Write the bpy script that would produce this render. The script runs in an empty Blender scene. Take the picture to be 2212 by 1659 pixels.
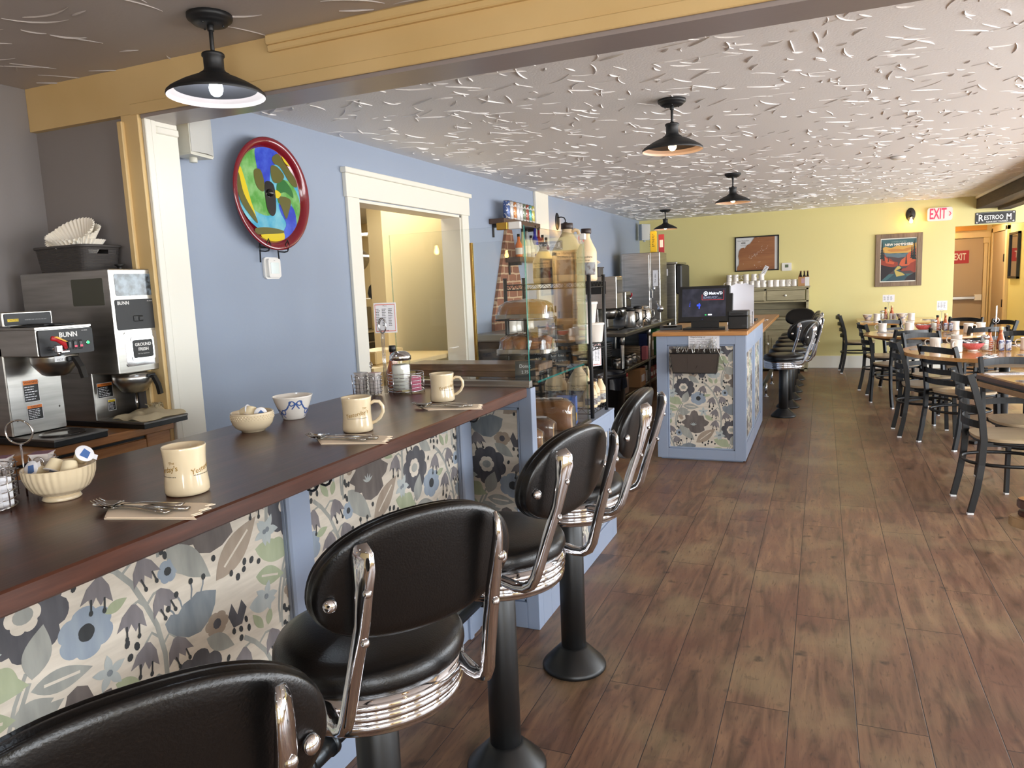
import bpy, bmesh, math, random
from mathutils import Matrix, Vector, Quaternion
from mathutils.geometry import tessellate_polygon
PI = math.pi
C = bpy.context.scene.collection
sc = bpy.context.scene
R = math.radians

# ---------------------------------------------------------------- camera
cam_d = bpy.data.cameras.new('camera')
cam = bpy.data.objects.new('camera', cam_d); C.objects.link(cam); sc.camera = cam
YAW, PITCH, ROLL, FPX = R(-23.0797), R(-7.6251), R(-2.43097), 1584.03
fwd = Vector((math.sin(YAW)*math.cos(PITCH), math.cos(YAW)*math.cos(PITCH), math.sin(PITCH)))
rgt = Vector((math.cos(YAW), -math.sin(YAW), 0)); upv = rgt.cross(fwd)
r2 = math.cos(ROLL)*rgt + math.sin(ROLL)*upv
u2 = -math.sin(ROLL)*rgt + math.cos(ROLL)*upv
cam.matrix_world = Matrix(((r2.x, u2.x, -fwd.x, 0), (r2.y, u2.y, -fwd.y, 0), (r2.z, u2.z, -fwd.z, 1.45), (0, 0, 0, 1)))
cam_d.sensor_width = 36.0; cam_d.sensor_fit = 'HORIZONTAL'; cam_d.lens = FPX/2212*36.0
cam_d.clip_start = 0.02; cam_d.clip_end = 100

# ---------------------------------------------------------------- exposure, sky, window light
vs = sc.view_settings
vs.view_transform = 'Standard'; vs.look = 'None'; vs.gamma = 1.0; vs.use_curve_mapping = False
vs.exposure = 0.68
w = bpy.data.worlds.new('sky'); sc.world = w; w.use_nodes = True
wn = w.node_tree.nodes; wl = w.node_tree.links
bg = wn['Background']
tc = wn.new('ShaderNodeTexCoord'); sp = wn.new('ShaderNodeSeparateXYZ'); cr = wn.new('ShaderNodeValToRGB')
wl.new(tc.outputs['Generated'], sp.inputs[0]); wl.new(sp.outputs['Z'], cr.inputs[0]); wl.new(cr.outputs[0], bg.inputs[0])
cr.color_ramp.elements[0].position = 0.0; cr.color_ramp.elements[0].color = (.95, .96, .98, 1)
cr.color_ramp.elements[1].position = 0.06; cr.color_ramp.elements[1].color = (0.86, 0.93, 1.0, 1)
bg.inputs[1].default_value = 9.0
def portal(name, loc, rot, sx, sy):
    d = bpy.data.lights.new(name, 'AREA'); d.shape = 'RECTANGLE'; d.size = sx; d.size_y = sy
    d.cycles.is_portal = True
    o = bpy.data.objects.new(name, d); C.objects.link(o); o.location = loc; o.rotation_euler = rot
# windows of the right wall (x = 4.2) and of the street wall (y = -2.6); see the wall builders
WR = [(-1.3, 0.3, .65, 2.15), (0.9, 3.1, .45, 2.2), (3.6, 5.8, .45, 2.2), (6.3, 8.5, .45, 2.2), (9.0, 11.4, .45, 2.2)]
WF = [(0.5, 1.8, .6, 2.2), (2.1, 3.7, .6, 2.2)]
for (a, b, z0, z1) in WR: portal('window_light', (4.28, (a+b)/2, (z0+z1)/2), (0, R(90), 0), z1-z0, b-a)
for (a, b, z0, z1) in WF: portal('window_light', ((a+b)/2, -2.68, (z0+z1)/2), (R(90), 0, 0), b-a, z1-z0)
cy = sc.cycles
cy.max_bounces = 8; cy.diffuse_bounces = 5; cy.glossy_bounces = 4; cy.transmission_bounces = 6; cy.transparent_max_bounces = 16
cy.sample_clamp_indirect = 6.0; cy.caustics_reflective = False; cy.caustics_refractive = False

# ---------------------------------------------------------------- materials
def lin(h):
    if not isinstance(h, str): return tuple(h)+(1,) if len(h) == 3 else h
    h = h.lstrip('#'); v = [int(h[i:i+2], 16)/255 for i in (0, 2, 4)]
    return tuple([(c/12.92 if c <= .04045 else ((c+.055)/1.055)**2.4) for c in v])+(1,)
MATS = {}
def mat(name, col=None, rough=.5, metal=0.0, var=None, bump=None, coat=0.0, emit=None, spec=None, trans=None):
    """var=(colour, scale, (sx,sy,sz), detail, lo, hi); bump=(scale, strength, (sx,sy,sz))"""
    if name in MATS: return MATS[name]
    m = bpy.data.materials.new(name); m.use_nodes = True; MATS[name] = m
    n = m.node_tree.nodes; l = m.node_tree.links; p = n['Principled BSDF']
    p.inputs['Base Color'].default_value = lin(col); p.inputs['Roughness'].default_value = rough
    p.inputs['Metallic'].default_value = metal; p.inputs['Coat Weight'].default_value = coat
    p.inputs['Coat Roughness'].default_value = .12
    if spec is not None: p.inputs['Specular IOR Level'].default_value = spec
    if emit: p.inputs['Emission Color'].default_value = lin(emit[0]); p.inputs['Emission Strength'].default_value = emit[1]
    if trans: p.inputs['Transmission Weight'].default_value = trans
    if var or bump: tc = n.new('ShaderNodeTexCoord')
    if var:
        c2, s, st, det, lo, hi = var
        mp = n.new('ShaderNodeMapping'); mp.inputs['Scale'].default_value = st; l.new(tc.outputs['Object'], mp.inputs[0])
        nz = n.new('ShaderNodeTexNoise'); nz.inputs['Scale'].default_value = s; nz.inputs['Detail'].default_value = det
        l.new(mp.outputs[0], nz.inputs[0])
        rp = n.new('ShaderNodeValToRGB'); rp.color_ramp.elements[0].position = lo; rp.color_ramp.elements[1].position = hi
        rp.color_ramp.elements[0].color = lin(col); rp.color_ramp.elements[1].color = lin(c2)
        l.new(nz.outputs['Fac'], rp.inputs[0]); l.new(rp.outputs[0], p.inputs['Base Color'])
    if bump:
        s, k, st = bump
        mp2 = n.new('ShaderNodeMapping'); mp2.inputs['Scale'].default_value = st; l.new(tc.outputs['Object'], mp2.inputs[0])
        nb = n.new('ShaderNodeTexNoise'); nb.inputs['Scale'].default_value = s; nb.inputs['Detail'].default_value = 4
        l.new(mp2.outputs[0], nb.inputs[0])
        bp = n.new('ShaderNodeBump'); bp.inputs['Strength'].default_value = k; bp.inputs['Distance'].default_value = .005
        l.new(nb.outputs['Fac'], bp.inputs['Height']); l.new(bp.outputs[0], p.inputs['Normal'])
    return m
def glass_mat(name, tint=(.985, .995, .99), rough=0.0, refl=1.0):
    if name in MATS: return MATS[name]
    m = bpy.data.materials.new(name); m.use_nodes = True; MATS[name] = m
    n = m.node_tree.nodes; l = m.node_tree.links; n.clear()
    o = n.new('ShaderNodeOutputMaterial'); t = n.new('ShaderNodeBsdfTransparent'); g = n.new('ShaderNodeBsdfGlossy')
    t.inputs[0].default_value = tint+(1,); g.inputs['Roughness'].default_value = rough
    lw = n.new('ShaderNodeLayerWeight'); lw.inputs[0].default_value = .5
    pw = n.new('ShaderNodeMath'); pw.operation = 'POWER'; pw.inputs[1].default_value = 4.0; l.new(lw.outputs['Facing'], pw.inputs[0])
    ml = n.new('ShaderNodeMath'); ml.operation = 'MULTIPLY_ADD'; ml.inputs[1].default_value = .85*refl; ml.inputs[2].default_value = .045*refl
    l.new(pw.outputs[0], ml.inputs[0]); mx = n.new('ShaderNodeMixShader'); l.new(ml.outputs[0], mx.inputs[0])
    l.new(t.outputs[0], mx.inputs[1]); l.new(g.outputs[0], mx.inputs[2]); l.new(mx.outputs[0], o.inputs[0])
    return m
def wood(name, c1, c2, axis='x', rough=.45, coat=0.0, scale=9, c3=None):
    """plank wood with grain along one axis of the object"""
    if name in MATS: return MATS[name]
    m = bpy.data.materials.new(name); m.use_nodes = True; MATS[name] = m
    n = m.node_tree.nodes; l = m.node_tree.links; p = n['Principled BSDF']
    tc = n.new('ShaderNodeTexCoord'); mp = n.new('ShaderNodeMapping')
    st = {'x': (.09, 1, 1), 'y': (1, .09, 1), 'z': (1, 1, .09)}[axis]
    mp.inputs['Scale'].default_value = st; l.new(tc.outputs['Object'], mp.inputs[0])
    n1 = n.new('ShaderNodeTexNoise'); n1.inputs['Scale'].default_value = scale; n1.inputs['Detail'].default_value = 6; n1.inputs['Distortion'].default_value = 1.2
    l.new(mp.outputs[0], n1.inputs[0])
    n2 = n.new('ShaderNodeTexNoise'); n2.inputs['Scale'].default_value = scale*14; n2.inputs['Detail'].default_value = 3
    l.new(mp.outputs[0], n2.inputs[0])
    ad = n.new('ShaderNodeMath'); ad.operation = 'MULTIPLY_ADD'; ad.inputs[1].default_value = .35; l.new(n2.outputs['Fac'], ad.inputs[0]); l.new(n1.outputs['Fac'], ad.inputs[2])
    rp = n.new('ShaderNodeValToRGB'); rp.color_ramp.elements[0].position = .45; rp.color_ramp.elements[1].position = .85
    rp.color_ramp.elements[0].color = lin(c1); rp.color_ramp.elements[1].color = lin(c2)
    if c3: e = rp.color_ramp.elements.new(.66); e.color = lin(c3)
    l.new(ad.outputs[0], rp.inputs[0]); l.new(rp.outputs[0], p.inputs['Base Color'])
    p.inputs['Roughness'].default_value = rough; p.inputs['Coat Weight'].default_value = coat; p.inputs['Coat Roughness'].default_value = .18
    bp = n.new('ShaderNodeBump'); bp.inputs['Strength'].default_value = .12; bp.inputs['Distance'].default_value = .002
    l.new(n2.outputs['Fac'], bp.inputs['Height']); l.new(bp.outputs[0], p.inputs['Normal'])
    return m
def floor_mat():
    m = bpy.data.materials.new('vinyl plank floor'); m.use_nodes = True
    n = m.node_tree.nodes; l = m.node_tree.links; p = n['Principled BSDF']
    tc = n.new('ShaderNodeTexCoord'); sx = n.new('ShaderNodeSeparateXYZ'); l.new(tc.outputs['Object'], sx.inputs[0])
    cb = n.new('ShaderNodeCombineXYZ'); l.new(sx.outputs['Y'], cb.inputs['X']); sh = n.new('ShaderNodeMath'); sh.operation = 'ADD'; sh.inputs[1].default_value = 20.585; l.new(sx.outputs['X'], sh.inputs[0]); l.new(sh.outputs[0], cb.inputs['Y'])
    br = n.new('ShaderNodeTexBrick'); l.new(cb.outputs[0], br.inputs[0])
    br.offset = .37; br.offset_frequency = 2; br.inputs['Scale'].default_value = 1
    br.inputs['Brick Width'].default_value = 1.22; br.inputs['Row Height'].default_value = .205
    br.inputs['Mortar Size'].default_value = .0016; br.inputs['Mortar Smooth'].default_value = .3
    br.inputs['Color1'].default_value = (0, 0, 0, 1); br.inputs['Color2'].default_value = (1, 1, 1, 1); br.inputs['Mortar'].default_value = (.5, .5, .5, 1)
    # grain, offset from plank to plank
    of = n.new('ShaderNodeMath'); of.operation = 'MULTIPLY'; of.inputs[1].default_value = 37.0; l.new(br.outputs['Color'], of.inputs[0])
    cc = n.new('ShaderNodeCombineXYZ'); ax = n.new('ShaderNodeMath'); ax.operation = 'ADD'; l.new(sx.outputs['X'], ax.inputs[0]); l.new(of.outputs[0], ax.inputs[1])
    sy = n.new('ShaderNodeMath'); sy.operation = 'MULTIPLY'; sy.inputs[1].default_value = .13; l.new(sx.outputs['Y'], sy.inputs[0])
    l.new(ax.outputs[0], cc.inputs['X']); l.new(sy.outputs[0], cc.inputs['Y'])
    g1 = n.new('ShaderNodeTexNoise'); g1.inputs['Scale'].default_value = 16; g1.inputs['Detail'].default_value = 8; g1.inputs['Distortion'].default_value = 1.6; l.new(cc.outputs[0], g1.inputs[0])
    g2 = n.new('ShaderNodeTexNoise'); g2.inputs['Scale'].default_value = 130; g2.inputs['Detail'].default_value = 3; g2.inputs['Distortion'].default_value = .6; l.new(cc.outputs[0], g2.inputs[0])
    bl = n.new('ShaderNodeTexNoise'); bl.inputs['Scale'].default_value = 2.6; bl.inputs['Detail'].default_value = 5; l.new(tc.outputs['Object'], bl.inputs[0])
    kn = n.new('ShaderNodeTexNoise'); kn.inputs['Scale'].default_value = 11; kn.inputs['Detail'].default_value = 5; l.new(tc.outputs['Object'], kn.inputs[0])
    r1 = n.new('ShaderNodeValToRGB'); e = r1.color_ramp.elements
    e[0].position = .28; e[0].color = lin('#4f3a2b'); e[1].position = .74; e[1].color = lin('#927055')
    x = r1.color_ramp.elements.new(.5); x.color = lin('#765845'); l.new(g1.outputs['Fac'], r1.inputs[0])
    def mix(a, b, f, mode='MIX', v=None):
        q = n.new('ShaderNodeMixRGB'); q.blend_type = mode
        if isinstance(f, float): q.inputs[0].default_value = f
        else: l.new(f, q.inputs[0])
        l.new(a, q.inputs[1])
        if isinstance(b, tuple): q.inputs[2].default_value = b
        else: l.new(b, q.inputs[2])
        return q.outputs[0]
    def ramp(src, a, b, lo=0.0, hi=1.0):
        q = n.new('ShaderNodeMapRange'); q.inputs[1].default_value = a; q.inputs[2].default_value = b; q.inputs[3].default_value = lo; q.inputs[4].default_value = hi
        l.new(src, q.inputs[0]); return q.outputs[0]
    c = mix(r1.outputs[0], lin('#8f7b5c'), ramp(bl.outputs['Fac'], .50, .66, 0, .6))      # faded ochre patches
    c = mix(c, lin('#6d4538'), ramp(bl.outputs['Fac'], .47, .34, 0, .45))                    # reddish patches
    c = mix(c, lin('#2c211d'), ramp(g2.outputs['Fac'], .58, .74, 0, .55))                   # dark grain
    c = mix(c, lin('#2a2420'), ramp(kn.outputs['Fac'], .63, .74, 0, .75))                   # knots and scuffs
    pv = n.new('ShaderNodeMapRange'); pv.inputs[3].default_value = .86; pv.inputs[4].default_value = 1.1; l.new(br.outputs['Color'], pv.inputs[0])
    hs = n.new('ShaderNodeHueSaturation'); l.new(pv.outputs[0], hs.inputs['Value']); l.new(c, hs.inputs['Color'])
    c = mix(hs.outputs[0], lin('#1d1410'), br.outputs['Fac'])
    l.new(c, p.inputs['Base Color'])
    rr = ramp(g1.outputs['Fac'], .2, .8, .30, .46); l.new(rr, p.inputs['Roughness'])
    bp = n.new('ShaderNodeBump'); bp.inputs['Strength'].default_value = .25; bp.inputs['Distance'].default_value = .0015
    l.new(g2.outputs['Fac'], bp.inputs['Height'])
    b2 = n.new('ShaderNodeBump'); b2.inputs['Strength'].default_value = .6; b2.inputs['Distance'].default_value = .002; b2.invert = True
    l.new(br.outputs['Fac'], b2.inputs['Height']); l.new(bp.outputs[0], b2.inputs['Normal']); l.new(b2.outputs[0], p.inputs['Normal'])
    MATS['floor'] = m; return m

# ---------------------------------------------------------------- mesh builder
def M_at(x=0, y=0, z=0, rz=0, rx=0, ry=0, s=1):
    return Matrix.Translation((x, y, z)) @ Matrix.Rotation(R(rz), 4, 'Z') @ Matrix.Rotation(R(ry), 4, 'Y') @ Matrix.Rotation(R(rx), 4, 'X') @ Matrix.Scale(s, 4)
class MB:
    def __init__(s, m=None): s.v = []; s.f = []; s.fm = []; s.fs = []; s.mats = []; s.T = Matrix.Identity(4); s.m = m
    def mi(s, m):
        m = m or s.m
        if m not in s.mats: s.mats.append(m)
        return s.mats.index(m)
    def add(s, vs, fs, m=None, sm=False):
        k = s.mi(m); b = len(s.v)
        s.v += [tuple(s.T @ Vector(p)) for p in vs]
        for f in fs: s.f.append([b+i for i in f]); s.fm.append(k); s.fs.append(sm)
        return s
    def box(s, x0, x1, y0, y1, z0, z1, m=None, c=0.0):
        if x0 > x1: x0, x1 = x1, x0
        if y0 > y1: y0, y1 = y1, y0
        if z0 > z1: z0, z1 = z1, z0
        if c <= 0:
            v = [(x0,y0,z0),(x1,y0,z0),(x1,y1,z0),(x0,y1,z0),(x0,y0,z1),(x1,y0,z1),(x1,y1,z1),(x0,y1,z1)]
            return s.add(v, [(0,3,2,1),(4,5,6,7),(0,1,5,4),(1,2,6,5),(2,3,7,6),(3,0,4,7)], m)
        c = min(c, (x1-x0)*.49, (y1-y0)*.49, (z1-z0)*.49)
        X = (x0, x1); Y = (y0, y1); Z = (z0, z1); v = []; ix = {}
        for i in (0, 1):
            for j in (0, 1):
                for k in (0, 1):
                    a = X[i]; b = Y[j]; d = Z[k]; ca = c if i == 0 else -c; cb = c if j == 0 else -c; cd = c if k == 0 else -c
                    for ax, q in enumerate(((a, b+cb, d+cd), (a+ca, b, d+cd), (a+ca, b+cb, d))):
                        ix[(i,j,k,ax)] = len(v); v.append(q)
        g = lambda i,j,k,ax: ix[(i,j,k,ax)]
        f = [(g(0,0,0,0),g(0,0,1,0),g(0,1,1,0),g(0,1,0,0)),(g(1,0,0,0),g(1,1,0,0),g(1,1,1,0),g(1,0,1,0)),
             (g(0,0,0,1),g(1,0,0,1),g(1,0,1,1),g(0,0,1,1)),(g(0,1,0,1),g(0,1,1,1),g(1,1,1,1),g(1,1,0,1)),
             (g(0,0,0,2),g(0,1,0,2),g(1,1,0,2),g(1,0,0,2)),(g(0,0,1,2),g(1,0,1,2),g(1,1,1,2),g(0,1,1,2))]
        for i in (0,1):
            for j in (0,1): f.append((g(i,j,0,0),g(i,j,1,0),g(i,j,1,1),g(i,j,0,1)))
        for i in (0,1):
            for k in (0,1): f.append((g(i,0,k,0),g(i,1,k,0),g(i,1,k,2),g(i,0,k,2)))
        for j in (0,1):
            for k in (0,1): f.append((g(0,j,k,1),g(1,j,k,1),g(1,j,k,2),g(0,j,k,2)))
        for i in (0,1):
            for j in (0,1):
                for k in (0,1): f.append((g(i,j,k,0),g(i,j,k,1),g(i,j,k,2)))
        return s.add(v, f, m)
    def lathe(s, pr, n=24, m=None, sm=True, mx=None, a0=0, a1=360):
        """pr = [(r, z)...], from bottom outside; poles allowed"""
        vs = []; fs = []; rows = []; full = abs(a1-a0) >= 360; nn = n if full else n+1
        for (r, z) in pr:
            if r <= 1e-6: rows.append([len(vs)]); vs.append((0, 0, z))
            else:
                rows.append(list(range(len(vs), len(vs)+nn)))
                for i in range(nn):
                    a = R(a0)+R(a1-a0)*i/n; vs.append((r*math.cos(a), r*math.sin(a), z))
        for A, B in zip(rows, rows[1:]):
            for i in range(n):
                j = (i+1) % nn
                if len(A) == 1 and len(B) == 1: continue
                if len(A) == 1: fs.append((A[0], B[j], B[i]))
                elif len(B) == 1: fs.append((A[i], A[j], B[0]))
                else: fs.append((A[i], A[j], B[j], B[i]))
        if mx is not None: vs = [tuple(mx @ Vector(p)) for p in vs]
        return s.add(vs, fs, m, sm)
    def cyl(s, x, y, z0, z1, r, m=None, n=20, r1=None, sm=True):
        r1 = r if r1 is None else r1; k = min(.002, abs(z1-z0)*.2, r*.2)
        return s.lathe([(0, z0), (r-k, z0), (r, z0+k), (r1, z1-k), (r1-k, z1), (0, z1)], n, m, sm, Matrix.Translation((x, y, 0)))
    def rod(s, a, b, r, m=None, n=8, r1=None): return s.tube([a, b], r, m, n, radii=None if r1 is None else [r, r1])
    def tube(s, pts, r, m=None, n=8, closed=False, radii=None, flat=None, caps=True, up=None, sm=True):
        """round or flattened tube swept along points; flat = (width factor, depth factor) or list per point"""
        P = [Vector(p) for p in pts]; N = len(P); T = []
        for i in range(N):
            if closed: t = P[(i+1) % N]-P[(i-1) % N]
            else: t = P[min(i+1, N-1)]-P[max(i-1, 0)]
            T.append(t.normalized() if t.length > 1e-9 else Vector((0, 0, 1)))
        u = Vector(up) if up else (Vector((0, 0, 1)) if abs(T[0].z) < .9 else Vector((1, 0, 0)))
        u = (u-T[0]*u.dot(T[0])).normalized(); vs = []; fs = []
        for i in range(N):
            if i: 
                u = u-T[i]*u.dot(T[i]); u = u.normalized() if u.length > 1e-6 else T[i].orthogonal().normalized()
            w = T[i].cross(u); rr = radii[i] if radii else r; fl = (flat[i] if isinstance(flat, list) else flat) if flat else (1, 1)
            for k in range(n):
                a = 2*PI*k/n+PI/n; vs.append(tuple(P[i]+u*(math.sin(a)*rr*fl[1])+w*(math.cos(a)*rr*fl[0])))
        for i in range(N if closed else N-1):
            j = (i+1) % N
            for k in range(n):
                q = (k+1) % n; fs.append((i*n+k, i*n+q, j*n+q, j*n+k))
        if not closed and caps: fs.append(tuple(range(n-1, -1, -1))); fs.append(tuple((N-1)*n+k for k in range(n)))
        return s.add(vs, fs, m, sm)
    def bar(s, pts, w, d, m=None, up=None):
        """rectangular bar along points, w across, d along up"""
        k = math.sqrt(2)/2
        return s.tube(pts, 1, m, 4, flat=(w*k, d*k), up=up, sm=False)
    def prism(s, poly, z0, z1, m=None, mx=None, sm=False, side=None):
        n = len(poly); vs = [(x, y, z0) for x, y in poly]+[(x, y, z1) for x, y in poly]
        if mx is not None: vs = [tuple(mx @ Vector(p)) for p in vs]
        s.add(vs, [tuple(range(n-1, -1, -1)), tuple(range(n, 2*n))], m, False)
        return s.add(vs, [(i, (i+1) % n, n+(i+1) % n, n+i) for i in range(n)], side or m, sm)
    def poly(s, pts, m=None): return s.add(pts, [tuple(range(len(pts)))], m)
    def grid(s, fn, nu, nv, m=None, sm=True, closed_u=False):
        vs = []; fs = []
        ku = nu if closed_u else nu+1
        for j in range(nv+1):
            for i in range(ku): vs.append(fn(i/nu, j/nv))
        for j in range(nv):
            for i in range(nu):
                a = j*ku+i; b = j*ku+(i+1) % ku; fs.append((a, b, b+ku, a+ku))
        return s.add(vs, fs, m, sm)
    def text(s, body, size, m, mx, align='CENTER', ext=.0006, sx=1.0, bold=0.0, font=None):
        cu = bpy.data.curves.new('t', 'FONT'); cu.body = body; cu.size = size; cu.align_x = align; cu.align_y = 'CENTER'
        cu.extrude = ext; cu.offset = bold; cu.resolution_u = 2
        o = bpy.data.objects.new('t', cu); C.objects.link(o); dg = bpy.context.evaluated_depsgraph_get(); dg.update()
        me = bpy.data.meshes.new_from_object(o.evaluated_get(dg))
        q = mx @ Matrix.Diagonal((sx, 1, 1, 1))
        s.add([tuple(q @ v.co) for v in me.vertices], [tuple(p.vertices) for p in me.polygons], m)
        bpy.data.objects.remove(o); bpy.data.curves.remove(cu); bpy.data.meshes.remove(me); return s
    def lines(s, x0, x1, z0, z1, rows, m, mx, fill=.8, th=None, seed=1, cols=1):
        """rows of small print: little dashes of uneven length on a flat face (local x, y)"""
        rd = random.Random(seed); h = (z1-z0)/rows; th = th or h*.35; cw = (x1-x0)/cols
        for r in range(rows):
            for c in range(cols):
                x = x0+c*cw; e = x+cw*(.92 if cols > 1 else 1)*rd.uniform(fill*.7, fill)
                while x < e:
                    ln = rd.uniform(.1, .28)*cw; y = z1-h*(r+.5); a = min(x+ln, e)
                    s.add([tuple(mx @ Vector(p)) for p in ((x, y-th/2, 0), (a, y-th/2, 0), (a, y+th/2, 0), (x, y+th/2, 0))], [(0, 1, 2, 3)], m)
                    x = a+cw*.04
        return s
    def build(s, name, parent=None, loc=None, rz=None, bevel=None):
        me = bpy.data.meshes.new(name); me.from_pydata(s.v, [], s.f)
        for m in s.mats: me.materials.append(m)
        for p, k, q in zip(me.polygons, s.fm, s.fs): p.material_index = k; p.use_smooth = q
        me.update(); o = bpy.data.objects.new(name, me); C.objects.link(o)
        if parent: o.parent = parent
        if loc: o.location = loc
        if rz is not None: o.rotation_euler = (0, 0, R(rz))
        return o
def tag(o, label=None, cat=None, group=None, kind=None):
    if label: o['label'] = label
    if cat: o['category'] = cat
    if group: o['group'] = group
    if kind: o['kind'] = kind
    return o
def struct(name, b, parent=None):
    o = b.build(name, parent)
    if not parent: o['kind'] = 'structure'
    return o
def thing(name, label, cat, loc=(0, 0, 0), rz=0, group=None):
    o = bpy.data.objects.new(name, None); C.objects.link(o); o.empty_display_size = .05
    o.location = loc; o.rotation_euler = (0, 0, R(rz)); return tag(o, label, cat, group)
def single(name, b, label, cat, loc=(0, 0, 0), rz=0, group=None):
    return tag(b.build(name, None, loc, rz), label, cat, group)
def kids(o): return [c for c in KIDS.get(o.name, [])]
def dup(root, loc, rz, label=None, group=None, scale=None):
    r = root.copy(); C.objects.link(r); r.location = loc; r.rotation_euler = (0, 0, R(rz))
    if scale: r.scale = scale
    if label: r['label'] = label
    if group: r['group'] = group
    for ch in list(root.children):
        c = ch.copy(); C.objects.link(c); c.parent = r
        for g in ch.children:
            d = g.copy(); C.objects.link(d); d.parent = c
    return r
def ell(cx, cy, rx, ry, n=20, a=0):
    return [(cx+rx*math.cos(t)*math.cos(a)-ry*math.sin(t)*math.sin(a), cy+rx*math.cos(t)*math.sin(a)+ry*math.sin(t)*math.cos(a)) for t in [2*PI*i/n for i in range(n)]]
def rrect(x0, x1, y0, y1, r, k=4):
    p = []
    for cx, cy_, a in ((x1-r, y1-r, 0), (x0+r, y1-r, 90), (x0+r, y0+r, 180), (x1-r, y0+r, 270)):
        for i in range(k+1): t = R(a+90*i/k); p.append((cx+r*math.cos(t), cy_+r*math.sin(t)))
    return p
def arc(cx, cz, r, a0, a1, n=8): return [(cx+r*math.cos(R(a0+(a1-a0)*i/n)), cz+r*math.sin(R(a0+(a1-a0)*i/n))) for i in range(n+1)]
# orientation of a flat face: local x,y -> wall; z out of it
FX = lambda x, y, z: Matrix(((0, 0, 1, x), (1, 0, 0, y), (0, 1, 0, z), (0, 0, 0, 1)))      # faces +x, text runs along +y
FYn = lambda x, y, z: Matrix(((1, 0, 0, x), (0, 0, -1, y), (0, 1, 0, z), (0, 0, 0, 1)))    # faces -y, text runs along +x
FZ = lambda x, y, z, a=0: M_at(x, y, z, a)                                                # lies flat, faces up

# palette
chrome = mat('chrome', '#d9d9dc', .07, 1.0)
steel = mat('brushed stainless steel', '#c2c0bb', .3, 1.0, var=('#a5a29c', 3, (1, 1, 12), 3, .3, .7))
steel_d = mat('dull steel', '#7d7b78', .4, 1.0)
blackv = mat('black vinyl', '#070606', .3, bump=(260, .12, (1, 1, 1)))
blackm = mat('black metal', '#101112', .38)
blackp = mat('black plastic', '#131314', .42)
dgrey = mat('charcoal plastic', '#2b2c2e', .5)
white = mat('white paint', '#e9e7e0', .4)
whitep = mat('white plastic', '#e4e2de', .35)
china = mat('cream glazed china', '#e2d0ae', .12, coat=.5)
chinaw = mat('white glazed china', '#ece6dc', .14, coat=.5)
paper = mat('white paper', '#eeeef2', .8)
ink = mat('black ink', '#1a1a1c', .7)
orange = mat('orange print', '#d9572e', .6)
gold = mat('gold print', '#94701c', .4)
red = mat('red plastic', '#b5222a', .4)
clear = glass_mat('clear glass')
brass = mat('brass', '#c9a24e', .25, 1.0)
# ================================================================ THE ROOM
blue = mat('periwinkle wall paint', '#96a2b5', .62, bump=(60, .08, (1, 1, 1)))
taupe = mat('taupe wall paint', '#8d8785', .6, bump=(60, .08, (1, 1, 1)))
yellow = mat('yellow wall paint', '#ded495', .6, bump=(50, .1, (1, 1, 1)))
creamw = mat('cream wall paint', '#ecd9a9', .55, bump=(40, .08, (1, 1, 1)))
beamc = mat('cream beam paint', '#e2c48d', .42, bump=(30, .1, (1, 1, 1)), var=('#d8b87e', 2.0, (1, 1, 1), 3, .35, .7))
ceilm = mat('textured ceiling plaster', '#efedeb', .7, bump=(90, .25, (1, 1, 1)))
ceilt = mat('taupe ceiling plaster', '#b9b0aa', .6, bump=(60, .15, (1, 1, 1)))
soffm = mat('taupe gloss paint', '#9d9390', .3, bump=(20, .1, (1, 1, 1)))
trimw = mat('off white trim paint', '#e9e6da', .42)
CZ = 2.41
b = MB(floor_mat()); b.box(-6.2, 4.4, -2.8, 15.2, -.1, 0); struct('floor', b)

# ceiling: flat slab with raised trowel strokes; the front bay is a smoother taupe plaster
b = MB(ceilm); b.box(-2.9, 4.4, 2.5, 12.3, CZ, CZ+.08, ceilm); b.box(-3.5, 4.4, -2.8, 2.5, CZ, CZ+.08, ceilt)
rd = random.Random(7)
def stroke(b, x, y, L, a, w, h, cv, m, z=CZ):
    n = 5; vs = []; fs = []; hk = rd.uniform(-.5, .5)
    for i in range(n+1):
        t = i/n; aa = a+cv*(t-.5)+(hk if i == n else 0); px = x; py = y
        x += math.cos(aa)*L/n; y += math.sin(aa)*L/n
        ww = w*(.25+math.sin(PI*min(1, t*1.05+.06))**.6)*rd.uniform(.75, 1.25); nx, ny = -math.sin(aa), math.cos(aa); hh = h*math.sin(PI*(.12+.8*t))
        vs += [(px-nx*ww, py-ny*ww, z+.001), (px-nx*ww*.15, py-ny*ww*.15, z-hh), (px+nx*ww, py+ny*ww, z+.001)]
    for i in range(n): k = 3*i; fs += [(k, k+1, k+4, k+3), (k+1, k+2, k+5, k+4)]
    b.add(vs, fs, m)
for i in range(3000):
    x = rd.uniform(-2.75, 2.6); y = 2.55+(rd.random())*9.5
    L = rd.choice([.05, .07, .1, .13, .18]); a = rd.gauss(.9, .85) if rd.random() < .6 else rd.uniform(0, PI)
    stroke(b, x, y, L, a, rd.uniform(.0016, .0044), rd.uniform(.0025, .007), rd.uniform(-1.1, 1.1), ceilm)
    if rd.random() < .25: stroke(b, x, y, L*.6, a+rd.uniform(.6, 1.6), .002, .004, rd.uniform(-.8, .8), ceilm)
for i in range(260):
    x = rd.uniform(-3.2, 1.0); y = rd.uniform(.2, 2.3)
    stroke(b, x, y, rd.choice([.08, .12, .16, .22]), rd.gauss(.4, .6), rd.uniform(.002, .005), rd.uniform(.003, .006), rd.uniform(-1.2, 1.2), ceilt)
struct('ceiling', b)

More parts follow.
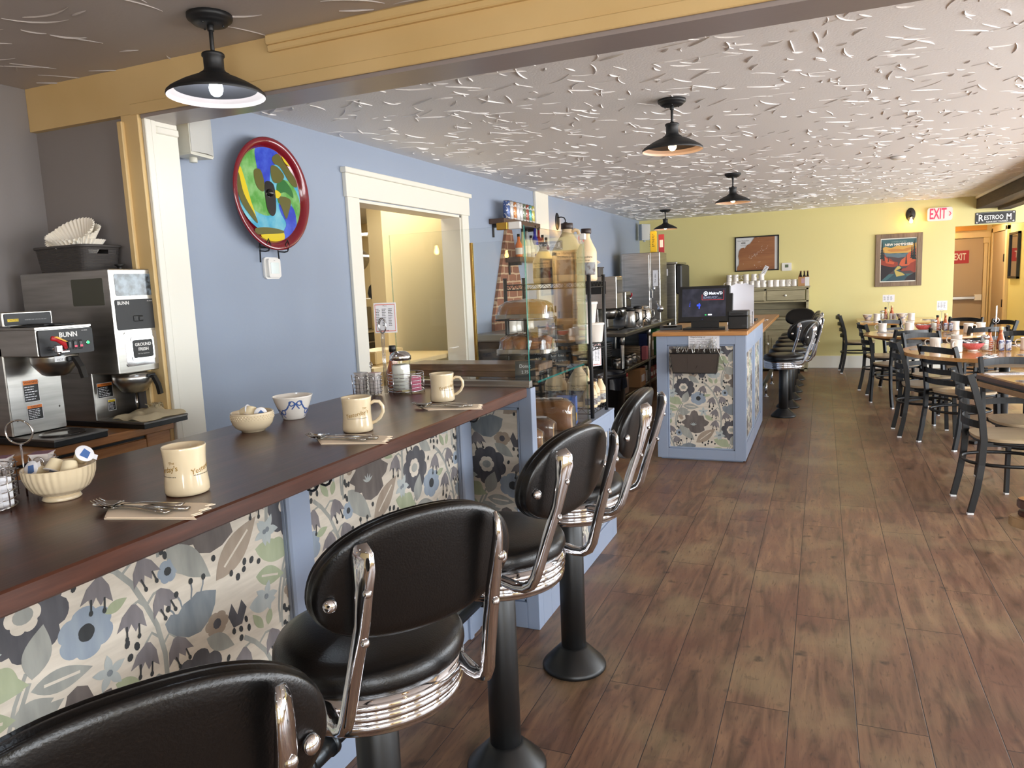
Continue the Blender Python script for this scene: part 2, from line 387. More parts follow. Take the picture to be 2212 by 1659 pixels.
# walls
b = MB(taupe); b.box(-3.42, -3.3, -2.8, 2.36, 0, CZ, taupe); struct('wall_nook', b)
b = MB(taupe); b.box(-3.42, -2.70, 2.36, 2.50, 0, CZ, taupe); struct('wall_stub', b)
b = MB(blue)   # left wall with the doorway to the kitchen
b.box(-2.93, -2.784, 2.5, 4.10, 0, CZ); b.box(-2.93, -2.784, 5.58, 12.26, 0, CZ); b.box(-2.93, -2.784, 4.10, 5.58, 2.045, CZ)
struct('wall_left', b)
b = MB(yellow)  # back wall with the opening to the restroom passage
b.box(-2.784, 1.713, 12.14, 12.26, 0, CZ); b.box(1.713, 2.9, 12.14, 12.26, 2.015, CZ); b.box(2.9, 4.4, 12.14, 12.26, 0, CZ)
struct('wall_back', b)
b = MB(creamw)  # windowed walls
def wall_holes(b, ax, k0, k1, a0, a1, holes):
    def bx(a, c, z0, z1):
        if ax == 'x': b.box(k0, k1, a, c, z0, z1)
        else: b.box(a, c, k0, k1, z0, z1)
    p = a0
    for (h0, h1, z0, z1) in holes: bx(p, h0, 0, CZ); bx(h0, h1, 0, z0); bx(h0, h1, z1, CZ); p = h1
    bx(p, a1, 0, CZ)
wall_holes(b, 'x', 4.2, 4.34, -2.8, 12.26, WR); struct('wall_right', b)
b = MB(creamw); wall_holes(b, 'y', -2.74, -2.6, -3.42, 4.34, WF); struct('wall_front', b)
k = 0
for (a0, a1, z0, z1) in WR+WF:
    k += 1; b = MB(trimw); right = k <= len(WR)
    def fr(u0, u1, v0, v1, d0=.02, d1=.07):
        if right: b.box(4.2+d0, 4.2+d1, u0, u1, v0, v1)
        else: b.box(u0, u1, -2.6-d1, -2.6-d0, v0, v1)
    fr(a0, a0+.05, z0, z1); fr(a1-.05, a1, z0, z1); fr(a0, a1, z0, z0+.05); fr(a0, a1, z1-.05, z1)
    fr((a0+a1)/2-.02, (a0+a1)/2+.02, z0, z1, .03, .06); fr(a0, a1, (z0+z1)/2-.02, (z0+z1)/2+.02, .03, .06)
    w_ = struct('window_%d' % k, b)

# cream beam over the counter with mouldings, and its white boxed post
b = MB(beamc)
b.box(-3.298, 4.2, 2.33, 2.50, 2.225, CZ, beamc)
b.box(-2.66, 4.2, 2.318, 2.331, 2.218, 2.262, beamc, .003)
b.box(-1.92, 4.2, 2.30, 2.332, 2.375, CZ, beamc, .006); b.box(-1.92, 4.2, 2.312, 2.332, 2.352, 2.377, beamc, .004)
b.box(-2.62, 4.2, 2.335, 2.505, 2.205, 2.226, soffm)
struct('trim_1', b)
b = MB(trimw)   # white jamb panel on the wall end, cream stop on its street side
b.box(-2.70, -2.62, 2.345, 2.52, 0, 2.206, trimw); b.box(-2.622, -2.604, 2.34, 2.372, 0, 2.205, trimw, .003); b.box(-2.622, -2.610, 2.375, 2.40, 0, 2.205, trimw, .002)
b.box(-2.622, -2.608, 2.40, 2.52, 2.155, 2.185, trimw, .004)
b.box(-2.725, -2.626, 2.325, 2.345, 0, 2.225, beamc, .003); b.box(-2.735, -2.705, 2.31, 2.328, 0, 2.20, beamc, .004)
b.box(-2.784, -2.70, 2.50, 2.52, 0, CZ, trimw)
struct('trim_2', b)
# doorway casing on the blue wall
b = MB(trimw); X = -2.784
b.box(X, X+.022, 3.972, 4.10, 0, 2.05, trimw, .002); b.box(X, X+.022, 5.58, 5.70, 0, 2.05, trimw, .002)
b.box(X, X+.028, 3.958, 5.714, 2.05, 2.195, trimw, .002); b.box(X, X+.045, 3.94, 5.735, 2.195, 2.23, trimw, .004)
b.box(X-.17, X+.005, 4.10, 4.118, 0, 2.045, trimw); b.box(X-.17, X+.005, 5.562, 5.58, 0, 2.045, trimw); b.box(X-.17, X+.005, 4.10, 5.58, 2.028, 2.046, trimw)
struct('trim_3', b)
b = MB(trimw); b.box(X, X+.03, 7.30, 7.68, 1.2, CZ, trimw, .004); struct('trim_4', b)
b = MB(trimw); b.box(-2.78, 1.71, 12.118, 12.14, 0, .19, trimw, .006); struct('baseboard_back', b)
# exposed brick chimney breast, wider at the foot
brick = bpy.data.materials.new('old red brick'); brick.use_nodes = True
n = brick.node_tree.nodes; l = brick.node_tree.links; p = n['Principled BSDF']; tc = n.new('ShaderNodeTexCoord')
s1 = n.new('ShaderNodeSeparateXYZ'); c1 = n.new('ShaderNodeCombineXYZ'); bt = n.new('ShaderNodeTexBrick'); nz = n.new('ShaderNodeTexNoise'); nz.inputs['Scale'].default_value = 9
l.new(tc.outputs['Object'], s1.inputs[0]); va = n.new('ShaderNodeVectorMath'); va.operation = 'MULTIPLY_ADD'; va.inputs[1].default_value = (.02, .02, .02)
l.new(s1.outputs['Y'], c1.inputs['X']); l.new(s1.outputs['Z'], c1.inputs['Y']); l.new(tc.outputs['Object'], nz.inputs[0]); l.new(nz.outputs['Color'], va.inputs[0]); l.new(c1.outputs[0], va.inputs[2]); l.new(va.outputs[0], bt.inputs[0])
bt.inputs['Scale'].default_value = 1; bt.inputs['Brick Width'].default_value = .2; bt.inputs['Row Height'].default_value = .075; bt.inputs['Mortar Size'].default_value = .008
bt.inputs['Color1'].default_value = lin('#9d6548'); bt.inputs['Color2'].default_value = lin('#85553f'); bt.inputs['Mortar'].default_value = lin('#c9a886')
l.new(bt.outputs['Color'], p.inputs['Base Color']); p.inputs['Roughness'].default_value = .85
bb = n.new('ShaderNodeBump'); bb.invert = True; bb.inputs['Strength'].default_value = .8; bb.inputs['Distance'].default_value = .01; l.new(bt.outputs['Fac'], bb.inputs['Height']); l.new(bb.outputs[0], p.inputs['Normal'])
b = MB(brick); b.prism([(6.05, 0), (7.2, 0), (6.98, 1.0), (6.62, 1.98), (6.50, 1.98), (6.12, 1.15)], 0, .03, brick, Matrix(((0, 0, 1, -2.783), (1, 0, 0, 0), (0, 1, 0, 0), (0, 0, 0, 1))))
struct('trim_5', b)

# kitchen beyond the doorway
b = MB(creamw); b.box(-3.75, -3.6, 5.66, 9.0, 0, CZ); b.box(-6.2, -2.93, 9.0, 9.1, 0, CZ); struct('wall_kitchen', b)
kw = mat('grey kitchen wall', '#b9b6ac', .5)
b = MB(kw); b.box(-6.2, -6.1, 2.5, 9.0, 0, CZ); b.box(-6.2, -3.42, 2.5, 2.6, 0, CZ); b.box(-6.2, -2.93, 2.5, 9.1, CZ, CZ+.05); struct('wall_service', b)
# restroom passage
b = MB(creamw); b.box(1.60, 1.713, 12.26, 15.0, 0, CZ, creamw); b.box(1.6, 4.4, 15.0, 15.1, 0, CZ); b.box(1.6, 4.4, 12.26, 15.0, CZ, CZ+.05); struct('wall_passage', b)
b = MB(yellow); b.box(2.66, 2.76, 12.26, 15.0, 0, CZ, yellow); struct('wall_passage_right', b)
doorp = mat('beige door paint', '#b39f86', .45); cm = mat('cream door casing', '#e0cba3', .4)
b = MB(doorp); b.box(1.76, 2.54, 14.94, 14.98, .01, 1.925, doorp, .003)
d = struct('door_1', b); d['label'] = 'beige exit door with a push bar at the end of the passage'
b = MB(steel); b.box(1.80, 2.44, 14.87, 14.91, .88, .935, steel, .008); b.box(2.42, 2.53, 14.87, 14.94, .86, .965, whitep, .006); b.build('push_bar', d)
b = MB(cm); b.box(2.545, 2.60, 14.92, 15.0, 0, 1.93, cm, .005); b.box(1.72, 2.64, 14.91, 15.0, 1.93, 2.03, cm, .006); b.box(2.605, 2.63, 14.90, 15.0, 0, 1.93, cm, .004); b.box(2.53, 2.62, 14.895, 14.93, 1.83, 1.93, cm, .01)
struct('trim_6', b)
b = MB(mat('orange transom board', '#d9a14a', .5)); b.box(2.1, 2.58, 14.955, 14.995, 2.06, 2.25); struct('trim_7', b)
b = MB(doorp); b.box(2.62, 2.655, 13.72, 14.62, .01, 1.98, doorp, .003)
d = struct('door_2', b); d['label'] = 'beige side door in the passage'
for z in (.85, 1.56): b = MB(blackm); b.box(2.608, 2.62, 13.74, 13.78, z-.06, z+.06); b.build('hinge', d)
b = MB(cm); b.box(2.61, 2.66, 13.60, 13.70, 0, 2.06, cm, .004); b.box(2.61, 2.66, 14.64, 14.74, 0, 2.06, cm, .004); b.box(2.61, 2.66, 13.60, 14.74, 1.99, 2.09, cm, .004); struct('trim_8', b)
# ================================================================ FLORAL WALLPAPER (cut shapes of paint laid on the panel faces)
def paint(name, col, c2):
    return mat('wallpaper '+name, col, .62, var=(c2, 26, (1, 1, .25), 6, .3, .75))
WPC = dict(bg=mat('wallpaper cream ground', '#d9d0c1', .6, var=('#c3baab', 60, (.15, .15, 1), 4, .35, .8)),
    dk=paint('charcoal', '#3e3e43', '#5c5b60'), blu=paint('blue', '#8491a1', '#9da8b1'), brn=paint('umber', '#57504d', '#736b67'),
    slt=paint('slate', '#687078', '#8b9296'), gry=paint('grey', '#8b8d88', '#a9aaa2'), mau=paint('mauve grey', '#6f6a6d', '#8b8688'),
    grn=paint('sage', '#97a081', '#adb497'), tan=paint('tan', '#968676', '#a69888'), ltb=paint('pale blue', '#a3abab', '#b9bfbc'), blk=paint('black', '#25282a', '#3a3c3d'))
def motif_cell():
    """one repeat in metres, y up, as (colour, layer, polygon)"""
    o = []; U = 1/1383; rr = random.Random(3)
    P = lambda x, y: ((x-390)*U, (805-y)*U)
    def add(c, ly, pts): o.append((c, ly, [P(*q) for q in pts]))
    def flower(c, ly, x, y, r, k, dep, ph=0, sq=1): add(c, ly, [(x+(r*(1-dep+dep*abs(math.cos(k*t/2))**.6))*math.cos(t+ph), y+sq*(r*(1-dep+dep*abs(math.cos(k*t/2))**.6))*math.sin(t+ph)) for t in [2*PI*i/48 for i in range(48)]])
    def leaf(c, ly, x0, y0, x1, y1, w, vein=None):
        dx, dy = x1-x0, y1-y0; L = math.hypot(dx, dy); nx, ny = -dy/L, dx/L; pts = []
        for i in range(11): t = i/10; s_ = w*math.sin(PI*t**.85); pts.append((x0+dx*t+nx*s_, y0+dy*t+ny*s_))
        for i in range(1, 10): t = 1-i/10; s_ = w*math.sin(PI*t**.85); pts.append((x0+dx*t-nx*s_, y0+dy*t-ny*s_))
        add(c, ly, pts)
        if vein: add('bg', ly+.5, [(x0+dx*.2+nx*4, y0+dy*.2+ny*4), (x0+dx*.78+nx*4, y0+dy*.78+ny*4), (x0+dx*.78-nx*4, y0+dy*.78-ny*4), (x0+dx*.2-nx*4, y0+dy*.2-ny*4)])
    def stem(c, ly, pts, w):
        n = len(pts); L = []; Rr = []
        for i in range(n):
            a = pts[max(0, i-1)]; q = pts[min(n-1, i+1)]; dx, dy = q[0]-a[0], q[1]-a[1]; m = math.hypot(dx, dy) or 1
            L.append((pts[i][0]-dy/m*w/2, pts[i][1]+dx/m*w/2)); Rr.append((pts[i][0]+dy/m*w/2, pts[i][1]-dx/m*w/2))
        add(c, ly, L+Rr[::-1])
    def bell(x, y, a, s=1.0):
        ca, sa = math.cos(R(a)), math.sin(R(a)); T = lambda q: (x+(q[0]*ca-q[1]*sa)*s, y+(q[0]*sa+q[1]*ca)*s)
        add('mau', 3, [T(q) for q in ((-6, -44), (10, -42), (36, -14), (54, 38), (26, 22), (14, 44), (-4, 16), (-18, 46), (-28, 20), (-54, 34), (-38, -12))])
        for qx in (-20, 24):
            add('blk', 4, [T(q) for q in ((qx-3, 20), (qx+3, 20), (qx+6, 52), (qx, 52))]); add('blk', 4, [T(q) for q in ell(qx+3, 60, 7, 9, 8)])
    def small(c, x, y, r, ph=0):
        for i in range(5): a = 2*PI*i/5+ph; leaf(c, 3, x, y, x+r*math.cos(a), y+r*math.sin(a), r*.24)
        add('slt', 4, ell(x, y, r*.18, r*.18, 8))
    # large blooms
    flower('dk', 2, 392, 805, 116, 8, .16, .2, 1.0); flower('bg', 3, 384, 797, 48, 6, .16); add('gry', 4, ell(384, 797, 27, 22, 14))
    flower('blu', 2, 545, 917, 86, 6, .15, .5, .86); flower('blk', 3, 545, 917, 25, 5, .06)
    add('brn', 2, [(352, 1190), (405, 1150), (398, 1100), (452, 1110), (470, 1062), (500, 1050), (530, 1064), (545, 1108), (598, 1108), (610, 1150), (662, 1180), (640, 1215), (602, 1232), (612, 1272), (560, 1302), (505, 1310), (452, 1292), (440, 1258), (384, 1250), (392, 1215)])
    for a in (-60, -30, 0, 30, 60): leaf('ltb', 4, 490, 1222, 490+44*math.sin(R(a)), 1222-40*math.cos(R(a)), 5)
    add('slt', 2, [(798, 1010), (822, 990), (850, 1000), (874, 978), (905, 972), (930, 960), (970, 970), (1010, 985), (1000, 1030), (975, 1070), (930, 1096), (880, 1092), (835, 1066), (806, 1040)])
    for (x, y, x2, y2) in ((868, 990, 850, 935), (905, 972, 910, 915), (945, 968, 962, 920), (838, 1000, 815, 968)):
        stem('slt', 3, [(x, y), ((x+x2)/2+4, (y+y2)/2), (x2, y2)], 6); add('blk', 4, ell(x2, y2, 9, 11, 8))
    flower('tan', 2, 490, 640, 52, 6, .15, .1, .8); add('dk', 3, ell(490, 640, 18, 18, 9))
    flower('blu', 2, 828, 850, 38, 6, .14); add('blk', 3, ell(828, 850, 14, 14, 9))
    add('dk', 2, [(540, 640), (560, 600), (582, 648), (606, 604), (628, 640), (600, 690), (560, 688)])
    # bell stem
    stem('gry', 2, [(603, 742), (650, 780), (700, 840), (738, 920), (770, 1000), (788, 1100), (786, 1200), (776, 1290)], 17)
    for sx_, sy_, ex, ey, a in ((672, 800, 592, 818, 12), (672, 800, 745, 815, -16), (738, 925, 690, 942, 10), (740, 925, 800, 932, -18), (775, 1040, 722, 1076, 14), (782, 1070, 838, 1108, -14), (788, 1180, 724, 1198, 10)):
        stem('gry', 1, [(sx_, sy_), ((sx_+ex)/2, min(sy_, ey)-26), (ex, ey-36)], 9); bell(ex, ey, a, .95)
    # leaf sprays
    stem('gry', 1, [(378, 975), (345, 1040), (318, 1120), (304, 1200), (304, 1250)], 12); leaf('gry', 3, 385, 970, 432, 840, 40)
    leaf('gry', 2, 378, 1000, 552, 1018, 32, 1); leaf('gry', 2, 330, 1100, 462, 1062, 28); leaf('gry', 2, 812, 600, 930, 590, 30)
    leaf('grn', 2, 215, 925, 362, 985, 34); leaf('grn', 2, 190, 1010, 334, 1050, 36, 1); leaf('grn', 3, 606, 890, 680, 872, 17)
    leaf('grn', 2, 612, 1106, 704, 1160, 24); leaf('grn', 2, 708, 1370, 888, 1440, 42); leaf('tan', 2, 518, 1412, 726, 1252, 52, 1)
    leaf('gry', 2, 342, 1232, 498, 1388, 44); leaf('gry', 2, 440, 670, 556, 748, 30); leaf('ltb', 1, 640, 650, 776, 668, 34); leaf('gry', 1, 835, 765, 935, 900, 46)
    leaf('grn', 3, 700, 752, 652, 682, 17); leaf('grn', 3, 724, 752, 744, 692, 17); leaf('grn', 2, 785, 450, 850, 505, 26)
    stem('gry', 1, [(868, 490), (830, 560), (800, 640), (788, 710), (790, 772)], 11)
    for x, y, r_, ph in ((250, 862, 54, .3), (598, 1064, 55, .9), (776, 1318, 58, .2), (232, 1100, 60, 1.3)): small('ltb', x, y, r_, ph)
    add('tan', 2, ell(846, 664, 25, 20, 10)); add('tan', 2, ell(360, 1140, 22, 19, 10))
    for x, y in ((560, 700), (592, 706), (620, 682), (630, 718), (590, 738), (524, 780), (816, 722), (842, 738), (812, 782), (663, 1010), (694, 1030), (668, 1053), (330, 1194), (328, 1253), (516, 1332), (587, 1412), (652, 1394), (686, 1400), (720, 1418), (616, 1436), (646, 1420)):
        add('blk', 3, ell(x, y, 9.5*rr.uniform(.8, 1.1), 13*rr.uniform(.8, 1.1), 8, rr.uniform(-.5, .5)))
    o.sort(key=lambda q: q[1]); return [(c, i, p_) for i, (c, ly, p_) in enumerate(o)]
CELL = motif_cell(); LA = (.358, .330); LB = (.369, -.333)
def clip(poly, x0, x1, y0, y1):
    for ax, lim, sg in ((0, x0, 1), (0, x1, -1), (1, y0, 1), (1, y1, -1)):
        out = []
        for i in range(len(poly)):
            a, q = poly[i-1], poly[i]; ia = (a[ax]-lim)*sg >= 0; iq = (q[ax]-lim)*sg >= 0
            if ia != iq: t = (lim-a[ax])/(q[ax]-a[ax]); out.append((a[0]+t*(q[0]-a[0]), a[1]+t*(q[1]-a[1])))
            if iq: out.append(q)
        poly = out
        if len(poly) < 3: return None
    return poly
def wallpaper(b, mx, x0, x1, y0, y1, ox, oy, back=.004):
    """papered board on a face: mx maps (u, v, out); a dark flower is centred on (ox, oy)"""
    V = [(x0,y0,0),(x1,y0,0),(x1,y1,0),(x0,y1,0),(x0,y0,-back),(x1,y0,-back),(x1,y1,-back),(x0,y1,-back)]
    b.add([tuple(mx @ Vector(p)) for p in V], [(0,1,2,3),(7,6,5,4),(4,5,1,0),(5,6,2,1),(6,7,3,2),(7,4,0,3)], WPC['bg'])
    for i in range(-9, 10):
        for j in range(-9, 10):
            cx = ox+i*LA[0]+j*LB[0]; cy_ = oy+i*LA[1]+j*LB[1]
            if cx < x0-.6 or cx > x1+.6 or cy_ < y0-.6 or cy_ > y1+.7: continue
            for c, ly, pl in CELL:
                q = clip([(px+cx, py+cy_) for px, py in pl], x0, x1, y0, y1)
                if q: b.add([tuple(mx @ Vector((a, c_, .00001*ly+.00003))) for a, c_ in q], [tuple(range(len(q)))], WPC[c])

# ================================================================ THE LUNCH COUNTER
walnut = wood('dark walnut countertop', '#371b11', '#613727', 'y', .33, .06, 7, '#49281b')
ppaint = mat('grey blue cabinet paint', '#93a0b6', .38, bump=(14, .05, (1, 1, 1)))
b = MB(walnut); b.box(-1.765, -1.095, -1.4, 2.722, 1.0, 1.04, walnut, .004)
single('countertop', b, 'long dark walnut countertop set with mugs and cutlery', 'countertop')
t = thing('counter_base', 'floral papered counter base under the walnut top', 'counter', (-1.5, .6, 0))
def local(b, t): return b
L = Matrix.Translation((1.5, -.6, 0))
def bl(m=None): q = MB(m); q.T = L.copy(); return q
b = bl(ppaint); b.box(-1.70, -1.352, -1.35, 2.715, .0, .998, ppaint); b.box(-1.352, -1.335, -1.35, 2.715, 0, .12, ppaint, .003); b.build('body', t)
for (y0, y1, oy, oz) in ((-1.35, 1.53, .824, .882), (1.62, 2.56, 2.229, .812)):
    b = bl(); wallpaper(b, FX(-1.343, 0, 0), y0, y1, .12, .995, oy, oz); o = b.build('panel', t)
for y in (1.575, 2.615):
    b = bl(ppaint); b.box(-1.352, -1.332, y-.055, y+.055, .0, .998, ppaint, .002); b.box(-1.335, -1.318, y-.055, y-.028, 0, .998, ppaint, .006); b.build('batten', t)
for y in (1.60, 1.66, 2.63):
    b = bl(blackm); b.tube([(-1.325, y, .97)]+[(-1.30+.024*math.cos(a), y, .935+.026*math.sin(a)) for a in [R(110-i*32) for i in range(10)]], .004, blackm, 6); b.build('hook', t)
# foot rail of black iron pipe
pipe = mat('black iron pipe', '#3c3f42', .3, .85, bump=(40, .2, (1, 1, 1)))
t = thing('foot_rail', 'black iron pipe foot rail running below the counter', 'foot rail', (-1.26, 1.0, 0))
b = MB(pipe)
for p, q in ((-2.2, .42), (.55, 1.62)): b.rod((0, p, .2), (0, q, .2), .024, pipe, 16)
b.build('pipe', t)
for y in (.485, -1.2, 1.6):
    b = MB(pipe); b.rod((0, y-.06, .2), (0, y+.06, .2), .033, pipe, 16); b.rod((0, y-.062, .2), (0, y-.045, .2), .037, pipe, 16); b.rod((0, y+.045, .2), (0, y+.062, .2), .037, pipe, 16)
    b.rod((0, y, .2), (-.075, y, .2), .022, pipe, 12); b.rod((-.058, y, .2), (-.076, y, .2), .045, pipe, 16)
    b.build('tee_fitting', t)

# ================================================================ COUNTER STOOLS
def make_stool(col_h=.60, low=0.0, group='chrome and black stools along the walnut counter'):
    t = thing('bar_stool', 'x', 'bar stool', (0, 0, 0), 0, group); H = -low
    b = MB(blackm); b.lathe([(0, 0), (.118, 0), (.121, .004), (.121, .012), (.116, .02), (.056, .082), (.05, .086), (0, .086)], 36, blackm); b.build('base', t)
    b = MB(blackm); b.cyl(0, 0, .08, .615+H, .047, blackm, 28); b.build('column', t)
    b = MB(chrome); pr = [(0, .612+H), (.188, .612+H), (.192, .616+H)]
    for k in range(3):
        z = .630+k*.021+H; rr_ = .1895+.002*k
        pr += [(rr_+.0075*math.sin(R(q_))-.001, z-.0095*math.cos(R(q_))) for q_ in (12, 35, 60, 90, 120, 145, 168)]
    pr += [(.192, .692+H), (0, .692+H)]; b.lathe(pr, 56, chrome); b.build('seat_ring', t)
    b = MB(blackv); b.lathe([(0, .690+H), (.188, .690+H), (.197, .697+H), (.201, .710+H), (.199, .726+H), (.190, .742+H), (.165, .752+H), (.11, .759+H), (.05, .762+H), (0, .763+H)], 56, blackv); b.build('seat', t)
    for s in (-1, 1):
        fr = MB(chrome); y = s*.130
        P = [(.08, y*1.1, .678), (.13, y*1.14, .674), (.172, y*1.15, .668), (.202, y*1.15, .670), (.224, y*1.14, .683), (.237, y*1.13, .706), (.249, y*1.10, .745), (.272, y*1.05, .82), (.299, y, .90), (.317, y, .97), (.323, y, 1.005), (.322, y, 1.03), (.316, y, 1.045)]
        P = [(p[0], p[1], p[2]+H) for p in P]
        rr = [.0145]*8+[.0145, .0165, .0195, .019, .012]; fl = [(1, 1)]*8+[(1, .95), (1.1, .7), (1.15, .5), (1.15, .42), (1.1, .35)]
        fr.tube(P, .0125, chrome, 14, radii=rr, flat=fl, up=(1, 0, 0))
        for z in (.87, .965): fr.lathe([(0, .0), (.008, .0), (.0075, .004), (0, .006)], 10, chrome, True, M_at(.330 if z > .9 else .305, y, z+H, 0, 0, 76))
        fr.build('back_arm', t)
    # oval padded backrest, gently curved around the sitter
    def pad(b, hw, hh, prof, cz, m):
        n = 64; rows = []
        vs = []; fs = []
        for (dx, ins) in prof:
            row = []
            for i in range(n):
                a = 2*PI*i/n; e = 2/2.25; ca, sa = math.cos(a), math.sin(a)
                y = (hw-ins)*math.copysign(abs(ca)**e, ca); z = (hh-ins)*math.copysign(abs(sa)**e, sa)
                y *= (1-.07*(z/hh))    # a little narrower at the top
                row.append(len(vs)); vs.append((.283+dx-.62*y*y+.22*z, y, cz+z+H))
            rows.append(row)
        for A, B in zip(rows, rows[1:]):
            for i in range(n): fs.append((A[i], A[(i+1) % n], B[(i+1) % n], B[i]))
        fs.append(tuple(rows[0][::-1])); fs.append(tuple(rows[-1])); b.add(vs, fs, m, True)
    b = MB(blackv)
    pad(b, .199, .120, [(-.058, .105), (-.057, .07), (-.053, .03), (-.046, .012), (-.038, .003), (-.031, .0), (-.027, .004), (-.023, .0), (-.015, -.001), (-.010, .004), (-.006, .0), (-.001, .003), (.003, .012), (.004, .03), (.005, .07), (.005, .112)], .957, blackv)
    o = b.build('backrest', t)
    for s in (-1, 1):
        b = MB(chrome); b.lathe([(0, 0), (.0125, 0), (.0120, .004), (.008, .0075), (0, .009)], 16, chrome, True, M_at(.283+.003-.62*.172**2, s*.172, .935+H, s*22, 0, 78)); b.build('button', o)
    return t
stool0 = make_stool()
SL = [((-.880, 1.235), -33, 'black vinyl stool with a chrome frame second from the camera, turned away'),
      ((-.867, 1.87), -13, 'black vinyl counter stool third from the camera, beside the case end'),
      ((-.857, 2.505), 0, 'black vinyl counter stool farthest along, in front of the display case'),
      ((-.857, .622), -32, 'black vinyl stool back cut off by the bottom edge, nearest the camera')]
for i, ((x, y), a, lb) in enumerate(SL):
    if i == 0: stool0.location = (x, y, 0); stool0.rotation_euler = (0, 0, R(a)); stool0['label'] = lb
    else: dup(stool0, (x, y, 0), a, lb)

# ================================================================ ON THE COUNTER
def script(b, mx, s=1.0, cyl=None, m=None):
    """the gilt house script and the small line below, wrapped on a round mug"""
    tmp = MB(m or gold); tmp.text("Yesterday's", .0118*s, m or gold, Matrix.Identity(4), ext=0, sx=.92, bold=.0001)
    tmp.text("The", .0062*s, m or gold, Matrix.Translation((.016*s, .009*s, 0)), ext=0)
    for i in range(18): x = (-.022+.00245*i)*s; tmp.add([(x, -.0098*s, 0), (x+.0014*s, -.0098*s, 0), (x+.0014*s, -.0086*s, 0), (x, -.0086*s, 0)], [(0, 1, 2, 3)], ink)
    sh = [(p[0], p[1]+.18*p[0]*(1 if p[1] > -.008*s else 0), p[2]) for p in tmp.v]
    for f, k in zip(tmp.f, tmp.fm): b.add([mx(q[0], q[1]) for q in [sh[i] for i in f]], [tuple(range(len(f)))], tmp.mats[k])
MUGP = [(0, 0), (.040, 0), (.0438, .002), (.0452, .007), (.0448, .020), (.0425, .042), (.0418, .056), (.0424, .076), (.0440, .095), (.0448, .101), (.0440, .1035), (.0420, .1015), (.0392, .08), (.0385, .055), (.040, .02), (.035, .008), (0, .007)]
def mug_r(z):
    P = MUGP[2:10]
    for (r0, z0), (r1, z1) in zip(P, P[1:]):
        if z0 <= z <= z1: return r0+(r1-r0)*(z-z0)/(z1-z0)
    return .045
def make_mug(hd=0, prints=(0,), m=china, detail=True, cat='mug', label='x', group=None):
    """diner mug: handle towards angle hd, the script printed at the given angles"""
    t = thing('coffee_mug', label, cat, group=group)
    b = MB(m); b.lathe(MUGP, 36 if detail else 16, m)
    for pa in prints:
        if detail: script(b, lambda u, v: ((mug_r(.056+v)+.0004)*math.cos(R(pa)+u/.041), (mug_r(.056+v)+.0004)*math.sin(R(pa)+u/.041), .056+v), 1.4)
        else: script_s(b, pa)
    b.build('cup', t)
    b = MB(m); a = R(hd); P = [(.039, .080), (.052, .087), (.067, .085), (.077, .071), (.077, .054), (.068, .037), (.055, .026), (.040, .021)]
    b.tube([(p[0]*math.cos(a), p[0]*math.sin(a), p[1]) for p in P], .0066, m, 8 if detail else 5, flat=(1.15, .8)); b.build('handle', t)
    return t
def script_s(b, pa):
    for k, (v, h, w_) in enumerate(((.062, .008, .016), (.052, .002, .014), (.071, .004, .005))):
        vs = []
        for i in range(5):
            u = -w_+2*w_*i/4; vs += [((.0425+.001)*math.cos(R(pa)+u/.042), (.0425+.001)*math.sin(R(pa)+u/.042), v), ((.0425+.001)*math.cos(R(pa)+u/.042), (.0425+.001)*math.sin(R(pa)+u/.042), v+h)]
        b.add(vs, [(2*i, 2*i+2, 2*i+3, 2*i+1) for i in range(4)], mat('faded gilt print', '#6f6452', .6))
for (x, y, hd, pr_, lb) in ((-1.250, 1.135, 138, (20, -112), 'cream diner mug nearest the camera, its handle hidden behind'),
                            (-1.272, 1.80, 28, (-55,), 'cream diner mug with a full gilt script facing the camera, middle of the counter'),
                            (-1.285, 2.36, 18, (-30,), 'cream diner mug by the display case end of the counter')):
    m_ = make_mug(hd, pr_, china, True, 'mug', lb, 'mugs on the walnut counter'); m_.location = (x, y, 1.0405)

silver = mat('polished flatware', '#c9c6c0', .13, 1.0)
napk = mat('cream paper napkin', '#fbe9cf', .85)
def fork_b():
    b = MB(silver); P = [(0, 0, .004), (.03, 0, .005), (.08, 0, .007), (.12, 0, .006), (.135, 0, .004)]
    b.tube(P, .004, silver, 8, radii=[.0085, .009, .005, .0035, .005], flat=(1, .25), up=(0, 0, 1))
    b.tube([(.132, 0, .004), (.145, 0, .002), (.158, 0, .003)], .01, silver, 8, radii=[.006, .0140, .0145], flat=(1, .12), up=(0, 0, 1))
    for k in range(4): y = (k-1.5)*.0076; b.tube([(.156, y, .003), (.172, y, .006), (.190, y*.93, .011), (.197, y*.9, .014)], .0016, silver, 6, radii=[.0024, .0022, .002, .001])
    return b
def spoon_b():
    b = MB(silver); P = [(0, 0, .004), (.03, 0, .005), (.08, 0, .008), (.115, 0, .007), (.128, 0, .005)]
    b.tube(P, .004, silver, 8, radii=[.0085, .009, .005, .0033, .004], flat=(1, .25), up=(0, 0, 1))
    def f(u, v): 
        a = 2*PI*u; r = v; x = .154+.031*r*math.cos(a)*(1.0); y = .0205*r*math.sin(a)*(1+.15*math.cos(a)); return (x, y, .0015+.0065*r*r+(.003 if math.cos(a) < -.8 else 0)*r)
    b.grid(f, 20, 6, silver, True, True); b.grid(lambda u, v: tuple(Vector(f(1-u, v))+Vector((0, 0, -.0012))), 20, 6, silver, True, True); return b
def knife_b():
    b = MB(silver); b.tube([(0, 0, .005), (.04, 0, .006), (.09, 0, .006), (.10, 0, .005)], .005, silver, 8, radii=[.0075, .009, .008, .006], flat=(1, .5), up=(0, 0, 1))
    b.prism([(.10, -.005), (.12, -.0085), (.19, -.009), (.208, -.003), (.212, .004), (.10, .006)], .0035, .0047, silver); return b
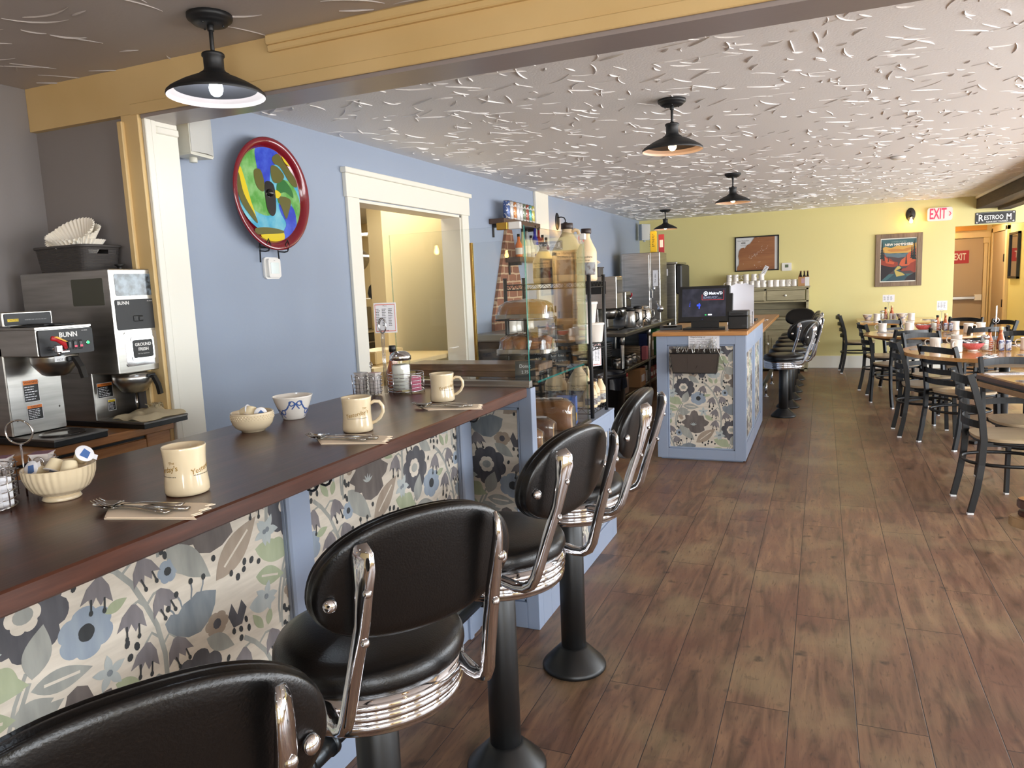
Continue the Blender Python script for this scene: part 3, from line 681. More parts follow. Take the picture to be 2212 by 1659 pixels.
FB, SB, KB = fork_b(), spoon_b(), knife_b(); ME = {}
def ware(kind, loc, rz, label, group):
    if kind not in ME:
        o = {'fork': FB, 'spoon': SB, 'knife': KB}[kind].build(kind); ME[kind] = o.data
    else: o = bpy.data.objects.new(kind, ME[kind]); C.objects.link(o)
    o.location = loc; o.rotation_euler = (0, 0, R(rz)); return tag(o, label, kind, group)
def setting(x, y, a, where, s=1.0):
    """folded napkin with knife, fork and spoon; a = direction the tines point"""
    b = MB(napk); rr = random.Random(where)
    pts = [(-.105, -.045), (.07, -.050), (.092, -.045), (.085, -.03), (.098, -.02), (.09, .0), (.1, .012), (.092, .03), (.108, .045), (-.05, .052)]
    pts = [(-p[0]*1.2+.0, p[1]*1.05) for p in pts][::-1]
    b.prism(pts, 0, .0016, napk); b.prism([(p[0]*.96, p[1]*.93) for p in pts], .0018, .003, napk)
    single('napkin', b, 'folded cream paper napkin '+where, 'napkin', (x, y, 1.0405), a, 'napkins on the counter')
    ca, sa = math.cos(R(a)), math.sin(R(a)); P = lambda u, v, z=1.0437: (x+u*ca-v*sa, y+u*sa+v*ca, z)
    ware('knife', P(-.085, .004), a-3, 'table knife on the napkin '+where, 'knives on the counter')
    ware('fork', P(-.060, .028, 1.0450), a-12, 'table fork on the napkin '+where, 'forks on the counter')
    ware('spoon', P(-.062, -.014, 1.0475), a+5, 'teaspoon on the napkin '+where, 'spoons on the counter')
setting(-1.213, 1.007, 193, 'nearest the camera')
setting(-1.215, 1.675, 192, 'in front of the middle mug')
setting(-1.19, 2.225, 194, 'in front of the mug by the display case')

# bowls
fluted = MB(china)
def bowl_f(ro, h, nfl, prof, foot):
    def f(u, v):
        a = 2*PI*u; r, z = prof(v); return (r*(1+nfl[1]*math.cos(nfl[0]*a)*min(1, v*1.6))*math.cos(a), r*(1+nfl[1]*math.cos(nfl[0]*a)*min(1, v*1.6))*math.sin(a), z)
    return f
def lerp_prof(P):
    def g(v):
        q = v*(len(P)-1); i = min(int(q), len(P)-2); t = q-i; return (P[i][0]+(P[i+1][0]-P[i][0])*t, P[i][1]+(P[i+1][1]-P[i][1])*t)
    return g
outp = [(.030, .010), (.042, .014), (.055, .024), (.063, .038), (.068, .053), (.0695, .066), (.070, .070)]
fluted.grid(bowl_f(0, 0, (32, .012), lerp_prof(outp), 0), 192, 24, china, True, True)
fluted.lathe([(.070, .070), (.0695, .0715), (.067, .070), (.064, .052), (.058, .036), (.045, .022), (.02, .016), (0, .016)], 48, china)
fluted.lathe([(0, 0), (.036, 0), (.038, .003), (.034, .010), (.03, .012)], 48, china)
t = thing('cream_bowl', 'small fluted cream bowl of creamer cups nearest the camera', 'bowl', (-1.494, 1.026, 1.0405)); fluted.build('bowl', t)
cr_c = mat('creamer cup plastic', '#efe0bd', .3); lidb = mat('creamer lid foil', '#e9e9ee', .35); lidc = mat('creamer lid blue print', '#4a6ea8', .45)
def creamer(loc, rx, ry, rz, label, group):
    t = thing('creamer_cup', label, 'creamer', loc, 0, group); t.rotation_euler = (R(rx), R(ry), R(rz))
    b = MB(cr_c); b.lathe([(0, 0), (.012, 0), (.0135, .002), (.0175, .024), (.0185, .0255)], 24, cr_c); b.build('cup', t)
    b = MB(lidb); b.lathe([(.0185, .0255), (.0195, .026), (.0185, .0268), (0, .0268)], 24, lidb); b.prism([(-.009, -.009), (.008, -.011), (.010, .006), (-.004, .011)], .0269, .0272, lidc); b.box(.014, .026, -.006, .006, .0256, .0264, lidb); b.build('lid', t)
g = 'creamer cups in the fluted bowl'
creamer((-1.532, 1.014, 1.098), 60, -30, 20, 'creamer cup tipped on its side at the left of the fluted bowl', g)
creamer((-1.500, 1.030, 1.124), 155, 20, 40, 'creamer cup upside down in the middle of the fluted bowl', g)
creamer((-1.462, 1.030, 1.122), 160, -15, 0, 'creamer cup upside down at the right of the fluted bowl', g)
creamer((-1.475, 1.062, 1.118), 50, 30, 60, 'creamer cup with a blue printed lid at the back of the fluted bowl', g)
b = MB(china); b.lathe([(0, 0), (.034, 0), (.036, .004), (.040, .006), (.052, .014), (.060, .026), (.064, .042), (.063, .055), (.064, .060), (.062, .061), (.060, .054), (.060, .04), (.055, .025), (.04, .012), (0, .009)], 48, china)
for k, z in enumerate((.042, .047, .052)):
    for i in range(44): a = 2*PI*(i+.5*k)/44; b.lathe([(.0022, 0), (.0016, .0012), (0, .002)], 6, china, True, Matrix.Translation((.0632*math.cos(a), .0632*math.sin(a), z)) @ Matrix.Rotation(a, 4, 'Z') @ Matrix.Rotation(R(90), 4, 'Y'))
t = thing('cream_bowl', 'low cream bowl with a beaded rim beside the bow patterned bowl', 'bowl', (-1.612, 1.735, 1.0405)); b.build('bowl', t)
g = 'creamer cups in the beaded bowl'
creamer((-1.640, 1.722, 1.098), 75, 0, 100, 'creamer cup with a blue striped lid standing in the beaded bowl', g)
creamer((-1.605, 1.73, 1.118), 165, 10, 0, 'creamer cup upside down in the middle of the beaded bowl', g)
creamer((-1.583, 1.745, 1.102), 100, 30, 40, 'creamer cup lying at the right of the beaded bowl', g)
def bow_bowl(loc, label, s=1.0, group='blue bow patterned bowls', detail=True, rz=0):
    t = thing('bow_bowl', label, 'bowl', loc, rz, group); t.scale = (s, s, s)
    b = MB(chinaw); b.lathe([(0, 0), (.034, 0), (.037, .004), (.045, .022), (.056, .05), (.064, .074), (.066, .078), (.063, .078), (.055, .055), (.04, .015), (0, .010)], 40, chinaw)
    navy = mat('blue brushed glaze', '#4663a0', .3)
    def at(u, v): # u angle, v height
        Q_ = [(.037, .004), (.045, .022), (.056, .05), (.064, .074), (.066, .09)]; r = [a_[0]+(c_[0]-a_[0])*(v-a_[1])/(c_[1]-a_[1]) for a_, c_ in zip(Q_, Q_[1:]) if v <= c_[1]][0]+.0007; return (r*math.cos(u), r*math.sin(u), v)
    def st(pts, w_=.002):
        for (u0, v0), (u1, v1) in zip(pts, pts[1:]):
            du, dv = (u1-u0)*.055, v1-v0; m_ = math.hypot(du, dv) or 1; nu, nv = -dv/m_*w_/.055, du/m_*w_
            b.add([at(u0+nu, v0+nv), at(u0-nu, v0-nv), at(u1-nu, v1-nv), at(u1+nu, v1+nv)], [(0, 1, 2, 3)], navy)
    for i in range(6):
        u = 2*PI*i/6; v = .056 if i % 2 else .026
        for sgn in (-1, 1):
            st([(u, v), (u+sgn*.16, v+.009), (u+sgn*.33, v+.008), (u+sgn*.36, v-.001), (u+sgn*.26, v-.007), (u+sgn*.12, v-.004), (u, v)], .0019); st([(u, v), (u+sgn*.10, v-.009), (u+sgn*.24, v-.018)], .0019); st([(u+sgn*.03, v+.003), (u+sgn*.03, v-.004)], .004)
            st([(u+sgn*.30, v+.005), (u+sgn*.55, (v+(.026 if i % 2 else .056))/2), (u+sgn*.80, (.026 if i % 2 else .056)+.008)], .0014)
    b.build('bowl', t)
    b = MB(mat('ground coffee filling', '#8a7a5c', .8)); b.lathe([(0, .052), (.03, .054), (.053, .05)], 20); b.build('filling', t); return t
bow0 = bow_bowl((-1.628, 1.945, 1.0405), 'white tapered bowl painted with blue bows on the walnut counter', 1.0, 'blue bow patterned bowls', rz=18)
# ---------------------------------------------------------------- wire caddies
wire = mat('chrome wire', '#c9c9cc', .12, 1.0)
jelly = mat('purple foil lid', '#7a4560', .35); jelw = mat('jelly cup plastic', '#dad3d0', .3); jelk = mat('dark foil lid', '#4a4a58', .3)
def jam_stack(x, y, z, n, lab, group, lidm, rz=0, s=1.0, ck=None):
    """single serve jam cups stacked in a wire holder: each one is a thing"""
    for k in range(n):
        b = MB(jelw); w0, w1 = .0150*s, .0192*s
        V = [(-w0, -w0, 0), (w0, -w0, 0), (w0, w0, 0), (-w0, w0, 0), (-w1, -w1, .0125*s), (w1, -w1, .0125*s), (w1, w1, .0125*s), (-w1, w1, .0125*s)]
        b.add(V, [(0, 3, 2, 1), (0, 1, 5, 4), (1, 2, 6, 5), (2, 3, 7, 6), (3, 0, 4, 7)], ck or jelw); b.box(-w1*1.08, w1*1.08, -w1*1.08, w1*1.08, .0125*s, .0136*s, ck or jelw, .0006); b.box(-w1, w1, -w1, w1, .0136*s, .0139*s, lidm if k == n-1 else (ck or jelw))
        single('jam_cup', b, lab, 'jam cup', (x, y, z+k*.0143*s), rz, group)
def wire_cage(b, x, y, z, w_, h, rz=0, arches=True):
    q = M_at(x, y, z, rz)
    old = b.T; b.T = old @ q
    for k in range(5): zz = h*(.12+.17*k); b.tube([(-w_, -w_, zz), (w_, -w_, zz), (w_, w_, zz), (-w_, w_, zz)], .0009, wire, 5, closed=True)
    for a in range(4):
        m_ = Matrix.Rotation(R(90*a), 4, 'Z'); P = [(-w_*.45, -w_, 0), (-w_*.45, -w_-.001, h*.8)]+[(-w_*.45*math.cos(R(t)), -w_-.001, h*.8+w_*.45*math.sin(R(t))) for t in (30, 60, 90, 120, 150)]+[(w_*.45, -w_-.001, h*.8), (w_*.45, -w_, 0)]
        b.tube([tuple(m_ @ Vector(p)) for p in P], .0012, wire, 5)
    b.T = old
def caddy_round(b, x, y, z, r, h, n=6, posts=6):
    for k in range(n): zz = z+.006+(h-.006)*k/(n-1); b.tube([(x+r*math.cos(2*PI*i/36), y+r*math.sin(2*PI*i/36), zz) for i in range(36)], .0013 if k else .0025, wire, 6, closed=True)
    for i in range(posts): a = 2*PI*i/posts+.3; b.rod((x+(r+.001)*math.cos(a), y+(r+.001)*math.sin(a), z-.004), (x+(r+.001)*math.cos(a), y+(r+.001)*math.sin(a), z+h), .0013, wire, 6)
# nearest caddy, half out of frame
t = thing('wire_caddy', 'chrome wire caddy of jam cups and sweetener at the left edge of the frame', 'caddy', (-1.60, .92, 1.0405), 0, 'table caddies')
b = MB(wire); wire_cage(b, -.025, .07, .004, .023, .088, 35); wire_cage(b, .025, .128, .004, .023, .088, 35); wire_cage(b, -.085, .03, .004, .023, .088, 35); b.build('cup_holder', t)
b = MB(wire); caddy_round(b, .045, -.017, .004, .058, .088, 6, 5); b.build('basket', t)
b = MB(wire); b.rod((.01, .095, 0), (.01, .095, .118), .002, wire, 6); b.tube([(.01+.026*math.cos(a), .095+.012*math.cos(a), .142+.026*math.sin(a)) for a in [2*PI*i/28 for i in range(28)]], .0022, wire, 8, closed=True); b.build('carry_ring', t)
jam_stack(-1.625, .99, 1.046, 6, 'single serve jam cup with a purple lid in the left edge caddy', 'jam cups in the near caddy, left stack', jelly, 35)
jam_stack(-1.575, 1.048, 1.046, 6, 'single serve jam cup in the right holder of the left edge caddy', 'jam cups in the near caddy, right stack', jelly, 35)
jam_stack(-1.685, .95, 1.046, 6, 'single serve jam cup in the far left holder of the left edge caddy', 'jam cups in the near caddy, cut off stack', jelly, 35)
yel = mat('yellow sweetener packet', '#e6c23a', .6); pnk = mat('pink sweetener packet', '#d97a94', .6)
rr = random.Random(5)
for i in range(9):
    b = MB(yel); b.box(-.022, .022, -.0012, .0012, 0, .062, yel if i < 6 else paper); b.add([(-.018, -.0015, .012), (.018, -.0015, .012), (.018, -.0015, .026), (-.018, -.0015, .026)], [(0, 1, 2, 3)], paper)
    single('sweetener_packet', b, 'sweetener packet standing in the left edge caddy basket', 'sweetener packet', (-1.575+.0055*i, .868+.007*i, 1.047), 40+rr.uniform(-6, 6), 'sweetener packets in the near caddy')
# second caddy
t = thing('wire_caddy', 'chrome wire caddy with sugar, hot sauce and a menu ring by the display case', 'caddy', (-1.63, 2.52, 1.0405), 0, 'table caddies')
b = MB(wire); wire_cage(b, -.075, -.065, .004, .020, .086, -8); wire_cage(b, -.008, -.065, .004, .020, .086, -8); wire_cage(b, -.07, .0, .004, .020, .086, -8); b.build('cup_holder', t)
b = MB(wire); caddy_round(b, .083, .02, .004, .072, .076, 6, 6); b.build('basket', t)
b = MB(wire)
for dx in (-.006, 0, .006): b.rod((.012+dx, -.02, .002), (.012+dx, -.02, .245), .0016, wire, 6)
b.tube([(.012+.0165*math.cos(a), -.02, .274+.030*math.sin(a)) for a in [2*PI*i/30 for i in range(30)]], .0023, wire, 8, closed=True)
b.tube([(.012+.0150*math.cos(a), -.014, .272+.028*math.sin(a)) for a in [2*PI*i/30 for i in range(30)]], .0016, wire, 8, closed=True)
b.rod((-.11, -.07, 0), (-.112, -.075, .082), .0018, wire, 6); b.rod((-.04, -.04, 0), (-.04, -.04, .115), .0018, wire, 6)
b.tube([(-.04+.006*math.cos(a), -.04, .118+.012*math.sin(a)) for a in [2*PI*i/16 for i in range(16)]], .0016, wire, 6, closed=True); b.build('carry_ring', t)
jam_stack(-1.705, 2.455, 1.046, 6, 'single serve cup with a dark lid in the far caddy, left stack', 'single serve cups in the far counter caddy, left stack', jelk, -8)
jam_stack(-1.638, 2.455, 1.046, 6, 'single serve cup with a red lid in the far caddy, right stack', 'single serve cups in the far counter caddy, right stack', mat('red foil lid', '#97455a', .35), -8)
sugar = mat('white sugar', '#f1ece4', .9); jar = glass_mat('jar glass', (.93, .96, .94))
def sugar_jar(loc, label, s=1.0, group=None):
    t = thing('sugar_dispenser', label, 'sugar dispenser', loc, 0, group); t.scale = (s, s, s)
    b = MB(jar); b.lathe([(0, 0), (.034, 0), (.037, .006), (.037, .03), (.035, .10), (.036, .118)], 16, jar, False); b.build('jar', t)
    b = MB(sugar); b.lathe([(0, .008), (.032, .008), (.032, .095), (.028, .100), (0, .097)], 20, sugar); b.build('sugar', t)
    b = MB(chrome); b.lathe([(.037, .116), (.039, .118), (.039, .132), (.037, .135), (.030, .143), (.018, .149), (0, .151)], 32, chrome); b.box(-.008, .008, -.03, -.006, .146, .150, chrome, .001); b.build('lid', t)
    return t
sugar_jar((-1.558, 2.525, 1.046), 'glass sugar dispenser with a chrome lid in the counter caddy', 1.1, 'sugar dispensers')
hot = mat('orange hot sauce', '#b5633a', .25); labm = mat('bottle label', '#d98a55', .5, var=('#a8452f', 60, (1, 1, 1), 2, .4, .6))
def hot_bottle(loc, label, cap=None, s=1.0, group=None, lm=None):
    t = thing('hot_sauce_bottle', label, 'bottle', loc, 0, group); t.scale = (s, s, s)
    b = MB(hot); b.lathe([(0, 0), (.026, 0), (.028, .004), (.028, .075), (.022, .095), (.015, .115), (.012, .135), (.012, .155), (0, .155)], 20, hot); b.build('bottle', t)
    b = MB(lm or labm); b.lathe([(.0284, .012), (.0284, .068)], 20); b.build('label', t); b = MB(lm or labm); b.lathe([(.0165, .112), (.0132, .132)], 20); b.build('neck_label', t)
    b = MB(cap or blackp); b.lathe([(.0125, .153), (.0145, .154), (.0145, .178), (.0125, .180), (0, .180)], 20); b.build('cap', t); return t
hot0 = hot_bottle((-1.640, 2.60, 1.046), 'orange hot sauce bottle with a black cap behind the sugar dispenser')
b = MB(pnk); b.box(-.02, .02, -.006, .006, 0, .06, pnk, .001); b.box(-.018, .018, .006, .012, 0, .064, paper, .001)
single('sweetener_packet', b, 'bundle of pink sweetener packets in the counter caddy basket', 'sweetener packet', (-1.498, 2.535, 1.047), 20)
def menu_card(loc, rz, w_, h, label, rows=9, tilt=0, border=True, group=None):
    b = MB(paper); b.box(-w_/2, w_/2, -.0006, .0006, 0, h, paper); q = FYn(0, -.0008, 0)
    if border:
        for a in ((-w_/2+.005, w_/2-.005, .006, .0085), (-w_/2+.005, w_/2-.005, h-.0085, h-.006), (-w_/2+.005, -w_/2+.0065, .006, h-.006), (w_/2-.0065, w_/2-.005, .006, h-.006)):
            b.box(a[0], a[1], -.0012, -.0006, a[2], a[3], orange)
    b.text('Omelettes' if rows > 99 else 'Specials' if rows > 98 else 'Menu', h*.06, ink, FYn(0, -.0009, h*.90), ext=0)
    b.lines(-w_*.42, w_*.42, h*.22, h*.82, rows, ink, q, .75, cols=3, seed=int(w_*999)); b.lines(-w_*.3, w_*.3, h*.06, h*.11, 1, ink, q, 1.0)
    o = single('menu_card', b, label, 'menu card', loc, rz, group); o.rotation_euler = (R(tilt), 0, R(rz)); return o
menu_card((-1.610, 2.516, 1.284), 14, .092, .120, 'white menu card with an orange border in the counter caddy ring', 11)

# ================================================================ COFFEE CORNER
maple = wood('honey maple', '#8c5a33', '#b98450', 'y', .35, .2, 8, '#a06d40')
t = thing('back_counter', 'honey wood back counter in the coffee corner', 'counter', (-2.95, 1.2, 0))
b = MB(maple); b.box(-.345, .35, -2.2, 1.125, .895, .930, maple, .004); b.build('worktop', t)
b = MB(maple); b.box(-.345, .31, -2.2, 1.12, 0, .893, maple); b.box(.31, .325, 1.0, 1.12, 0, .893, maple, .002); b.box(.31, .322, -2.2, 1.0, .80, .875, maple, .002); b.box(.312, .316, -2.2, 1.0, .878, .893, blackm); b.build('body', t)
for i in range(5):
    b = MB(maple); y = .55-i*.45; b.box(.311, .328, y, y+.42, .12, .78, maple, .003); b.build('door', t)
def label_plate(b, mx, w_, h, kind, seed=1):
    """warning stickers: coloured head, black body with rows of small print"""
    hc = {'w': mat('warning orange', '#e07a2a', .5), 'c': mat('caution yellow', '#e3c322', .5)}[kind]
    P = lambda a, c_, d, e, z=0: [tuple(mx @ Vector(p)) for p in ((a, d, z), (c_, d, z), (c_, e, z), (a, e, z))]
    b.add(P(-w_/2-.002, w_/2+.002, -.002, h+.002, .0004), [(0, 1, 2, 3)], mat('sticker white edge', '#d9d9d9', .5))
    b.add(P(-w_/2, w_/2, 0, h*.80, .0007), [(0, 1, 2, 3)], blackp); b.add(P(-w_/2, w_/2, h*.80, h, .0007), [(0, 1, 2, 3)], hc)
    b.text('WARNING' if kind == 'w' else 'CAUTION', h*.16, ink, mx @ Matrix.Translation((w_*.06, h*.9, .001)), ext=0, sx=.9)
    b.lines(-w_*.44, w_*.44, h*.05, h*.75, 6, paper, mx @ Matrix.Translation((0, 0, .001)), .95, seed=seed, th=h*.035)
def rounded_plate(b, mx, x0, x1, y0, y1, r, z0, z1, m): b.prism(rrect(x0, x1, y0, y1, r), z0, z1, m, mx)
def brewer(label, loc, rz=0, full=True):
    """airpot brewer; local +x is the front, y from -.11 to .11"""
    t = thing('coffee_brewer', label, 'coffee brewer', loc, rz, 'coffee machines')
    b = MB(steel)
    b.box(-.30, -.095, -.108, .108, .03, .37, steel, .004)           # tower
    b.box(-.30, .105, -.108, .108, .335, .435, steel, .003)           # head
    b.box(-.10, .108, -.112, .110, .433, .442, steel, .001)
    b.box(-.30, -.09, -.095, .10, .445, .500, steel, .003)            # tank
    b.build('body', t)
    b = MB(dgrey); rounded_plate(b, FX(-.0905, 0, 0), -.088, .092, .450, .494, .006, 0, .004, dgrey)
    b.add([(-.0862, -.078, .464), (-.0862, -.036, .464), (-.0862, -.036, .474), (-.0862, -.078, .474)], [(0, 1, 2, 3)], mat('caution yellow', '#e3c322', .5))
    b.text('CAUTION', .0085, ink, FX(-.0858, -.055, .469), ext=0); b.text('WARMERS AND SURFACES ARE HOT', .0052, mat('grey print', '#a9a9a9', .5), FX(-.0862, .03, .4685), ext=0)
    b.build('tank_panel', t)
    b = MB(steel_d)
    for x in (-.25, -.205, -.16): 
        for z in (.463, .480): b.tube([(x-.014, -.097, z), (x+.014, -.097, z)], .0035, steel_d, 8)
    b.build('vent_louvre', t)
    if full:
        b = MB(blackp); 
        for (x0, y0, x1, y1, z) in ((-.06, -.09, .05, -.03, .447), (-.07, -.02, .03, .05, .452), (.0, .0, .06, .08, .449)): b.box(x0, x1, y0, y1, .4425, z, blackp, .002)
        b.build('brewer_lid', t)
    b = MB(blackp); rounded_plate(b, FX(.104, 0, 0), -.106, .108, .336, .430, .008, 0, .010, dgrey)
    b.text('BUNN', .026, whitep, FX(.1148, .008, .408), ext=.0005, bold=.0006); b.text('CW SERIES', .005, whitep, FX(.1148, .075, .420), ext=0)
    b.build('control_panel', t)
    for i in range(4):
        b = MB(blackp); y = -.026+i*.023; b.box(.113, .117, y, y+.018, .352, .387, blackp, .002); b.box(.116, .122, y+.003, y+.015, .357, .383, mat('switch black', '#08080a', .25), .002)
        if i != 1: b.add([(.1225, y+.004, .360), (.1225, y+.014, .360), (.1225, y+.014, .367), (.1225, y+.004, .367)], [(0, 1, 2, 3)], mat('lit red switch', '#c2304a', .4, emit=('#e0304a', .8)))
        b.build('rocker_switch', t)
    b = MB(steel); b.lathe([(0, 0), (.0085, 0), (.007, .003), (0, .004)], 16, steel, True, M_at(.114, .083, .373, 0, 0, 90)); b.lathe([(0, .003), (.0058, .003), (.004, .007), (0, .008)], 16, mat('green pilot lamp', '#2fe05a', .3, emit=('#30ff66', 2.5)), True, M_at(.114, .083, .373, 0, 0, 90)); b.build('pilot_lamp', t)
    b = MB(chrome); b.rod((.112, -.07, .362), (.16, -.07, .362), .007, chrome, 12); b.box(.148, .170, -.078, -.058, .348, .375, chrome, .003); b.rod((.159, -.068, .350), (.159, -.068, .338), .006, chrome, 10); b.box(.15, .175, -.066, -.035, .345, .355, chrome, .003); b.build('faucet', t)
    b = MB(red); b.tube([(.168, -.045, .360), (.172, -.052, .378), (.176, -.082, .398), (.178, -.103, .402)], .008, red, 8, flat=(1, .55), radii=[.008, .009, .010, .009]); b.add([(.186, -.056, .386), (.186, -.098, .406), (.186, -.086, .408), (.186, -.047, .386)], [(0, 1, 2, 3)], mat('tap label yellow', '#e0a52c', .5)); b.build('tap_handle', t)
    fun = MB(steel); fun.lathe([(0, .255), (.035, .255), (.048, .262), (.066, .285), (.078, .302), (.080, .312), (.081, .325), (.082, .335), (0, .335)], 40, steel, True, Matrix.Translation((.035, .0, 0))); o = fun.build('brew_funnel', t)
    b = MB(blackp); b.bar([(.112, .01, .322), (.135, .012, .318), (.15, .018, .285), (.158, .022, .245)], .024, .014, blackp); b.box(.09, .13, -.012, .03, .310, .328, blackp, .003); b.build('handle', o)
    b = MB(blackp); b.box(.1165, .1175, -.058, -.02, .312, .332, mat('sticker white edge', '#d9d9d9', .5)); b.text('HOT', .011, ink, FX(.118, -.037, .318), ext=0); b.build('hot_sticker', o)
    b = MB(steel)
    rounded_plate(b, FX(-.0945, 0, 0), -.105, .105, .035, .33, .003, 0, .0025, steel)
    label_plate(b, FX(-.0915, -.02, .155), .058, .082, 'w', 3); label_plate(b, FX(-.0915, -.015, .085), .058, .055, 'w', 5)
    b.lathe([(0, 0), (.004, 0), (0, .003)], 8, steel_d, True, M_at(-.0915, .085, .12, 0, 0, 90)); b.lathe([(0, 0), (.004, 0), (0, .003)], 8, steel_d, True, M_at(-.0915, -.085, .09, 0, 0, 90))
    b.build('splash_panel', t)
    b = MB(blackm); b.box(-.30, .135, -.11, .11, 0, .028, blackm, .003); b.box(-.09, .136, -.111, .111, .022, .030, steel_d, .001); b.build('base', t)
    b = MB(mat('warmer plate enamel', '#15100e', .15)); b.lathe([(.078, .030), (.08, .034), (.072, .036), (.066, .032), (.03, .032), (0, .032)], 40, None, True, Matrix.Translation((.03, 0, 0))); b.build('warmer_plate', t)
    return t
brewer('coffee brewer with a red tap handle at the left edge, nearest the camera', (-2.71, 1.875, .931))
# grinder / tall brewer
t = thing('coffee_grinder', 'tall steel coffee grinder brewer beside the white post', 'coffee grinder', (-2.765, 2.240, .931), 0, 'coffee machines')
sd = mat('brushed grinder side', '#6f6b67', .33, .9)
b = MB(steel); b.box(-.43, .11, -.110, .110, .225, .655, steel, .004); b.box(.1085, .1105, -.108, .108, .228, .652, steel, .001); b.box(-.42, -.06, -.108, .108, 0, .23, steel, .003); b.build('body', t)
b = MB(dgrey); rounded_plate(b, FX(.1105, 0, 0), -.098, .100, .405, .530, .008, 0, .002, dgrey)
b.text('BUNN', .020, whitep, FX(.1130, -.060, .515), ext=.0003, bold=.0004); b.text('BG SERIES', .006, whitep, FX(.1130, .07, .521), ext=0); b.build('control_panel', t)
b = MB(blackp); b.box(.112, .118, -.018, .028, .437, .462, blackp, .003); b.box(.117, .1225, .004, .024, .441, .458, dgrey, .002); b.build('rocker_switch', t)
hop = mat('smoked hopper window', '#7e8c98', .12, var=('#2f3336', 34, (1, 1, 1), 6, .35, .62))
b = MB(hop); rounded_plate(b, FX(.1105, 0, 0), -.088, .090, .545, .635, .008, 0, .0015, hop); b.build('hopper_window', t)
b = MB(mat('dark side window', '#4a4a3d', .15)); rounded_plate(b, FYn(0, -.1102, 0), -.115, .07, .51, .62, .006, 0, .001, None); b.build('side_window', t)
b = MB(chrome)
rounded_plate(b, FX(.1105, 0, 0), -.072, .092, .252, .395, .01, 0, .004, chrome); rounded_plate(b, FX(.1145, 0, 0), -.048, .068, .272, .375, .018, 0, .003, chrome)
rounded_plate(b, FX(.1175, 0, 0), -.040, .058, .285, .360, .008, 0, .0015, blackp)
b.text('GROUND', .0185, whitep, FX(.1195, .009, .340), ext=.0003, bold=.0005); b.text('FRESH', .0185, whitep, FX(.1195, .009, .320), ext=.0003, bold=.0005); b.text('For Your Satisfaction', .0065, whitep, FX(.1195, .009, .302), ext=0)
b.build('funnel_door', t)
b = MB(blackp); b.lathe([(0, .655), (.013, .655), (.009, .662), (.011, .668), (.022, .676), (.020, .679), (0, .680)], 20, blackp, True, Matrix.Translation((.02, .02, 0))); b.build('lid_knob', t)
fun = MB(steel); fun.lathe([(0, .135), (.036, .135), (.05, .142), (.068, .168), (.078, .182), (.080, .195), (.081, .215), (0, .225)], 40, steel, True, Matrix.Translation((.05, .0, 0))); o = fun.build('brew_funnel', t)
b = MB(blackp); b.bar([(.125, .02, .205), (.145, .024, .20), (.158, .03, .165), (.162, .034, .125)], .022, .014, blackp); b.box(.10, .14, .0, .04, .200, .215, blackp, .003); b.build('handle', o)
b = MB(steel); label_plate(b, FX(-.0590, -.055, .12), .07, .06, 'w', 8); label_plate(b, FX(-.0590, -.03, .06), .034, .045, 'c', 9); b.build('rear_panel', t); b = MB(chrome); b.rod((.02, .03, .03), (.02, .03, .13), .005, chrome, 10); b.build('drain_tube', t)
b = MB(blackm); b.box(-.42, .22, -.112, .112, 0, .022, blackm, .002); b.box(-.06, .222, -.114, .114, .018, .028, steel_d, .002); b.build('base', t)
cloth = mat('cream terry cloth', '#d8c9a6', .95, bump=(500, .8, (1, 1, 1)))
b = MB(cloth); rr = random.Random(9)
def tw(u, v):
    x = -.10+.20*u; y = -.10+.2*v; e = min(u, 1-u, v, 1-v); return (x+.012*math.sin(9*v), y+.010*math.sin(7*u), .004+.020*min(1, e*7)**.5+.006*math.sin(x*60)*math.sin(y*45)+(.03*max(0, 1-abs(x+.02)/.04)*max(0, 1-abs(y-.05)/.05)))
b.grid(tw, 28, 28, cloth); b.grid(lambda u, v: (tw(1-u, v)[0], tw(1-u, v)[1], 0), 8, 8, cloth)
for i in range(26):
    x, y = rr.uniform(-.03, .02), rr.uniform(.03, .085); b.tube([(x, y, .03), (x+rr.uniform(-.01, .01), y+rr.uniform(-.01, .012), .045), (x+rr.uniform(-.015, .01), y+rr.uniform(-.012, .02), .052)], .0012, cloth, 4)
single('towel', b, 'frayed cream terry towel on the grinder drip tray', 'towel', (-2.65, 2.240, .9595), 4)
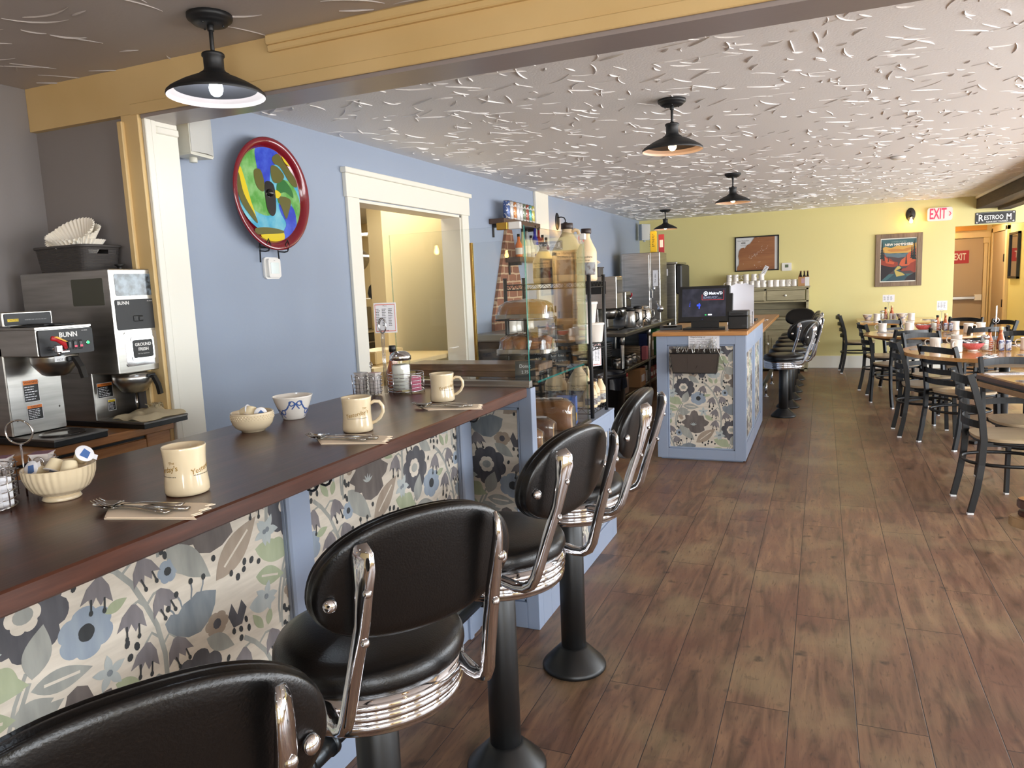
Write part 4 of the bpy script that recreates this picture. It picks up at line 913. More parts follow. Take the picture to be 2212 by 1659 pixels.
# basket of filters on the grinder
weave = mat('charcoal woven plastic', '#4a4644', .6, bump=(1, .0, (1, 1, 1)))
t = thing('storage_basket', 'charcoal woven basket of coffee filters on the tall grinder', 'basket', (-2.955, 2.235, 1.5865)); t.scale = (.9, .9, .95)
b = MB(weave); z0, z1 = 0, .105
for k in range(17):
    z = z0+z1*k/17; s_ = 1+.10*k/17; pl = rrect(-.155*s_, .155*s_, -.095*s_, .095*s_, .03); dz = z1/17
    for (g0, g1) in ((0, 1),): 
        n_ = len(pl)
        for i in range(n_):
            a, c_ = pl[i], pl[(i+1) % n_]; mx_, my_ = (a[0]+c_[0])/2, (a[1]+c_[1])/2
            if k in (12, 13, 14) and mx_ > .14 and abs(a[1]-c_[1]) > .05: 
                for (q0, q1) in ((a, (a[0], a[1]+(c_[1]-a[1])*.3)), ((a[0], a[1]+(c_[1]-a[1])*.7), c_)):
                    b.add([(q0[0]*1.0, q0[1], z), (q1[0], q1[1], z), (q1[0]*1.004+.0, q1[1], z+dz*.85), (q0[0]*1.004, q0[1], z+dz*.85)], [(0, 1, 2, 3)], weave)
                continue
            b.add([(a[0], a[1], z), (c_[0], c_[1], z), (c_[0]*1.012, c_[1]*1.02, z+dz*.5), (a[0]*1.012, a[1]*1.02, z+dz*.5), (c_[0], c_[1], z+dz), (a[0], a[1], z+dz)], [(0, 1, 2, 3), (3, 2, 4, 5)], weave)
b.prism(rrect(-.155, .155, -.095, .095, .03), 0, .003, weave)
pl = rrect(-.176, .176, -.108, .108, .035); b.tube([(x, y, .108) for x, y in pl], .006, weave, 6, closed=True); b.build('basket', t)
filt = mat('white coffee filter paper', '#fdf6e8', .9)
t = thing('filter_stack', 'stack of fluted white coffee filters in the charcoal basket', 'coffee filters', (-2.955, 2.235, 1.605)); t.scale = (1.3, .88, 1.25)
for k, (tx, ty, zz, s_) in enumerate(((0, 0, .03, 1.0), (4, 14, .062, 1.0), (0, 24, .07, .95))):
    b = MB(filt)
    def ff(u, v):
        a = 2*PI*u; r = (.052+.048*v)*s_; fl = 1+(.05*v)*math.cos(36*a); return (r*fl*math.cos(a), r*fl*math.sin(a), .062*v*s_)
    b.T = M_at(0, 0, zz, 0, ty*1.4, tx); b.grid(ff, 216, 5, filt, False, True); b.lathe([(0, 0), (.052*s_, 0)], 36, filt); b.build('filter', t)
# ================================================================ LAMPS, SPEAKERS, WALL PIECES
bulbc = mat('cool white bulb', '#ffffff', .3, emit=('#dfefff', 120)); bulbw = mat('warm bulb', '#ffffff', .3, emit=('#ffc987', 45))
shade_in = mat('pale shade lining', '#b9aaa2', .4, .3)
lampm = mat('matte black lamp metal', '#17181a', .5)
lamps = {}
def ceiling_lamp(loc, label, bulb):
    if bulb.name in lamps: return dup(lamps[bulb.name], loc, 0, label)
    t = thing('pendant_lamp', label, 'lamp', loc, 0, 'black barn shade lamps on the ceiling'); lamps[bulb.name] = t; t.scale = (.755, .755, .86)
    b = MB(lampm); b.lathe([(0, -.040), (.05, -.040), (.075, -.036), (.082, -.030), (.086, -.024), (.096, -.020), (.099, -.014), (.099, -.002), (0, 0)], 40, lampm)
    for a in (40, 160, 280): b.lathe([(0, -.046), (.005, -.044), (.005, -.036)], 8, lampm, True, Matrix.Translation((.055*math.cos(R(a)), .055*math.sin(R(a)), 0)))
    b.build('canopy', t)
    b = MB(lampm); b.cyl(0, 0, -.15, -.03, .0095, lampm, 16); b.cyl(0, 0, -.062, -.036, .015, lampm, 16); b.cyl(0, 0, -.155, -.135, .014, lampm, 16); b.build('stem', t)
    b = MB(lampm)
    b.lathe([(.046, -.146), (.050, -.150), (.050, -.158), (.044, -.162), (.044, -.205), (.047, -.212), (.058, -.222), (.068, -.226), (.070, -.231), (.105, -.243), (.150, -.262), (.185, -.280), (.203, -.290), (.208, -.297), (.214, -.299), (.2165, -.308), (.214, -.313)], 56, lampm)
    b.lathe([(0, -.146), (.046, -.146)], 32, lampm)
    b.lathe([(.214, -.313), (.211, -.309), (.2095, -.301), (.203, -.2965), (.180, -.284)], 56, shade_in); b.lathe([(.180, -.284), (.148, -.268), (.1, -.249), (.05, -.235), (0, -.230)], 56, mat('dark shade lining', '#2c2a2b', .5))
    b.build('shade', t)
    b = MB(bulb); b.lathe([(0, -.312), (.012, -.310), (.022, -.303), (.028, -.292), (.030, -.278), (.026, -.262), (.016, -.247), (.012, -.235)], 24, bulb); b.build('bulb', t)
    return t
ceiling_lamp((-1.943, 2.06, CZ), 'black barn lamp with a bright cool bulb in front of the cream beam', bulbc)
ceiling_lamp((-2.25, .10, CZ), 'black barn lamp behind the counter, out of the photo', bulbc)
ceiling_lamp((-1.0, -.9, CZ), 'black barn lamp behind the camera, out of the photo', bulbc)
ceiling_lamp((.5, .9, CZ), 'black barn lamp over the aisle beside the camera, out of the photo', bulbw)
ceiling_lamp((-.764, 4.159, CZ), 'black barn lamp with a glowing warm bulb, nearest past the beam', bulbw)
ceiling_lamp((-.794, 7.387, CZ), 'black barn lamp over the end of the far counter, second past the beam', bulbw)
ceiling_lamp((-2.036, 10.485, CZ), 'black barn lamp farthest away, in front of the yellow wall', bulbw)
sconce = None
def wall_sconce(loc, rz, label):
    """jar sconce; local +x points out of the wall"""
    global sconce
    if sconce: return dup(sconce, loc, rz, label)
    t = thing('wall_sconce', label, 'lamp', loc, rz, 'jar sconces with warm bulbs'); sconce = t
    b = MB(lampm); b.lathe([(0, .012), (.055, .012), (.062, .006), (.062, 0), (0, 0)], 32, lampm, True, Matrix.Scale(1.55, 4, (0, 0, 1)) @ M_at(0, 0, 0, 0, 0, 90)); b.build('back_plate', t)
    b = MB(lampm); b.tube([(.01, 0, .04), (.05, 0, .045), (.085, 0, .035), (.1, 0, .01), (.1, 0, -.02)], .007, lampm, 10); b.lathe([(0, -.012), (.022, -.018), (.032, -.045), (.0, -.045)], 20, lampm, True, Matrix.Translation((.1, 0, 0))); b.build('arm', t)
    b = MB(jar); b.lathe([(.032, -.045), (.045, -.06), (.047, -.085), (.046, -.14)], 24, jar, True, Matrix.Translation((.1, 0, 0))); b.build('glass_jar', t)
    b = MB(mat('sconce bulb', '#ffffff', .3, emit=('#ffb95a', 60))); b.lathe([(0, -.125), (.013, -.121), (.02, -.108), (.02, -.092), (.012, -.07), (.01, -.045)], 20, None, True, Matrix.Translation((.1, 0, 0))); b.build('bulb', t)
    return t
wall_sconce((-2.783, 8.03, 2.15), 0, 'black arm sconce on the blue wall past the white trim')
wall_sconce((1.15, 12.139, 2.22), -90, 'jar sconce glowing on the yellow wall over the scenic poster')
wall_sconce((1.98, 14.93, 2.08), -90, 'jar sconce glowing inside the restroom passage')
wall_sconce((-3.299, -.44, 1.88), 0, 'jar sconce on the taupe wall behind the counter, out of the photo')
def wall_speaker(loc, rz, label, m):
    t = thing('wall_speaker', label, 'speaker', loc, rz, None)
    b = MB(m); pl = [(0, -.065), (.08, -.082), (.10, -.085), (.10, .085), (.08, .082), (0, .065)]; b.prism(pl, -.12, .12, m); b.prism([(p[0]*.97+.001, p[1]*.97) for p in pl], -.127, .127, m); b.build('cabinet', t)
    b = MB(m); 
    def gf(u, v): y = -.08+.16*u; return (.102+.018*(1-(2*u-1)**2), y, -.115+.23*v)
    b.grid(gf, 10, 2, mat('speaker grille', '#c9cac6', .6, bump=(900, .5, (1, 1, 1)))); b.build('grille', t)
    b = MB(m); b.cyl(.05, 0, -.150, -.127, .018, m, 16); b.box(-.05, .0, -.01, .01, -.12, .12, m, .003); b.build('bracket', t); return t
spkw = mat('off white speaker plastic', '#d5d4c8', .45); spkg = mat('pale grey speaker plastic', '#b9bfc2', .45)
wall_speaker((-2.735, 2.655, 2.225), 10, 'off white speaker tucked behind the white post', spkw)
wall_speaker((-2.69, 11.93, 2.21), -40, 'grey speaker in the far corner above the steel cabinet', spkg)
# round fused-glass charger on an easel hanger
t = thing('glass_platter', 'round art glass platter with a crimson rim hung on the blue wall', 'platter', (-2.745, 3.211, 1.985), 0)
crim = mat('crimson glass', '#76101f', .12, coat=.6); GC = dict(
 b=mat('cobalt glass', '#1c37b8', .1, var=('#3f63d6', 14, (1, 1, 1), 4, .4, .7), coat=.5), t=mat('turquoise glass', '#3b9fc4', .1, var=('#7cc3d2', 12, (1, 1, 1), 4, .4, .7), coat=.5),
 g=mat('green glass', '#4f9a3c', .1, var=('#8cc07a', 14, (1, 1, 1), 4, .4, .7), coat=.5), o=mat('olive glass', '#5b5a22', .1, coat=.5), y=mat('yellow glass', '#d9c31c', .1, coat=.5), k=mat('black glass', '#0c0c0e', .08, coat=.6), d=mat('dark green glass', '#1f6a2c', .1, coat=.5))
b = MB(crim); b.lathe([(0, 0), (.10, .0), (.22, .012), (.275, .034), (.292, .040), (.294, .046), (.288, .050), (.264, .045), (.250, .030), (.244, .018), (0, .012)], 72, crim, True, M_at(0, 0, 0, 0, 0, 90)); b.build('rim', t)
b = MB()
def dish(r): return .0165+.002*(r/.2)**2
def blob(c, pts, ly, q=5):
    # smooth closed outline in polar-ish coordinates (y, z) inside the well, fan-filled and laid on the dish
    P = []
    n_ = len(pts)
    for i in range(n_):
        p0, p1, p2, p3 = [Vector(pts[(i+k) % n_]) for k in (-1, 0, 1, 2)]
        for j in range(q):
            s_ = j/q; P.append(.5*((2*p1)+(-p0+p2)*s_+(2*p0-5*p1+4*p2-p3)*s_*s_+(-p0+3*p1-3*p2+p3)*s_**3))
    W = []
    for p_ in P:
        rr_ = p_.length
        if rr_ > .245: p_ = p_*(.245/rr_)
        W.append(p_)
    tri = tessellate_polygon([[Vector((p_.x, p_.y, 0)) for p_ in W]])
    # subdivide by midpoints so the patch follows the dish
    T = [[W[i] for i in f] for f in tri]
    for _ in range(3):
        N_ = []
        for a, c_, d_ in T: m1, m2, m3 = (a+c_)/2, (c_+d_)/2, (d_+a)/2; N_ += [[a, m1, m3], [m1, c_, m2], [m3, m2, d_], [m1, m2, m3]]
        T = N_
    for f in T: b.add([(dish(p_.length)+.0006*ly+.002, p_.x, p_.y) for p_ in f], [(0, 1, 2)], GC[c], True)
U = .247
S = lambda *a: [(x*U, z*U) for x, z in a]
blob('t', [(.243*math.cos(a), .205*math.sin(a)) for a in [2*PI*i/16 for i in range(16)]], 0)
blob('g', S((-.45, .93), (-.15, .85), (-.25, .5), (-.2, .1), (.1, -.25), (-.1, -.45), (-.55, -.35), (-.8, -.05), (-.95, .3), (-.8, .7)), 1)
blob('b', S((-.35, .93), (.0, 1.0), (.35, .92), (.28, .7), (.08, .55), (.0, .1), (-.1, .15), (-.25, .3), (-.35, .6)), 2)
blob('g', S((.3, .3), (.65, .35), (.9, .1), (.98, -.3), (.8, -.7), (.75, -.35), (.6, -.05), (.25, -.15)), 1.5)
blob('d', S((.25, .25), (.45, .38), (.7, .2), (.75, .0), (.5, .1), (.25, .05)), 2.5)
blob('b', S((.3, -.15), (.7, -.2), (.8, -.5), (.72, -.75), (.35, -.98), (.25, -.85), (.45, -.6), (.3, -.35)), 2.2)
blob('y', S((-.35, -.95), (-.05, -1.0), (.3, -.98), (.32, -.78), (-.1, -.82), (-.38, -.78)), 3); blob('o', S((-.55, -.74), (-.1, -.70), (.3, -.74), (.3, -.80), (-.2, -.84), (-.5, -.86)), 4)
blob('y', S((-.95, .25), (-.85, .5), (-.72, .2), (-.6, -.2), (-.5, -.5), (-.72, -.35), (-.88, -.1)), 3); blob('o', S((-1.0, .3), (-.9, .35), (-.8, -.05), (-.5, -.5), (-.5, -.62), (-.85, -.3), (-.98, .0)), 4)
blob('o', S((.15, .8), (.35, .9), (.55, .72), (.85, .45), (.9, .25), (.7, .3), (.4, .62), (.2, .68)), 4); blob('y', S((.42, .95), (.6, .84), (.72, .68), (.55, .75)), 3)
blob('o', S((.1, .62), (.3, .62), (.5, .45), (.35, .3), (.15, .28), (.08, .42)), 4); blob('o', S((-.45, .45), (-.25, .5), (-.15, .25), (-.2, .05), (-.4, .15)), 4)
blob('o', S((.25, -.02), (.65, -.05), (.55, -.35), (.45, -.48), (.35, -.28)), 4.5); blob('y', S((.18, .12), (.35, .05), (.25, -.05), (.15, -.02)), 5)
blob('k', S((-.13, .25), (.05, .28), (.16, .15), (.15, -.3), (.02, -.45), (-.12, -.32), (-.16, .0)), 5)
b.build('glass_well', t)
b = MB(GC['k']); b.lathe([(.022, 0), (.020, .012), (.012, .020), (0, .023)], 20, GC['k'], True, M_at(.020, 0, .01, 0, 0, 90)); b.build('centre_boss', t)
t = thing('plate_hanger', 'black wire easel holding the art glass platter', 'plate hanger', (-2.762, 3.211, 1.69))
b = MB(blackm)
for y in (-.075, .075):
    b.tube([(0, y, -.06), (0, y*.92, .03), (.0, y*.8, .12)], .004, blackm, 6); b.tube([(0, y, .0), (.04, y, -.005), (.062, y, -.002)], .0035, blackm, 6)
    b.tube([(.064, y, 0), (.064, y-.016, .03), (.066, y, .06), (.064, y+.016, .03)], .0032, blackm, 6, closed=True)
b.tube([(0, -.075, .02), (.0, .075, .02)], .0035, blackm, 6); b.build('easel', t)
# thermostats
t = thing('wall_thermostat', 'boxy white thermostat under the art glass platter', 'thermostat', (-2.783, 3.235, 1.60))
b = MB(whitep); b.prism(rrect(-.062, .062, -.058, .058, .02), 0, .012, whitep, FX(0, 0, 0)); b.prism(rrect(-.048, .048, -.050, .050, .012), .012, .03, whitep, FX(0, 0, 0)); b.build('housing', t)
b = MB(mat('pale lcd', '#cfdcdc', .1)); b.prism(rrect(-.032, .032, -.030, .030, .004), .030, .0315, None, FX(0, 0.0, 0)); b.text('Lux', .008, ink, FX(.0305, 0, .041), ext=0); b.build('screen', t)
t = thing('wall_thermostat', 'white thermostat with a small grey screen beside the framed map', 'thermostat', (-.511, 12.139, 1.56))
b = MB(whitep); b.prism(rrect(-.07, .07, -.06, .06, .012), 0, .022, whitep, FYn(0, 0, 0)); b.build('housing', t)
b = MB(mat('dark lcd', '#5b6a54', .2)); b.box(-.025, .025, -.0235, -.022, -.01, .035, None); b.build('screen', t)
b = MB(whitep); b.lathe([(0, -.018), (.045, -.018), (.058, -.01), (.06, 0)], 28, whitep); single('smoke_detector', b, 'round white smoke detector on the textured ceiling', 'smoke detector', (.584, 7.307, CZ-.003))
# rustic beam
rust = wood('rustic grey brown beam', '#241b15', '#54422f', 'y', .7, 0, 7, '#3a2d22')
b = MB(rust); b.box(1.955, 2.20, 4.4, 12.138, 2.235, 2.375, rust, .008); b.box(2.20, 2.36, 4.4, 12.1, 2.20, 2.37, rust, .01); struct('trim_9', b)
b = MB(ceilm); b.box(1.94, 2.3, 4.4, 12.138, 2.375, CZ, ceilm, .006); struct('trim_10', b)

# framed wooden map
t = thing('framed_map', 'black framed wooden relief map of mountain peaks', 'picture', (-.948, 12.139, 1.785), 0)
b = MB(blackm)
for q in ((-.325, .325, .25, .268), (-.325, .325, -.268, -.25), (-.325, -.307, -.268, .268), (.307, .325, -.268, .268)): b.box(q[0], q[1], -.03, 0, q[2], q[3], blackm, .003)
b.build('frame', t)
b = MB(mat('map mat board', '#d9dbdd', .6)); b.box(-.308, .308, -.012, -.008, -.252, .252); 
b.text('New Hampshire', .026, ink, FYn(-.20, -.0125, .205), ext=0); b.text('4000', .04, ink, FYn(-.20, -.0125, .168), ext=0, sx=.8, bold=.001); b.text('Footers', .024, ink, FYn(-.20, -.0125, .132), ext=0); b.build('mat_board', t)
b = MB(wood('map plywood', '#7d4f31', '#9d6a42', 'x', .5, 0, 5, '#8f5c39')); q = FYn(0, 0, 0)
b.prism([(-.295, -.25), (-.29, -.2), (-.265, -.16), (-.26, -.09), (-.275, -.03), (-.262, .05), (-.235, .09), (-.195, .1), (-.18, .085), (-.165, .105), (-.14, .14), (-.105, .15), (-.065, .2), (-.03, .25), (.262, .25), (.262, -.25)], .012, .019, None, q); b.build('relief', t)
b = MB(whitep); rr = random.Random(2)
pk = [(.02, .24), (.03, .18), (.07, .1), (.08, .11), (.16, .11), (.15, .09), (.14, .07), (.12, .06), (-.2, -.15)]
for i in range(38): tt = rr.random(); pk.append((-.11+.2*tt+rr.gauss(0, .012), -.06+.11*tt+rr.gauss(0, .014)))
for i in range(8): pk.append((rr.uniform(-.04, .06), rr.uniform(-.22, -.1)))
for x, z in pk: b.lathe([(.0035, 0), (.0025, .004), (0, .005)], 6, whitep, True, FYn(x, -.0185, z))
o = b.build('map_pins', t); tag(o, None, None, None, None)
# scenic poster (a plain mountain river view of its own)
t = thing('framed_poster', 'wood framed autumn river poster lettered NEW HAMPSHIRE', 'picture', (1.009, 12.139, 1.585), 0)
oakf = wood('grey oak frame', '#5f4d3d', '#8b7660', 'z', .5, 0, 10)
b = MB(oakf)
for q in ((-.236, .236, .314, .378), (-.236, .236, -.378, -.314), (-.302, -.236, -.378, .378), (.236, .302, -.378, .378)): b.box(q[0], q[1], -.03, 0, q[2], q[3], oakf, .004)
b.build('frame', t)
PP = {k: mat('poster '+k, v, .55) for k, v in dict(sky='#3f6468', cloud='#c99f50', cloud2='#b98040', far='#5a707a', mid='#4a3a3c', red='#8f3a2a', org='#c05a38', dark='#241d22', river='#b9a55a', wat='#2b4a55', pine='#1b2a2a', edge='#ece8dc').items()}
b = MB(); q = FYn(0, 0, 0)
def pp(c, ly, pts): b.add([(x, -.010-.0002*ly, z) for x, z in pts], [tuple(range(len(pts)))], PP[c])
b.box(-.24, .24, -.009, -.006, -.316, .316, PP['edge']); pp('sky', 1, [(-.226, -.3), (.226, -.3), (.226, .3), (-.226, .3)])
pp('cloud', 2, [(-.226, .17), (-.17, .2), (-.1, .175), (-.05, .195), (0, .21), (.06, .195), (.1, .2), (.15, .22), (.226, .235), (.226, .1), (-.226, .1)]); pp('cloud2', 3, [(-.15, .15), (-.08, .165), (0, .16), (.05, .15), (.16, .18), (.2, .16), (.1, .12), (-.1, .12)])
pp('far', 4, [(-.226, .12), (-.12, .1), (-.05, .085), (0, .1), (.05, .08), (.12, .1), (.226, .06), (.226, -.05), (-.226, -.05)]); pp('mid', 5, [(-.226, .06), (-.1, .05), (0, .03), (.1, .04), (.226, .05), (.226, -.2), (-.226, -.2)])
pp('red', 6, [(-.226, .1), (-.18, .09), (-.15, .04), (-.1, .02), (-.06, -.02), (-.01, -.03), (0, -.09), (-.08, -.1), (-.226, -.08)]); pp('org', 6, [(.226, .17), (.18, .13), (.13, .1), (.09, .04), (.04, .0), (.02, -.04), (.01, -.09), (.1, -.09), (.226, -.06)])
pp('org', 7, [(-.19, .06), (-.15, .03), (-.11, -.01), (-.05, -.03), (-.06, -.06), (-.16, -.04)]); pp('dark', 7, [(-.226, -.06), (-.1, -.1), (-.03, -.11), (-.06, -.15), (-.12, -.2), (-.226, -.3)]); pp('red', 8, [(.226, -.02), (.16, -.05), (.1, -.12), (.02, -.13), (.05, -.16), (.16, -.16), (.226, -.2)])
pp('wat', 8, [(-.02, -.08), (.03, -.08), (.06, -.12), (.02, -.16), (.1, -.2), (.14, -.3), (-.16, -.3), (-.05, -.2), (-.06, -.15)]); pp('river', 9, [(-.01, -.09), (.02, -.09), (.04, -.12), (-.03, -.15), (.06, -.19), (.09, -.22), (-.02, -.24), (-.03, -.21), (-.05, -.15)])
pp('dark', 9, [(.12, -.24), (.226, -.18), (.226, -.3), (.08, -.3)])
for x, z, h in ((-.215, .02, .27), (-.19, .0, .16), (.2, .0, .29), (.17, .02, .2), (.1, -.06, .15), (-.13, -.02, .08)):
    for k in range(6): zz = z+h*k/7; w_ = .022*(1-k/7)*h/.2; pp('pine', 10+k*.1, [(x-w_, zz), (x+w_, zz), (x, zz+h/4)])
b.text('UNITED STATES', .022, mat('poster lettering faint', '#9fb7ad', .5), FYn(0, -.0126, .262), ext=0, sx=1.25); b.text('NEW HAMPSHIRE', .050, PP['edge'], FYn(0, -.0128, .222), ext=0, bold=.0015, sx=.92); b.build('print', t)
# exit sign, lit letters
t = thing('exit_sign', 'white lit EXIT sign with red letters and an arrow', 'sign', (1.511, 12.139, 2.197), 0)
b = MB(whitep); b.prism(rrect(-.155, .155, -.092, .092, .03), 0, .045, whitep, FYn(0, 0, 0)); b.build('housing', t)
er = mat('lit red letters', '#e02848', .4, emit=('#ff2a4a', .7)); b = MB(er)
b.text('EXIT', .205, er, FYn(-.025, -.0465, 0), ext=.001, sx=.50, bold=.003); b.tube([(.115, -.047, .03), (.138, -.047, .0), (.115, -.047, -.03)], .0055, er, 4); b.build('lettering', t)
t = thing('restroom_sign', 'black RESTROOM sign with white lettering above the passage', 'sign', (2.185, 12.139, 2.105), 0)
blk = mat('black sign enamel', '#15171b', .3); b = MB(blk); b.prism(rrect(-.237, .237, -.078, .078, .012), 0, .006, blk, FYn(0, 0, 0)); b.build('plate', t)
sw = mat('sign white', '#e3e4e2', .5); b = MB(sw); q = FYn(0, -.0065, 0)
b.text('R', .125, sw, FYn(-.172, -.0065, -.002), ext=0, bold=.003, sx=.8); b.text('ESTROO', .086, sw, FYn(-.018, -.0065, .0), ext=0, bold=.002, sx=.70); b.text('M', .115, sw, FYn(.160, -.0065, -.002), ext=0, bold=.003, sx=.72)
b.text('PLEASE SEAT YOURSELF', .024, sw, FYn(.02, -.0065, -.055), ext=0, bold=.0005)
for sx_ in (-1, 1):
    for sz_ in (-1, 1): b.prism([(sx_*.225, sz_*.068), (sx_*.205, sz_*.066), (sx_*.198, sz_*.055), (sx_*.212, sz_*.058), (sx_*.214, sz_*.044), (sx_*.222, sz_*.05)][::sx_*sz_], .0062, .0066, sw, FYn(0, 0, 0))
for z in (-.070, .069): b.box(-.19, .19, -.0068, -.006, z, z+.0015, sw)
b.build('lettering', t)
t = thing('exit_sign', 'red EXIT plate with white letters on the beige door', 'sign', (2.19, 14.939, 1.615), 0)
b = MB(mat('exit red enamel', '#a81c26', .4)); b.box(-.138, .138, -.006, 0, -.11, .11); b.build('plate', t)
b = MB(sw); b.text('EXIT', .165, sw, FYn(0, -.0065, 0), ext=0, sx=.55, bold=.002); b.build('lettering', t)
t = thing('framed_mirror', 'narrow framed mirror on the passage side wall', 'mirror', (2.659, 13.20, 1.585), 0)
b = MB(blackm); 
for q in ((-.29, .29, .31, .345), (-.29, .29, -.345, -.31), (-.29, -.255, -.345, .345), (.255, .29, -.345, .345)): b.box(-.04, 0, q[0], q[1], q[2], q[3], blackm, .003)
b.build('frame', t); b = MB(mat('mirror glass', '#c9c9c9', .04, 1.0)); b.box(-.02, -.005, -.256, .256, -.311, .311); b.build('mirror_glass', t)
# ================================================================ DISPLAY CASE
t = thing('display_case', 'pale blue panelled bakery case at the end of the counter', 'display case', (-1.40, 3.37, 0))
L = Matrix.Translation((1.40, -3.37, 0))
b = MB(ppaint); b.T = L.copy()
b.box(-1.72, -1.105, 2.76, 3.995, .0, .72, ppaint); b.box(-1.72, -1.135, 2.76, 2.775, .72, 1.0, ppaint)
b.box(-1.720, -1.083, 2.760, 4.01, .725, .738, ppaint)
b.box(-1.135, -1.083, 2.732, 2.785, .0, 1.035, ppaint, .002); b.box(-1.735, -1.68, 2.732, 2.785, 0, 1.035, ppaint, .002)
b.build('body', t)
def frame_face(b, mx, x0, x1, y0, y1, wl, wr, wb, wt, oxy, th=.022):
    """rails, stiles, bead and papered panel on a face"""
    def q(a, c, d, e, z0, z1, m=ppaint, cc=.002):
        bb = MB(m); bb.box(a, c, d, e, z0, z1, m, cc); b.add([tuple(mx @ Vector(p)) for p in bb.v], bb.f, m)
    q(x0, x0+wl, y0, y1, 0, th); q(x1-wr, x1, y0, y1, 0, th); q(x0+wl, x1-wr, y0, y0+wb, 0, th); q(x0+wl, x1-wr, y1-wt, y1, 0, th)
    X0, X1, Y0, Y1 = x0+wl, x1-wr, y0+wb, y1-wt
    for a in ((X0, X0+.014, Y0, Y1), (X1-.014, X1, Y0, Y1), (X0, X1, Y0, Y0+.014), (X0, X1, Y1-.014, Y1)): q(*a, 0, th*.62, ppaint, .004)
    wallpaper(b, mx @ Matrix.Translation((0, 0, .004)), X0, X1, Y0, Y1, *oxy)
b = MB(ppaint); b.T = L.copy(); frame_face(b, FX(-1.105, 0, 0), 2.785, 4.005, 0, .725, .10, .085, .115, .085, (3.2, .35)); b.build('aisle_panel', t)
b = MB(ppaint); b.T = L.copy(); frame_face(b, FYn(0, 2.755, 0), -1.68, -1.085, 0, 1.0, .09, .055, .115, .045, (-1.30, .70)); b.build('end_panel', t)
b = MB(steel); b.T = L.copy(); b.box(-1.735, -1.082, 2.722, 2.752, 1.040, 1.066, steel, .002); b.box(-1.735, -1.082, 2.715, 2.73, 1.040, 1.048, steel, .001); b.box(-1.11, -1.082, 2.735, 3.56, .738, .755, steel, .002); b.build('metal_rail', t)
edge = mat('green glass edge', '#1f7d78', .15); edge2 = glass_mat('dim glass edge', (.45, .62, .58))
def pane(name, x0, x1, y0, y1, z0, z1, axis, e1=True):
    b = MB(clear); b.T = L.copy()
    V = [(x0,y0,z0),(x1,y0,z0),(x1,y1,z0),(x0,y1,z0),(x0,y0,z1),(x1,y0,z1),(x1,y1,z1),(x0,y1,z1)]
    F = dict(b=(0,3,2,1), t=(4,5,6,7), y0=(0,1,5,4), x1=(1,2,6,5), y1=(2,3,7,6), x0=(3,0,4,7))
    big = {'y': ('y0', 'y1'), 'x': ('x0', 'x1'), 'z': ('t', 'b')}[axis]
    for k, f in F.items(): b.add(V, [f], clear if k in big else (edge if e1 and k == 'x1' else edge2))
    return b.build(name, t)
pane('glass_pane', -1.705, -1.087, 2.732, 2.740, 1.060, 1.685, 'y'); pane('glass_pane', -1.093, -1.085, 2.742, 3.53, .755, 1.682, 'x', False)
pane('glass_pane', -1.70, -1.095, 3.532, 3.54, .76, 1.68, 'y', False); pane('glass_shelf', -1.70, -1.10, 2.86, 3.52, 1.040, 1.048, 'z')
b = MB(brass); b.T = L.copy(); b.box(-1.712, -1.700, 3.526, 3.545, .74, 1.682, brass); b.box(-1.20, -1.155, 2.725, 2.746, 1.672, 1.70, brass, .001); b.build('brass_corner', t)
b = MB(whitep); b.T = L.copy(); b.box(-1.105, -1.08, 3.518, 3.548, 1.66, 1.69, whitep, .002); b.box(-1.15, -1.10, 2.728, 2.746, 1.672, 1.70, whitep, .002); b.build('glass_clip', t)
b = MB(walnut); b.T = L.copy(); b.box(-1.70, -1.12, 2.76, 3.5, .7385, .752, walnut, .002); b.build('case_floor', t)
# thick boards across the case
wd = wood('dark rustic board', '#54402f', '#98795a', 'x', .4, .2, 8, '#755941')
b = MB(wd); b.box(-.36, .30, -.085, .085, 0, .032, wd, .003); single('wooden_board', b, 'thick dark walnut board lying inside the bakery case glass', 'board', (-1.42, 3.02, 1.078))
b = MB(wd); b.box(-.33, .26, -.04, .04, -.028, 0, wd, .003); b.box(-.25, -.17, -.03, .03, -.029, -.0, wd); single('wooden_board', b, 'lower walnut cleat under the board in the bakery case', 'board', (-1.42, 3.0, 1.0775))
